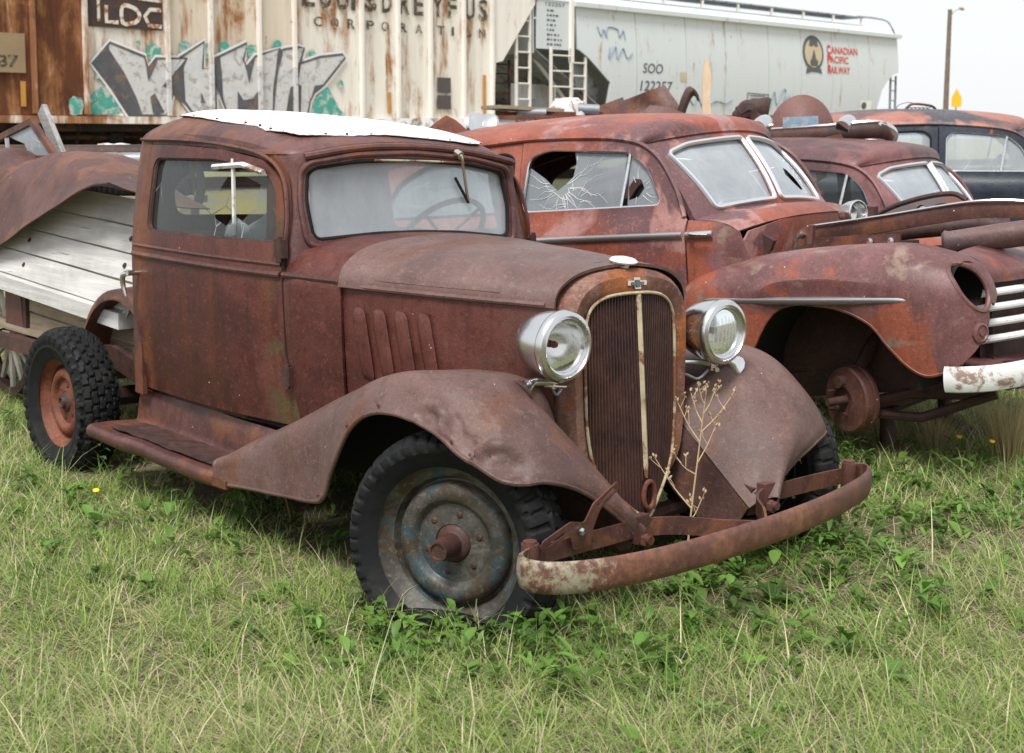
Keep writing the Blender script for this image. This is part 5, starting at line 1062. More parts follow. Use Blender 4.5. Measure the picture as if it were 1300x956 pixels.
def fender40(T, sg, mat, hole=True):
    """pontoon front wing with an open headlamp socket"""
    cz = smooth_interp([-.80, -.70, -.46, -.17, .14, .32, .49, .58, .65, .70], [.80, .905, .985, 1.022, 1.035, 1.032, 1.005, .975, .925, .86])
    X = [-.80, -.72, -.60, -.45, -.25, 0.0, .2, .30, .38, .45, .51, .56, .60, .63, .65, .664, .672, .675]
    lip = smooth_interp([-.80, -.6, -.43, -.36, -.28, -.16, -.01, .14, .24, .34, .45, .55, .67], [.34, .36, .44, .63, .735, .775, .785, .75, .68, .56, .48, .455, .45])
    rows = []
    def section(x):
        z = float(cz(x)); l = float(lip(x)); b = min(1, max(0, (x + .82) / .35)); cy = .64; yo = .84 + .06 * b; zm = l + (z - l) * .55
        return np.array([(x, .43, z - .10 * b - .02), (x, .54, z - .02), (x, cy + .06, z - .004), (x, cy * .3 + yo * .7, z - .045 * b), (x, yo - .012, z - .045 - .09 * b), (x, yo, zm - .02), (x, yo - .008, l + (zm - l) * .4), (x, yo - .02, l)])
    for x in X:
        k = max(0, (x - .30) / .375); q = max(.004, 1 - k**2.7)**(1 / 2.7) if x > .30 else 1
        S = section(min(x, .47)); S[:, 0] = x
        C = np.array((x, .705, .745)); S = C + (S - C) * np.array((1, q, q))
        rows.append([(p[0], sg * p[1], p[2]) for p in S])
    V, F = net(rows, 150, 80, flip=sg < 0)
    # headlamp opening cut from the nose
    hc, hr = np.array((.770, .850)), np.array((.072, .098)); c0 = V[np.array([f[:4] for f in F])].mean(1)
    ins = ((((np.abs(c0[:, 1]) - hc[0]) / hr[0])**2 + ((c0[:, 2] - hc[1]) / hr[1])**2) < 1) & (c0[:, 0] > .45)
    F = [f for f, i in zip(F, ins) if not i]
    w = mk('front_wing', (V, F), mat, T, thick=.008)
    E = np.array([r[-1] for r in rows])[:13]; mk('arch_bead', tube(cr(E, 70), .010, 6), mat, w)
    near = V[V[:, 0] > .45]; A = np.linspace(0, 2 * math.pi, 40, endpoint=False); P = []
    for t in A:
        y, z = hc[0] + hr[0] * 1.03 * math.cos(t), hc[1] + hr[1] * 1.03 * math.sin(t); j = np.argmin((np.abs(near[:, 1]) - y)**2 + (near[:, 2] - z)**2); P.append((near[j, 0], sg * y, z))
    P = np.array(P); P[:, 0] = (np.roll(P[:, 0], 1) + P[:, 0] + np.roll(P[:, 0], -1)) / 3
    mk('socket_rim', tube(P, .013, 8, True), mat, w)
    mk('socket_bowl', lathe([(.108, .05), (.110, -.03), (.08, -.10), (.0005, -.12)], (.545, sg * .716, .850), (.95, sg * .25, 0), 28), M['dark'], w)
    j = np.argmin((np.abs(near[:, 1]) - .785)**2 + (near[:, 2] - .66)**2); mk('lamp_boss', lathe([(.046, -.03), (.046, .008), (.034, .014), (.028, .004), (.014, .004), (.013, .014), (.0005, .014)], near[j], (1, sg * .35, 0), 24), mat, w)
    # chrome spear
    P = np.array([(x, sg * (.90 + .006 if x > -.35 else .886 + .02 * (x + .8)), .808) for x in np.linspace(-.60, .40, 24)])
    P[:, 1] = [sg * (np.interp(x, [r[5][0] for r in rows], [abs(r[5][1]) for r in rows]) + .002) for x in P[:, 0]]
    mk('chrome_spear', tube(P, np.interp(np.linspace(0, 1, 24), [0, .05, .95, 1], [.5, 1, 1, .45]), prof=[(-.004, -.017), (.009, -.010), (.012, 0), (.009, .010), (-.004, .017)] if sg < 0 else [(.004, .017), (-.009, .010), (-.012, 0), (-.009, -.010), (.004, -.017)], up=(0, 0, 1)), M['stainless'], w)
    # inner arch: dark liner
    A = np.linspace(0, math.pi, 20); V = np.vstack([np.stack([.0 + .42 * np.cos(A), np.full(20, sg * y), .42 + .42 * np.sin(A)], 1) for y in (.86, .48)]); mk('arch_liner', (V, grid_faces(2, 20)), M['dark'], w)
    mk('inner_wing', panel2d([(-.75, .42), (-.75, .82), (-.45, .96), (.45, .98), (.60, .85), (.60, .42)], [], lambda x, z: np.stack([x, np.full_like(x, sg * .46), z], 1), .2), M['rust_dark'], w, thick=.004)
    return w
def nose40(T, mat):
    for i, z in enumerate((.800, .735, .668, .597)):
        P = cr([(.50, -.62, z), (.57, -.54, z), (.67, -.30, z + .004), (.715, 0, z + .006), (.67, .30, z + .004), (.57, .54, z), (.50, .62, z)], 40)
        mk('grille_bar', tube(P, np.interp(np.linspace(-1, 1, 40), [-1, -.8, .8, 1], [.6, 1, 1, .6]), prof=[(-.01, -.016), (.010, -.014), (.022, -.004), (.022, .006), (.008, .018), (-.01, .018)], up=(0, 0, 1)), M['white_paint'], T)
    mk('grille_backing', net([[(.60 + .06 * (1 - (y / .5)**2) - .05, y, z) for z in (.50, .65, .84)] for y in (-.5, -.25, 0, .25, .5)], 20, 6), M['rust_dark'], T, thick=.004)
    rows = [[(.47, y, .985 + .02 * (1 - (y / .5)**2)), (.56 + .04 * (1 - (y / .5)**2), y, .955), (.60 + .09 * (1 - (y / .5)**2), y, .90), (.60 + .10 * (1 - (y / .5)**2), y, .845)] for y in (-.52, -.35, 0, .35, .52)]
    mk('nose_panel', net(rows, 24, 16), mat, T, thick=.008)
    P = cr([(.545, -.895, .475), (.62, -.885, .475), (.72, -.80, .475), (.79, -.60, .475), (.84, -.32, .475), (.86, 0, .475), (.84, .32, .475), (.79, .60, .475), (.72, .80, .475), (.62, .885, .475), (.545, .895, .475)], 60)
    b = mk('front_bumper', tube(P, 1, prof=[(0, -.055), (.014, -.05), (.024, -.03), (.028, 0), (.024, .03), (.014, .05), (0, .055), (-.004, .05), (-.004, -.05)], up=(0, 0, 1)), M['white_paint'], T)
    for sg in (-1, 1): mk('bumper_arm', tube([(.80, sg * .5, .47), (.6, sg * .46, .44), (.3, sg * .42, .42)], 1, prof=[(-.01, -.03), (.01, -.03), (.01, .03), (-.01, .03)], up=(0, 0, 1)), M['rust_dark'], b, smooth=False)
    mk('lower_pan', net([[(.44, y, .53), (.60, y, .50), (.68, y, .46)] for y in (-.7, -.3, .3, .7)], 14, 8, flip=True), mat, T, thick=.006)
C2 = thing('vintage_coupe', 'faded red-oxide forties coupe with missing bonnet, cracked side window and empty headlight sockets', 'car', (1.9595, 6.797, .015), (0, -R(4.3), -R(38)))
car40(C2, M['red2'], M['red2'], M['red2f'], M['glass2w'], M['glass2'], False, True)
for sg in (-1, 1): fender40(C2, sg, M['red2f'])
nose40(C2, M['red2f'])
for sg in (-1, 1):   # frame, brake drums and suspension: the front wheels are gone
    mk('frame_rail', tube([(.70, sg * .42, .44), (.3, sg * .42, .42), (-.4, sg * .44, .36), (-1.5, sg * .5, .34), (-3.6, sg * .5, .42)], 1, prof=[(-.03, -.06), (.03, -.06), (.03, .06), (-.03, .06)], up=(0, 0, 1)), M['rust_dark'], C2, smooth=False)
    ax = np.array((sg * -.42 * -1 if sg > 0 else .42, sg * 1.0, 0)); ax = np.array((-.45, sg * .9, 0)) if sg < 0 else np.array((.45, sg * .9, 0)); c = (0.0, sg * .66, .335)
    dr = mk('brake_drum', lathe([(.05, -.055), (.10, -.06), (.148, -.055), (.158, -.045), (.158, -.030), (.150, -.025), (.150, .012), (.142, .02), (.10, .024), (.085, .030), (.06, .034), (.058, .020), (.0005, .02)], c, ax, 40), M['rust_mid'], C2)
    a_ = ax / np.linalg.norm(ax); mk('spindle', join(cyl(np.array(c) + a_ * .02, np.array(c) + a_ * .12, .022, .017), cyl(np.array(c) + a_ * .02 + (0, 0, .085), np.array(c) + a_ * .06 + (0, 0, .085), .028)), M['rust_dark'], dr)
    for k in range(5): t = k * 1.2566; mk('stud', cyl(np.array(c) + a_ * .02 + (.07 * math.cos(t), 0, .07 * math.sin(t)), np.array(c) + a_ * .05 + (.07 * math.cos(t), 0, .07 * math.sin(t)), .008, n=8), M['rust_dark'], dr)
    mk('suspension_arm', join(tube([(.0, sg * .62, .30), (.2, sg * .45, .34), (.45, sg * .15, .30)], .026, 8), tube([(.02, sg * .6, .27), (.30, sg * .56, .25), (.62, sg * .50, .36)], .022, 8), tube([(.0, sg * .60, .42), (.05, sg * .44, .60)], .03, 8)), M['rust_dark'], C2)
mk('front_axle', tube(cr([(0, -.6, .32), (.03, -.3, .25), (.03, 0, .24), (.03, .3, .25), (0, .6, .32)], 16), .03, 8), M['rust_dark'], C2)
for sg in (-1, 1): mk('support_stand', lathe([(.11, .0), (.10, .03), (.04, .06), (.035, .20), (.06, .23)], (.05, sg * .36, .03), (0, 0, 1), 12), M['rust_dark'], C2)
mk('engine', join(box((.02, 0, .66), (.66, .34, .44)), box((.02, .17, .86), (.6, .16, .1), (.5, 'X')), box((.02, -.17, .86), (.6, .16, .1), (-.5, 'X')), cyl((.0, 0, .9), (0, 0, 1.02), .09)), M['rust_dark'], C2)
mk('bonnet_hinge', join(tube(cr([(-.55, -.54, 1.09), (-.47, -.56, 1.06), (-.42, -.55, 1.0), (-.36, -.55, .96)], 10), .022, 8), box((-.46, -.56, 1.05), (.12, .03, .10), (.5, 'Y')), beam((-.40, -.56, .98), (-.22, -.50, 1.02), .03, .05)), M['rust_dark'], C2)
mk('hinge_stub', beam((-.24, -.50, .98), (-.22, -.50, 1.13), .03, .025), M['rust_mid'], C2)
mk('bonnet_prop', beam((-.02, -.3, 1.0), (.0, -.3, 1.2), .05, .03), M['rust_mid'], C2)
# ---- third and fourth car
C3 = thing('vintage_coupe', 'dull red low-slung coupe with split windscreen between the red-oxide coupe and black sedan', 'car', (3.43, 8.78, -.205), (0, -R(1), -R(38)))
car40(C3, M['red3'], M['red3'], M['red3'], M['glass2w'], M['glass_door'], False, False, bellchrome=False, lower=.30)
for sg in (-1, 1): fender40(C3, sg, M['red3'])
nose40(C3, M['red3'])
C4 = thing('vintage_sedan', 'black sedan with peeling red roof parked behind the other wrecks', 'car', (5.27, 11.954, 0.01), (0, 0, -R(14)))
car40(C4, M['black4'], M['roof4'], M['black4'], M['glass2w'], M['glass2w'], True, False, bellchrome=False, lower=.30)
for sg in (-1, 1): fender40(C4, sg, M['black4'])
nose40(C4, M['black4'])
mk('wheel', rollVF(tyre_mesh(.36, lug='bar', n=90)) if False else (tyre_mesh(.36, lug='bar', n=80)[0] + np.array((0, -.74, .36)), tyre_mesh(.36, lug='bar', n=80)[1]), M['rubber'], C4)
mk('wheel', (tyre_mesh(.36, lug='bar', n=80)[0] + np.array((-2.9, -.74, .36)), tyre_mesh(.36, lug='bar', n=80)[1]), M['rubber'], C4)
# ================================================================== scrap on and around the cars
C1M = Matrix.Translation((.35, 4.675, 0)) @ Matrix.Rotation(-.853, 4, 'Z')
def in1(P): return tform(np.asarray(P, float), C1M)
C2M = Matrix.Translation((1.9595, 6.797, .015)) @ Matrix.Rotation(-R(38), 4, 'Z') @ Matrix.Rotation(-R(4.3), 4, 'Y')
def in2(P): return tform(np.asarray(P, float), C2M)
LOC1, ROT1 = (.35, 4.675, 0), (0, 0, -.853)
# ---- plank box behind the coupe
T = thing('wooden_truck_box', 'weathered grey plank box with slanted side boards behind the near coupe', 'wooden box', LOC1, ROT1)
lv = [(-.45, .0), (-.415, .128), (-.378, .252), (-.340, .374), (-.30, .50)]
for i in range(4):
    (y0, h0), (y1, h1) = lv[i], lv[i + 1]; xs = np.linspace(-5.3, -2.66 - .03 * i, 9); zb = lambda x: .728 - .052 * (x + 2.73)
    o = np.array((0, -.022, .016))
    A = np.array([(x, y0, zb(x) + h0 + .003) for x in xs]); B = np.array([(x, y1, zb(x) + h1 - .006) for x in xs]); V = np.vstack([A + o, B + o, B - o * .2, A - o * .2]); V = dent(V, .004, 3, i)
    mk('side_board', (V, grid_faces(4, 9, True)), M['grey_wood'], T, ang=25)
    for bx in (-2.80, -3.9, -4.9): p = np.array((bx, (y0 + y1) / 2 - .02, zb(bx) + (h0 + h1) / 2 + .02)); mk('bolt', lathe([(.014, 0), (.012, .006), (.0005, .009)], p, (0, -.82, .57), 8), M['rust_dark'], T)
mk('side_rail', (dent(beam((-5.3, -.475, .835), (-2.68, -.475, .70), .075, .075)[0], .006, 3), beam((-5.3, -.475, .835), (-2.68, -.475, .70), .075, .075)[1]), M['grey_wood'], T, smooth=False)
for i, (z0, z1) in enumerate(((.44, .565), (.572, .70))): mk('lower_board', beam((-3.93, -.405, (z0 + z1) / 2 + .05), (-2.62, -.405, (z0 + z1) / 2), .03, z1 - z0 - .004), M['brown_wood'], T, smooth=False)
for x in (-3.02, -3.95): mk('stake_iron', box((x, -.43, .58), (.035, .02, .34)), M['rust_dark'], T, smooth=False)
for i in range(5): mk('floor_board', beam((-5.2, -.36 + i * .18, .53), (-2.62, -.36 + i * .18, .50), .172, .03), M['brown_wood'], T, smooth=False)
for i in range(3): mk('far_board', beam((-5.2, .50, .62 + i * .16), (-2.62, .50, .58 + i * .16), .03, .15), M['grey_wood'], T, smooth=False)
for x in (-2.9, -4.2): mk('cross_sill', box((x, .05, .445), (.09, 1.0, .09)), M['brown_wood'], T, smooth=False)
mk('broken_post', dent(beam((-2.70, -.47, .71), (-2.64, -.43, .86), .035, .03)[0], .006, 20) if False else beam((-2.70, -.47, .71), (-2.64, -.43, .86), .035, .03), M['grey_wood_z'], T, smooth=False)
for x, y in ((-5.1, -.05), (-5.1, .44), (-4.2, .10), (-4.2, .44)): mk('leg_post', box((x, y, .26), (.09, .09, .56)), M['grey_wood_z'], T, smooth=False)
# ---- big loose wing lying on the box
T = mk('loose_wing', (lambda V, F: (dent(V, .006, 4, 9), F))(*net([
    [(-5.6, -.05, 1.30), (-5.6, -.2, 1.34), (-5.5, -.33, 1.16), (-5.3, -.45, .86), (-5.2, -.52, .72)],
    [(-4.75, -.05, 1.44), (-4.72, -.22, 1.475), (-4.62, -.36, 1.33), (-4.5, -.46, 1.06), (-4.42, -.52, .88)],
    [(-4.36, -.05, 1.41), (-4.34, -.24, 1.410), (-4.25, -.38, 1.31), (-4.17, -.46, 1.12), (-4.05, -.52, .975)],
    [(-3.98, -.05, 1.45), (-3.98, -.24, 1.450), (-3.90, -.37, 1.34), (-3.80, -.46, 1.20), (-3.70, -.53, 1.085)],
    [(-3.62, -.05, 1.45), (-3.60, -.24, 1.455), (-3.55, -.38, 1.385), (-3.48, -.47, 1.26), (-3.42, -.54, 1.165)],
    [(-3.25, -.05, 1.39), (-3.23, -.24, 1.400), (-3.20, -.38, 1.37), (-3.14, -.48, 1.30), (-3.09, -.55, 1.255)],
    [(-2.95, -.05, 1.27), (-2.93, -.24, 1.305), (-2.92, -.38, 1.325), (-2.88, -.48, 1.315), (-2.84, -.55, 1.318)],
    [(-2.66, -.05, 1.20), (-2.66, -.24, 1.22), (-2.66, -.36, 1.27), (-2.66, -.46, 1.30), (-2.66, -.55, 1.335)]], 80, 36)), M['rust_mid'], None, thick=.006)
T.location = LOC1; T.rotation_euler = ROT1; tag(T, 'large rusty brown curved wing lying across the grey plank box', 'car wing')
#E = cr(np.array([(-4.55, -.40, 1.22), (-4.30, -.44, 1.20), (-4.10, -.42, 1.215), (-3.90, -.385, 1.30), (-3.72, -.345, 1.40), (-3.45, -.30, 1.435), (-3.2, -.28, 1.40)]), 30); mk('crease', tube(E + np.array((0, -.012, .012)), .012, 8), M['rust_mid'], T)
# ---- window frame with broken pane and a leaning stake
T = thing('door_frame', 'rusty peaked window frame with a jagged broken pane', 'window frame', LOC1, ROT1)
fr = [(-5.35, 1.47), (-4.54, 1.625), (-4.20, 1.415)]
for a, b in zip(fr[:-1], fr[1:]): mk('frame_bar', beam((a[0], -.12, a[1]), (b[0], -.12, b[1]), .03, .035), M['rust_mid'], T, smooth=False)
mk('frame_sill', beam((-4.20, -.12, 1.425), (-5.35, -.12, 1.40), .03, .03), M['rust_mid'], T, smooth=False); mk('divider', beam((-4.90, -.12, 1.41), (-4.92, -.12, 1.545), .02, .015), M['chrome2'], T, smooth=False)
mk('broken_pane', panel2d([(-4.90, 1.545), (-4.54, 1.605), (-4.24, 1.43), (-4.45, 1.425), (-4.60, 1.44), (-4.66, 1.50), (-4.78, 1.52)], [], lambda x, z: np.stack([x, np.full_like(x, -.12), z], 1), .1), M['glass2'], T, thick=.004)
S = mk('wooden_stake', (dent(np.vstack([beam((-4.73, .02, 1.70), (-4.35, .02, 1.28), .03, .085)[0]]), .002, 5), beam((0, 0, 0), (1, 0, 0), 1, 1)[1]), M['old_wood'], None, smooth=False)
S.location = LOC1; S.rotation_euler = ROT1; tag(S, 'splintered grey board leaning beside the rusty window frame', 'board')
# ---- old spoked wheel and iron bar at the left edge
def spoked(T, c, Rr, yaw=0):
    A = np.linspace(0, 2 * math.pi, 48, endpoint=False)
    mk('felloe', tube(np.stack([Rr * np.cos(A), 0 * A, Rr * np.sin(A)], 1), 1, prof=[(-.022, -.03), (.022, -.03), (.022, .03), (-.022, .03)], closed=True, up=(0, 1, 0)), M['rust_dark'], T)
    mk('hub', lathe([(.0005, -.09), (.04, -.09), (.05, -.03), (.05, .05), (.0005, .06)], (0, 0, 0), (0, 1, 0), 16), M['rust_dark'], T)
    for k in range(12): t = k * math.pi / 6; mk('spoke', tube([(.04 * math.cos(t), 0, .04 * math.sin(t)), (.15 * math.cos(t), 0, .15 * math.sin(t)), (Rr * math.cos(t), 0, Rr * math.sin(t))], [.022, .019, .016], 6), M['bleach_wood'], T)
p = in1([(-4.42, -.33, .43)])[0]; T = thing('spoked_wheel', 'wooden-spoked wheel with rusty rim under the plank box', 'wheel', tuple(p), ROT1); spoked(T, None, .31)
T = mk('iron_bar', join(beam((-5.3, -.49, .44), (-3.55, -.52, .47), .05, .075)), M['rust_dark'], None, smooth=False); T.location = LOC1; T.rotation_euler = ROT1; tag(T, 'dark rusty iron bar sticking out behind the rear tyre', 'iron bar')
T = mk('rusty_panel', panel2d([(-4.22, .42), (-4.20, .76), (-4.0, .75), (-3.96, .42)], [], lambda x, z: np.stack([x, np.full_like(x, -.44), z], 1), .1), M['rust_mid'], None, thick=.01, smooth=False); T.location = LOC1; T.rotation_euler = ROT1; tag(T, 'narrow upright rusty plate between spoked wheel and plank box', 'metal plate')
# ---- pipe rack behind the plank box
Yp = 11.0
T = thing('pipe_rack', 'low dark rack behind the coupe carrying long steel pipes', 'rack', (-4.0, Yp, 0))
for x in (-1.6, 1.3): 
    mk('rack_post', box((x, 0, .66), (.09, .09, 1.24)), M['rust_dark'], T, smooth=False); mk('rack_post', box((x, .7, .66), (.09, .09, 1.24)), M['rust_dark'], T, smooth=False); mk('rack_arm', box((x, .33, 1.24), (.08, 1.0, .08)), M['rust_dark'], T, smooth=False)
for i, (y, z, r, m, n) in enumerate(((-.08, 1.32, .035, 'grey_metal', 'thin grey steel pipe at the front of the rack'), (.16, 1.345, .06, 'grey_metal', 'thick grey steel pipe in the middle of the rack'), (.45, 1.37, .085, 'rust_dark', 'dark rusty pipe at the back of the rack'))):
    P = mk('steel_pipe', lathe([(r * .85, 0), (r, 0), (r, 4.4), (r * .85, 4.4), (r * .85, 0)], (-2.2 - 4, Yp + y, z), (1, 0, .004 * i), 14), M[m]); tag(P, n, 'pipe', 'pipes on the rack')
q = at(152, 216, 10.2); Vt, Ft = [], []
P = np.array([(q[0] - .7 + .02 * k, 10.2, 1.19 + .02 * math.sin(k * .3)) for k in range(60)]); hs = mk('corrugated_hose', tube(P, np.array([.075 + .010 * (k % 2) for k in range(60)]), 12), M['rubber']); tag(hs, 'black corrugated hose lying below the pipe rack', 'hose')
st = mk('wooden_trestle', join(box((q[0] - .1, 10.2, 1.09), (1.4, .3, .05)), box((q[0] - .7, 10.2, .55), (.08, .28, 1.06)), box((q[0] + .5, 10.2, .55), (.08, .28, 1.06))), M['brown_wood'], smooth=False); tag(st, 'rough wooden trestle under the black corrugated hose', 'trestle')
q = at(150, 190, 13.5)
V, F = lathe([(.0005, .06), (.12, .05), (.2, .02), (.24, -.02), (.22, -.05), (.0005, -.06)], (q[0], 13.5, q[2]), (0, 0, 1), 18); o = mk('plastic_sheet', (dent(V, .05, 8), F), M['white_paint'], smooth=False); tag(o, 'crumpled white plastic heap beyond the pipe rack', 'plastic sheet')
o = mk('timber_stack', box((q[0] + .05, 13.5, (q[2] - .05) / 2), (.8, .6, q[2] - .06)), M['brown_wood'], smooth=False); tag(o, 'stack of timber under the white plastic heap', 'timber')
# ---- flat trailer of scrap behind the red-oxide coupe
Yd = 13.0; dz = 1.66
T = thing('flat_trailer', 'wooden flat trailer with a white edge board loaded with scrap behind the red-oxide coupe', 'trailer', (1.0, Yd, 0))
for i in range(8): mk('deck_board', box((0, -.7 + i * .22, dz - .03), (4.2, .21, .05)), M['brown_wood'], T, smooth=False)
mk('edge_board', box((0, -.84, dz - .01), (4.2, .04, .10)), M['white_paint'], T, smooth=False)
mk('edge_strip', box((.3, -.87, dz + .05), (3.0, .03, .03)), M['rust_orange'], T, smooth=False)
for x in (-1.7, 1.7): mk('chassis_beam', box((x * .4, 0.05, dz - .15), (.12, 1.5, .16)), M['rust_dark'], T, smooth=False)
for x in (-1.7, 1.7):
    for y in (-.6, .65):
        V, F = tyre_mesh(.5, .28, .2, 'bar', 60); mk('wheel', (V + np.array((x, y, .52)), F), M['rubber'], T); mk('leg', box((x, y * .8, 1.0), (.1, .1, 1.1)), M['rust_dark'], T, smooth=False)
def sheet(name, pts, Y, thick, mat, label, cat, amp=.03, lean=.25, group=None):
    L = np.array([at(u, v, Y)[[0, 2]] for u, v in pts]); z0 = L[:, 1].min()
    fn = lambda x, z: np.stack([x, Y + (z - z0) * lean + amp * vnoise(np.stack([x, z, x * 0], 1), 5) + .12 * np.sin((x - L[:, 0].min()) * 5) * .3, z], 1)
    return tag(mk(name, panel2d(L, [], fn, .05), mat, thick=thick), label, cat, group)
sheet('sheet_metal', [(742, 141), (792, 123), (793, 127), (832, 112), (845, 108), (858, 128), (866, 143), (880, 149), (742, 149)], 12.75, .015, M['rust_mid'], 'large crumpled rusty sheet with peaked top on the white-edged trailer', 'sheet metal', .05)
sheet('sheet_metal', [(816, 143), (826, 133), (850, 136), (884, 149), (816, 149)], 12.45, .012, rust('pale_scrap', (.14, .07, .055), (.19, .11, .09), (.24, .15, .13), seed=20), 'pale pinkish bent panel lying in front of the peaked rusty sheet', 'sheet metal', .03)
q = at(876, 148, 12.6)
o = mk('seat_shell', (lambda VF: (dent(VF[0], .006, 8), VF[1]))(net([[(q[0] - .09 + .16 * t - .02 * s, 12.6 + .10 * (s**2) * 1, q[2] - .06 + .29 * math.sin(t * 2.2) + .03 * s) for s in (-1, -.5, 0, .5, 1)] for t in np.linspace(0, 1, 6)], 20, 14)), M['rust_dark'], thick=.012); tag(o, 'curved dark rusty scoop standing beside the split plank', 'scrap part')
P = [at(u, v, 12.9)[[0, 2]] for u, v in ((892, 149), (893, 95), (896, 71), (900, 80), (904, 95), (902, 120), (903, 149))]
o = mk('split_plank', panel2d(np.array(P), [], lambda x, z: np.stack([x, 12.9 + (z - 1.6) * .1, z], 1), .06), M['new_wood'], thick=.03, smooth=False); tag(o, 'pointed split orange plank standing upright before the grey railcar', 'plank')
o = mk('plywood_board', beam(at(622, 136, 12.3), at(703, 141, 12.5) , .5, .03), M['brown_wood'], smooth=False); tag(o, 'weathered board sticking out on the left of the scrap trailer', 'board')
for u, lab, r, m in ((661, 'grey pipe stub with a cap left on the scrap trailer', .035, 'grey_metal'), (737, 'white pipe stub with a cap beside the peaked rusty sheet', .04, 'white_paint')):
    p = at(u, 158, 12.2); t_ = at(u, 142 if u < 700 else 138, 12.2); T = thing('pipe_stub', lab, 'pipe', (p[0], 12.2, dz - .06), group='pipe stubs on the trailer')
    mk('pipe', cyl((0, 0, -.02), (0, 0, t_[2] - dz + .05), r), M[m], T); mk('cap', cyl((-.02, 0, t_[2] - dz + .06), (.22 if u < 700 else .16, 0, t_[2] - dz + .05), r * 1.1), M['grey_metal'], T)
q = at(720, 138, 12.6); V, F = lathe([(.0005, .10), (.1, .08), (.17, .02), (.18, -.05), (.0005, -.06)], (q[0], 12.6, q[2]), (0, 0, 1), 14); o = mk('foam_lump', (dent(V, .05, 9), F), M['white_paint'], smooth=False); tag(o, 'lumpy white debris at the left end of the trailer load', 'debris')
o = mk('plank', join(box(at(700, 145, 12.3), (.9, .12, .04))), M['rust_orange'], smooth=False); tag(o, 'flat rust-brown bar lying on the left end of the trailer', 'bar')
o = sheet('sheet_metal', [(541, 165), (553, 155), (566, 146), (578, 152), (597, 168), (590, 172), (545, 170)], 9.6, .02, M['rust_orange'], 'peaked brown rusty panel between the coupe roof and cream railcar', 'sheet metal', .03)
q = at(570, 172, 9.6); o2 = mk('oil_drum', lathe([(.0005, 0), (.28, 0), (.29, .02), (.28, .04), (.28, .5), (.295, .52), (.28, .54), (.28, 1.0), (.295, 1.02), (.28, 1.04), (.28, q[2] - .02), (.0005, q[2] - .02)], (q[0], 9.75, 0.02), (0, 0, 1), 28), M['rust_mid']); tag(o2, 'rusty barrel standing behind the near coupe roof', 'barrel')
for k, u in enumerate((601, 607, 619)):
    q = at(u, 161, 9.9); o = mk('hub_cap', lathe([(.0005, .05), (.05, .045), (.09, .03), (.10, .012), (.085, 0), (.0005, 0)], tuple(q), ((.8, -.6, .3), (.5, -.8, .2), (-.5, -.7, .5))[k], 24), M['chrome'], thick=0); tag(o, ('leftmost of three small chrome hubcaps behind the coupe roof', 'middle one of three small chrome hubcaps behind the coupe roof', 'rightmost of three small chrome hubcaps behind the coupe roof')[k], 'hubcap', 'chrome hubcaps')
q = at(612, 176, 10.0); o = mk('crate', join(box((q[0], 10.05, (q[2] + .05) / 2), (.5, .4, q[2] + .02))), M['brown_wood'], smooth=False); tag(o, 'tall wooden crate under the three chrome hubcaps', 'crate')
for k, (a, b) in enumerate((((930, 150), (975, 138)), ((938, 146), (962, 150)))):
    p0, p1 = at(*a, 12.0), at(*b, 12.0); V, F = tube(cr([p0, (p0 + p1) / 2 + (0, 0, .05), p1], 10), np.linspace(.05, .09, 10), 8); o = mk('scrap_part', (dent(V, .03, 8, k), F), M['rust_dark']); tag(o, ('long dark rusty scrap piece left of the brown rounded panel', 'short dark scrap lump under the long rusty piece')[k], 'scrap part')
o = mk('scrap_bench', join(box((2.25, 12.0, 1.62), (.9, .5, .05)), box((1.9, 12, .8), (.08, .4, 1.6)), box((2.6, 12, .8), (.08, .4, 1.6))), M['rust_dark'], smooth=False); tag(o, 'dark steel stand holding scrap behind the red-oxide coupe windscreen', 'stand')
# ---- bumper, guards, plate and rounded panel lying on the low red coupe
Yb = 9.75
b0, b1, b2, b3 = at(968, 176, Yb + .25), at(1045, 171, Yb), at(1115, 166, Yb - .1), at(1127, 176, Yb + .05)
T = thing('loose_bumper', 'chrome bumper with rusty inside lying across the low red coupe roof', 'bumper', tuple((b0 + b2) / 2)); cB = (b0 + b2) / 2
P = cr([at(955, 178, Yb + .3) - cB, b0 - cB, b1 - cB, b2 - cB, b3 - cB], 50)
mk('face_bar', tube(P, 1, prof=[(-.02, -.065), (.005, -.06), (.035, -.03), (.04, 0), (.035, .03), (.005, .06), (-.02, .065), (-.014, .055), (.006, .05), (.028, 0), (.006, -.05), (-.014, -.055)][::-1], up=(0, 0, 1)), M['rust_dark'], T)
for s in (-1, 1): mk('chrome_edge', tube(P + np.array((0, -.012, s * .062)), .011, 6), M['chrome'], T)
mk('end_cap', tube(cr([b2 - cB + (.0, -.02, .05), b3 - cB + (.02, -.01, .04), b3 - cB + (.03, 0, -.04)], 10), [.02, .03, .04, .045, .045, .045, .045, .04, .03, .02], 8), M['chrome'], T)
mk('stay', beam(at(1030, 184, Yb - .12) - cB, at(1085, 170, Yb - .05) - cB, .03, .05), M['rust_mid'], T, smooth=False)
for u in (966, 1072):
    p = at(u, 158, Yb - .02) - cB; g = mk('bumper_guard', tube(cr([p + (.06, .10, .012), p + (.03, .03, .01), p + (0, -.03, 0), p + (-.03, -.07, -.025)], 14), np.interp(np.linspace(0, 1, 14), [0, .2, 1], [.035, .058, .055]), 16), M['chrome'], T); 
    mk('guard_mouth', lathe([(.0005, 0), (.046, 0)], p + (-.031, -.073, -.026), (-.45, -.8, -.3), 16), M['dark'], g)
pl = [at(u, v, Yb - .10) for u, v in ((994, 163), (1039, 158), (1039, 147), (994, 149))]
o = mk('licence_plate', (np.array(pl), [(0, 1, 2, 3)]), M['blue_plate'], thick=.006, smooth=False); tag(o, 'faded blue number plate propped on the loose chrome bumper', 'plate')
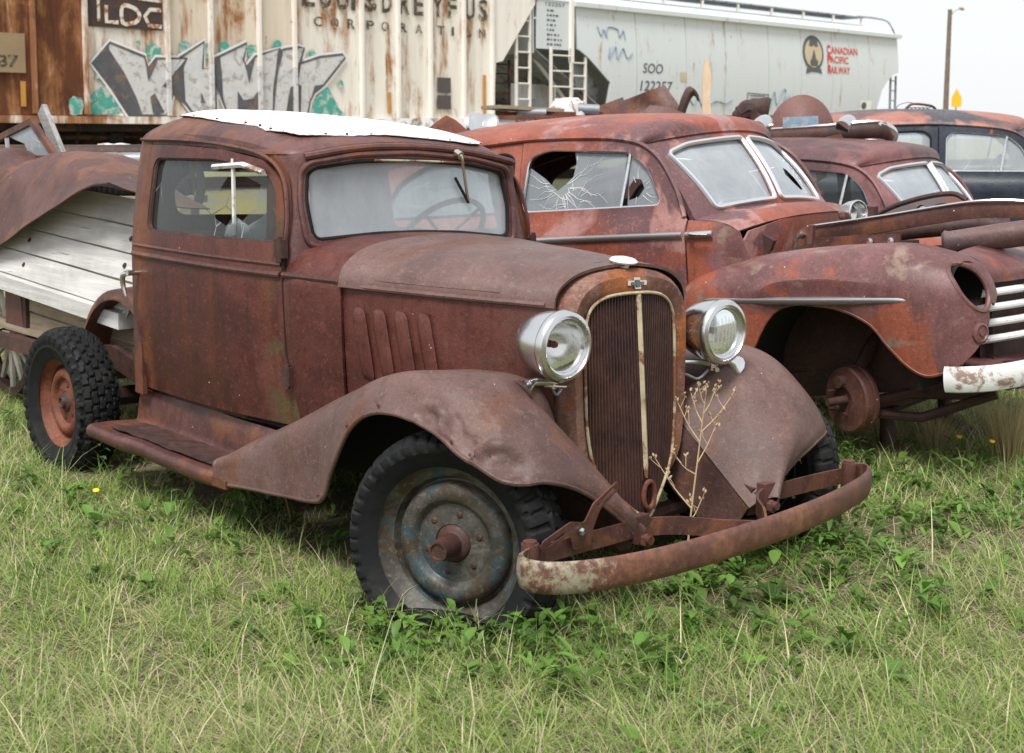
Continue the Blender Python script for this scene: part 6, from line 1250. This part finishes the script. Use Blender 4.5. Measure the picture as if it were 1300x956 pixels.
cc = at(1018, 158, Yb + .55)
o = mk('boot_lid', (lambda VF: (dent(VF[0], .008, 5), VF[1]))(net([[(cc[0] + .235 * math.sin(a) * r * (1 if math.sin(a) > 0 else 1.0), cc[1] - .10 * (1 - r**2) * 1.6, cc[2] - .08 + (.29 if True else 0) * math.cos(a) * r * (1 if math.cos(a) > 0 else .3) + .0) for a in np.linspace(-math.pi, math.pi, 17)] for r in (.02, .4, .7, .9, 1)], 18, 60, flip=True)), rust('mauve_panel', (.13, .058, .05), (.17, .078, .066), (.21, .10, .085), rough=(.5, .7), seed=22, streak=.1), thick=.012); tag(o, 'rounded dusky-red body panel standing behind the loose chrome bumper', 'body panel')
# ---- parts heaped in the red-oxide coupe's engine bay
o = mk('bumper_bar', tube(in2(cr([(-.36, -.36, .985), (-.345, -.36, 1.05), (-.30, -.36, 1.085), (-.12, -.37, 1.095), (.10, -.38, 1.12), (.30, -.38, 1.145), (.52, -.36, 1.165), (.75, -.30, 1.150), (1.0, -.2, 1.12)], 50)), np.interp(np.linspace(0, 1, 50), [0, .1, .9, 1], [.6, 1, 1, .8]), prof=[(-.012, -.04), (.012, -.038), (.02, 0), (.012, .038), (-.012, .04), (.004, 0)], up=(0, 0, 1)), M['rust_mid']); tag(o, 'long curved rusty bumper bar laid over the red-oxide coupe wing', 'bumper bar')
mk('chrome_end', tube(in2(cr([(-.372, -.375, .985), (-.362, -.375, 1.05), (-.325, -.375, 1.09)], 8)), .02, 8), M['chrome'], o); mk('bright_edge', tube(in2(cr([(-.30, -.385, 1.12), (.10, -.40, 1.158), (.52, -.385, 1.203), (.80, -.31, 1.185)], 24)), .006, 6), M['chrome2'], o)
o = mk('trim_strip', tube(in2([(-.30, -.50, 1.035), (0, -.52, 1.045), (.22, -.52, 1.045)]), 1, prof=[(-.006, -.03), (.006, -.03), (.006, .03), (-.006, .03)], up=(0, 0, 1)), M['rust_mid'], smooth=False); tag(o, 'short flat bracket strip with bolts on top of the red-oxide wing', 'strip')
for x in (.08, .18): mk('bolt', lathe([(.018, 0), (.016, .012), (.0005, .014)], in2([(x, -.528, 1.045)])[0], (-.62, -.78, 0), 8), M['chrome2'], o)
arc = cr([(-.30, 1.08), (-.14, 1.165), (.04, 1.215), (.20, 1.228), (.275, 1.19), (.268, 1.135), (.15, 1.13), (-.05, 1.115), (-.22, 1.075)], 50, True)
hole = lambda x, z, a, b: [(x + a * math.cos(t), z + b * math.sin(t)) for t in np.linspace(0, 2 * math.pi, 16, endpoint=False)]
o = mk('dashboard_panel', panel2d(arc, [hole(.02, 1.158, .026, .028), hole(.13, 1.168, .05, .022)], lambda x, z: in2(np.stack([x, .20 + (z - 1.1) * .4, z], 1)), .03), plain('mauve_grey_paint', (.11, .085, .09), .45, 0, .5, .25, 9, .15, (.16, .07, .05), 5, .4), thick=.02); tag(o, 'grey crescent dashboard panel with round holes on the red-oxide engine bay', 'dashboard')
o = mk('dash_rail', tube(in2(np.array([(x, .17, z) for x, z in cr([(-.30, 1.08), (-.14, 1.17), (.04, 1.22), (.20, 1.235), (.275, 1.20)], 24)])), .013, 8), M['rust_dark'], None); tag(o, 'dark curved rail along the top of the crescent dashboard', 'rail')
V, F = lathe([(.0005, 0), (.055, 0), (.066, .012), (.060, .03), (.062, .25), (.060, .45), (.0005, .46)], in2([(.30, -.22, 1.005)])[0], in2([(.80, -.10, 1.06)])[0] - in2([(.30, -.22, 1.005)])[0], 24); o = mk('metal_can', (dent(V, .006, 9), F), rust('mauve_can', (.12, .07, .068), (.16, .095, .09), (.2, .125, .12), seed=24, streak=.1)); tag(o, 'dented mauve metal cylinder lying on the red-oxide engine bay', 'cylinder')
p = in2([(-.22, 0.02, 1.165)])[0]; o = mk('horn_shell', lathe([(.015, -.10), (.05, -.09), (.062, -.05), (.066, 0), (.060, .004), (.052, 0), (.04, -.05), (.0005, -.07)], p, (.5, -.80, .1), 28), M['chrome']); tag(o, 'upright chrome lamp shell beside the red-oxide windscreen', 'lamp shell')
o = mk('cross_tube', tube(in2([(-.35, -.2, 1.02), (-.1, .02, 1.06), (.3, .2, 1.08), (.45, .25, 1.06)]), .045, 10), M['rust_dark']); tag(o, 'dark rusty tube lying under the crescent dashboard', 'tube')
# ---- spring hoop on the sedan roof
T = thing('seat_spring_frame', 'rusty wire seat frame hoop on top of the black sedan', 'seat frame', tuple(at(1167, 142, 12.3)))
ob = at(1167, 142, 12.3); P = cr([at(1147, 143, 12.3) - ob, at(1152, 136, 12.3) - ob, at(1160, 132, 12.3) - ob, at(1180, 134, 12.3) - ob, at(1187, 138, 12.3) - ob, at(1187, 143, 12.3) - ob], 40); mk('hoop', tube(P, .012, 6), M['rust_mid'], T)
for k in range(6): u = 1154 + k * 5; t = np.linspace(0, 6 * math.pi, 40); c0 = at(u, 138, 12.35) - ob; mk('coil', tube(np.stack([c0[0] + .018 * np.cos(t), c0[1] + .018 * np.sin(t), c0[2] - .045 + .06 * t / (6 * math.pi)], 1), .003, 4), M['rust_dark'], T)
mk('wire_loop', tube(cr([at(1137, 143, 12.3) - ob, at(1140, 134, 12.3) - ob, at(1152, 130, 12.3) - ob, at(1160, 131, 12.3) - ob], 20), .004, 4), M['grey_metal'], T)
# ---- far pole with lamp, yellow sign
q = at(1201, 100, 70); T = thing('street_lamp', 'tall wooden pole with a small lamp arm beyond the sedan', 'street lamp', (q[0], 70, 0))
hp = at(1203, 12, 70)[2]; mk('pole', tube([(0, 0, -.1), (.04, 0, hp * .5), (.09, 0, hp)], [.15, .125, .10], 10), plain('pole_wood', (.16, .13, .10), .9, 0, .2, .3, 3, .3), T); mk('arm', tube(cr([(.09, 0, hp - .35), (.35, 0, hp - .05), (.60, 0, hp + .05)], 8), .03, 6), M['grey_metal'], T); mk('lamp_head', lathe([(.0005, .10), (.08, .08), (.15, 0), (.10, -.06), (.0005, -.08)], (.66, 0, hp + .03), (.3, 0, 1), 14), M['cream'], T)
q = at(1214, 125, 55); T = thing('warning_sign', 'small yellow diamond sign on a thin post near the wooden pole', 'sign', (q[0], 55, 0))
mk('post', cyl((0, 0, -.1), (0, 0, q[2] - .3), .03), M['grey_metal'], T); mk('sign_board', panel2d([(0, q[2] + .38), (-.19, q[2] + .05), (-.19, q[2] - .33), (.19, q[2] - .33), (.19, q[2] + .05)], [], lambda x, z: np.stack([x, np.full_like(x, -.04), z], 1), .3), plain('sign_yellow', (.72, .42, .03), .6, 0, .3, .05, 3, 0), T, thick=.02, smooth=False)
# ================================================================== grass and weeds
def gz(x, y): return ground_h(x, y)
def gp(u, v):
    r = ray(u, v); t = (EYE - .06) / -r[2]; return r[0] * t, r[1] * t
def blades(root, head, lean0, curl, L, w, col, segs=3):
    """vectorised grass blades; returns verts, tris, colours"""
    n = len(root); d = np.stack([np.cos(head), np.sin(head), 0 * head], 1); s = np.stack([-np.sin(head), np.cos(head), 0 * head], 1); p = root.copy(); Vs = []
    for k in range(segs + 1):
        t = k / segs; ww = (w * (1 - t**1.6) * .5)[:, None]
        if k < segs: Vs += [p - s * ww, p + s * ww]
        else: Vs += [p]
        th = lean0 + curl * (t + .5 / segs); p = p + (d * np.sin(th)[:, None] + np.array((0, 0, 1)) * np.cos(th)[:, None]) * (L / segs)[:, None]
    m = 2 * segs + 1; V = np.stack(Vs, 1).reshape(-1, 3); F = []
    b = np.arange(n)[:, None] * m
    for k in range(segs - 1): F += [b + np.array((2 * k, 2 * k + 1, 2 * k + 3)), b + np.array((2 * k, 2 * k + 3, 2 * k + 2))]
    F.append(b + np.array((2 * segs - 2, 2 * segs - 1, 2 * segs)))
    return V, np.vstack(F), np.repeat(col, m, 0)
def bulk(name, V, F, Cc, mat, label, cat):
    me = bpy.data.meshes.new(name); me.vertices.add(len(V)); me.vertices.foreach_set('co', V.astype(np.float32).ravel())
    me.loops.add(len(F) * 3); me.loops.foreach_set('vertex_index', F.astype(np.int32).ravel()); me.polygons.add(len(F)); me.polygons.foreach_set('loop_start', np.arange(len(F), dtype=np.int32) * 3)
    me.update(calc_edges=True); a = me.attributes.new('tone', 'FLOAT_COLOR', 'POINT'); a.data.foreach_set('color', np.hstack([Cc, np.ones((len(Cc), 1))]).astype(np.float32).ravel())
    me.shade_smooth(); me.materials.append(mat); o = bpy.data.objects.new(name, me); COL.objects.link(o)
    if cat: o['label'] = label; o['category'] = cat; o['kind'] = 'stuff'
    return o
def leafmat(name, trans=.42, rough=.55):
    t = NT(name); a = t.n('Attribute', attribute_name='tone'); c = a.outputs['Color']
    d = t.n('BsdfTranslucent'); t.set(d, 'Color', c); t.fin(c, rough, 0, .25); m = t.n('MixShader'); m.inputs[0].default_value = trans
    t.t.links.new(t.b.outputs[0], m.inputs[1]); t.t.links.new(d.outputs[0], m.inputs[2]); t.t.links.new(m.outputs[0], t.o.inputs['Surface']); return t.m
M['grass'] = leafmat('grass_blades'); M['leaf'] = leafmat('weed_leaves', .3, .45)
C1Mi = np.array(C1M.inverted())
def keep(x, y):
    """drop roots that stand inside wheels; thin out below the coupe"""
    P = np.stack([x, y, 0 * x], 1) @ C1Mi[:3, :3].T + C1Mi[:3, 3]; k = np.ones(len(x), bool)
    for wx, wy, a, hx, hy in ((.01, -.70, ST, .22, .10), (0, .7, ST, .2, .1), (-2.8, -.7, 0, .22, .10), (-2.8, .7, 0, .2, .1)):
        dx, dy = P[:, 0] - wx, P[:, 1] - wy; ex, ey = dx * math.cos(a) + dy * math.sin(a), -dx * math.sin(a) + dy * math.cos(a); k &= ~((np.abs(ex) < hx) & (np.abs(ey) < hy))
    und = (P[:, 0] > -2.7) & (P[:, 0] < .25) & (np.abs(P[:, 1]) < .72)
    k &= ~(und & (RNG.random(len(x)) < .72))
    return k, und
def field(n, ymin, ymax, wide=.46):
    u = RNG.random(n); Y = (ymin**.6 + u * (ymax**.6 - ymin**.6))**(1 / .6); X = (RNG.random(n) * 2 - 1) * (wide * Y + .5); return X, Y
def build_grass():
    nt = 16500; X, Y = field(nt, 3.0, 13); k, und = keep(X, Y); X, Y, und = X[k], Y[k], und[k]; nt = len(X)
    P2 = np.stack([X, Y, 0 * X], 1); patch = vnoise(P2, .9) + .6 * vnoise(P2 + 3, 2.7); bare = vnoise(P2 + 11, 1.3) + .5 * vnoise(P2 + 5, 3.7)
    gx, gy = gp(985, 745); bare_spot = np.exp(-(((X - gx) / .45)**2 + ((Y - gy) / .28)**2)); gx2, gy2 = gp(1150, 690); bare_spot += .8 * np.exp(-(((X - gx2) / .5)**2 + ((Y - gy2) / .3)**2))
    ok = RNG.random(nt) > np.clip((bare - .35) * 1.3, 0, .85) + .9 * bare_spot; X, Y, patch, und = X[ok], Y[ok], patch[ok], und[ok]; nt = len(X)
    nb = RNG.integers(11, 24, nt); idx = np.repeat(np.arange(nt), nb); n = len(idx)
    size = np.clip(.95 + .40 * RNG.standard_normal(nt) + .40 * patch, .45, 2.2) * np.where(und, .7, 1); a = RNG.random(n) * 2 * math.pi; rr = np.sqrt(RNG.random(n)) * .055
    x, y = X[idx] + rr * np.cos(a), Y[idx] + rr * np.sin(a); z = gz(x, y) - .004
    wind = 2.6 + .9 * vnoise(np.stack([x, y, 0 * x], 1), .8); head = a + .7 * RNG.standard_normal(n); mixw = RNG.random(n) < .42; head = np.where(mixw, wind + .8 * RNG.standard_normal(n), head)
    L = (.05 + .085 * RNG.random(n)**1.3 + .10 * (RNG.random(n) < .04)) * size[idx]; lean = .15 + .65 * RNG.random(n) + .3 * mixw; curl = .4 + 1.3 * RNG.random(n); w = (.0022 + .0034 * RNG.random(n)**1.5) * np.clip(np.sqrt(Y[idx] / 4.5), .8, 1.6)
    dry = np.clip(.24 + .40 * patch[idx] + .22 * RNG.standard_normal(n), 0, 1); dry = np.where(RNG.random(n) < .16, 1, dry); dry = np.where(und[idx], np.clip(dry + .4, 0, 1), dry)
    g0, g1, st = np.array((.11, .21, .040)), np.array((.37, .47, .125)), np.array((.68, .61, .39)); q = RNG.random((n, 1)); col = g0 * (1 - q) + g1 * q
    f = np.clip((dry - .40) * 2.2, 0, 1)[:, None]; col = col * (1 - f) + st * (.65 + .5 * RNG.random((n, 1))) * f
    V, F, Cc = blades(np.stack([x, y, z], 1), head, lean, curl, L, w, col)
    # flattened thatch
    m = 42000; X2, Y2 = field(m, 3.0, 10); k, u2 = keep(X2, Y2); X2, Y2 = X2[k], Y2[k]; m = len(X2)
    c2 = st * (.45 + .6 * RNG.random((m, 1))) * np.array((1, .97, .95)); c2 = np.where(RNG.random((m, 1)) < .3, g1 * (.7 + .4 * RNG.random((m, 1))), c2)
    V2, F2, C2_ = blades(np.stack([X2, Y2, gz(X2, Y2) + .003], 1), RNG.random(m) * 6.283, 1.15 + .3 * RNG.random(m), .2 * RNG.random(m), .06 + .10 * RNG.random(m), .0022 + .0018 * RNG.random(m), c2, 2)
    bulk('grass', V, F, Cc, M['grass'], 'short mixed green and straw coloured grass around the cars', 'grass')
    bulk('dry_thatch', V2, F2, C2_, M['grass'], 'flattened dry straw lying between the grass tufts', 'dry grass')
build_grass()
def leaves(root, head, elev, L, W, col, droop=.5):
    n = len(root); d = np.stack([np.cos(head), np.sin(head), 0 * head], 1); s = np.stack([-np.sin(head), np.cos(head), 0 * head], 1); up = np.array((0, 0, 1)); Vs = []; p = root.copy()
    prof = (.12, .75, 1.0, .65, 0.0)
    for k, f in enumerate(prof):
        ww = (W * f * .5)[:, None]; fold = up * (ww * .35)
        Vs += [p - s * ww + fold, p, p + s * ww + fold] if k < 4 else [p]
        e = elev - droop * (k + 1) / 4; p = p + (d * np.cos(e)[:, None] + up * np.sin(e)[:, None]) * (L / 4)[:, None]
    m = 13; V = np.stack(Vs, 1).reshape(-1, 3); b = np.arange(n)[:, None] * m; F = []
    for k in range(3):
        o = 3 * k
        for q in (0, 1): F += [b + np.array((o + q, o + q + 1, o + q + 4)), b + np.array((o + q, o + q + 4, o + q + 3))]
    F += [b + np.array((9, 10, 12)), b + np.array((10, 11, 12))]
    return V, np.vstack(F), np.repeat(col, m, 0)
def build_weeds():
    cl = [(300, 640, .30, 60), (380, 660, .25, 55), (440, 620, .2, 30), (250, 600, .25, 30), (360, 610, .2, 30), (860, 755, .28, 55), (960, 725, .30, 60), (1060, 700, .30, 50), (1140, 640, .3, 40), (620, 840, .30, 45), (720, 815, .3, 40), (800, 850, .3, 40), (560, 830, .2, 20), (1230, 690, .35, 35), (100, 540, .3, 20), (1100, 780, .4, 30), (200, 700, .4, 22), (480, 790, .25, 18), (1020, 600, .3, 30), (900, 700, .2, 30), (60, 620, .4, 16), (1240, 600, .4, 24)]
    R0, Hd, El, Ls, Ws, Cs = [], [], [], [], [], []
    for u, v, sp, n in cl:
        cx, cy = gp(u, v)
        for _ in range(n):
            x, y = cx + random.gauss(0, sp), cy + random.gauss(0, sp * .75); sz = random.uniform(.6, 1.35)
            if not keep(np.array([x]), np.array([y]))[0][0]: continue
            tone = np.array((.095, .19, .036)) * random.uniform(.55, 1.35) + np.array((.04, .05, .01)) * random.random(); h = random.uniform(.02, .10) * sz
            for k in range(random.randint(6, 14)):
                R0.append((x + random.gauss(0, .012), y + random.gauss(0, .012), float(gz(np.array([x]), np.array([y]))[0]) + h * random.random())); Hd.append(random.random() * 6.283); El.append(random.uniform(.35, 1.25)); l = random.uniform(.022, .070) * sz; Ls.append(l); Ws.append(l * random.choice((.22, .3, .42, .55))); Cs.append(tone * random.uniform(.8, 1.2))
    V, F, Cc = leaves(np.array(R0), np.array(Hd), np.array(El), np.array(Ls), np.array(Ws), np.array(Cs), .8)
    bulk('broadleaf_weeds', V, F, Cc, M['leaf'], 'low dark green broadleaf weeds growing through the grass', 'weeds')
build_weeds()
def stalk_plant(name, label, cat, u, v, H, branches, mat, headc, lean=(.1, 0), seedheads=True, leafy=0, seed=1):
    rn = random.Random(seed); x, y = gp(u, v); z = float(gz(np.array([x]), np.array([y]))[0]); T = thing(name, label, cat, (x, y, z))
    main = cr([(0, 0, -.01), (lean[0] * H * .3, 0, H * .35), (lean[0] * H * .7, .01, H * .7), (lean[0] * H, 0, H)], 20); mk('stem', tube(main, np.linspace(.0042, .0016, 20), 6), mat, T); tips = [main[-1]]
    for (t, ang, az, l) in branches:
        p = main[int(t * 19)]; d = np.array((math.sin(ang) * math.cos(az), math.sin(ang) * math.sin(az), math.cos(ang))); q = p + d * l; mk('branch', tube(cr([p, p + d * l * .5 + (0, 0, -.006), q + (0, 0, .01)], 10), np.linspace(.0026, .0012, 10), 5), mat, T); tips.append(q + (0, 0, .01))
        for k in range(3):
            s = p + d * l * (.45 + .2 * k); e = s + np.array((rn.uniform(-.03, .03), rn.uniform(-.03, .03), rn.uniform(.015, .045))); mk('twig', tube([s, (s + e) / 2, e], .0011, 4), mat, T); tips.append(e)
    if seedheads:
        for p in tips:
            for k in range(2):
                c = p + np.array((rn.uniform(-.006, .006), rn.uniform(-.006, .006), rn.uniform(-.004, .01))); mk('seed_head', lathe([(.0004, -.006), (.0035, -.002), (.004, .003), (.0004, .009)], c, (rn.uniform(-1, 1), rn.uniform(-1, 1), 1), 6), headc, T)
    if leafy:
        r = []
        for k in range(leafy): r.append((*main[rn.randint(1, 18)], rn.random() * 6.283, rn.uniform(.1, .9), rn.uniform(.035, .08)))
        r = np.array(r)
        for q in r:
            V, F, Cc = leaves(q[None, :3], q[3:4], q[4:5], q[5:6], q[5:6] * .36, np.array([(.09, .16, .05)]) * rn.uniform(.8, 1.3), .5); o = bulk('leaf', V, F, Cc, M['leaf'], '', ''); o.parent = T
    return T
straw = plain('dry_stalk', (.46, .35, .20), .8, 0, .2, .15, 30, 0); seedc = plain('dry_seed_head', (.42, .31, .19), .85, 0, .2, .2, 40, 0); green = plain('green_stem', (.16, .22, .07), .7, 0, .2, .2, 20, 0)
# the tall dry weed in front of the far wing
stalk_plant('dry_weed', 'tall dry branching weed with seed heads in front of the grille', 'dry plant', 868, 742, .67, [(.42, .75, 2.6, .20), (.60, .5, .3, .16), (.55, .9, 3.4, .10), (.70, .55, 2.9, .15), (.75, .75, .2, .17), (.82, .5, 2.4, .10), (.88, .6, .5, .09), (.92, .4, 3.6, .06), (.35, .6, .3, .07)], straw, seedc, (.10, 0), True, 0, 3)
stalk_plant('dry_weed', 'short dry weed standing against the far front tyre', 'dry plant', 1000, 690, .30, [(.4, .5, .5, .09), (.6, .6, 2.4, .10), (.75, .4, 5.0, .08), (.85, .5, 1.2, .06)], straw, seedc, (.12, 0), True, 8, 4)
stalk_plant('leafy_weed', 'leafy green weed growing beside the rear tyre and running board', 'plant', 128, 598, .24, [(.5, .6, 2.8, .08), (.6, .7, .2, .10)], green, seedc, (-.15, 0), False, 26, 5)
stalk_plant('leafy_weed', 'pale green spiky weed just below the running board edge', 'plant', 165, 600, .17, [(.5, .7, .4, .06)], green, seedc, (.15, 0), False, 20, 6)
stalk_plant('leafy_weed', 'small green weed in front of the flat front tyre', 'plant', 458, 770, .14, [(.6, .5, .4, .04)], green, seedc, (.2, 0), False, 14, 7)
stalk_plant('dry_weed', 'thin reddish dry stem below the near front wing', 'dry plant', 372, 668, .20, [(.6, .4, 2.9, .05)], plain('red_stem', (.25, .12, .07), .8, 0, .2, .15, 20, 0), seedc, (-.25, 0), True, 0, 8)
fy = plain('yellow_petal', (.72, .50, .02), .7, 0, .2, .05, 5, 0)
for k, (u, v, lab) in enumerate(((123, 655, 'small yellow flower in the grass left of the running board'), (1216, 585, 'yellow flower in the grass under the white-bumpered coupe, left of a pair'), (1258, 592, 'yellow flower in the grass at right, nearest the dry tuft'))):
    x, y = gp(u, v); z = float(gz(np.array([x]), np.array([y]))[0]); T = thing('yellow_flower', lab, 'flower', (x, y, z), group='yellow flowers')
    mk('stem', tube([(0, 0, 0), (.004, 0, .06), (0, 0, .11)], .0016, 5), green, T); mk('flower_head', lathe([(.003, 0), (.012, .004), (.013, .008), (.005, .010), (.0005, .009)], (0, 0, .108), (.1, -.4, 1), 12), fy, T)
def tuft(u, v, n, L, label):
    x, y = gp(u, v); a = RNG.random(n) * 6.283; r = RNG.random(n) * .10; P = np.stack([x + r * np.cos(a), y + r * np.sin(a), gz(x + r * np.cos(a), y + r * np.sin(a))], 1)
    V, F, Cc = blades(P, a, .05 + .3 * RNG.random(n), .3 + .5 * RNG.random(n), L * (.6 + .4 * RNG.random(n)), .004 + 0 * a, np.array((.50, .42, .24)) * (.7 + .5 * RNG.random((n, 1))), 4); o = bulk('dry_grass_tuft', V, F, Cc, M['grass'], label, 'grass tuft'); del o['kind']; o['group'] = 'dry grass tufts'
tuft(1283, 585, 420, .42, 'tall straw coloured grass tuft under the white painted bumper'); tuft(1190, 566, 180, .24, 'small straw tuft under the red-oxide coupe nose'); tuft(1130, 560, 120, .2, 'sparse straw tuft beside the rusty brake drum')
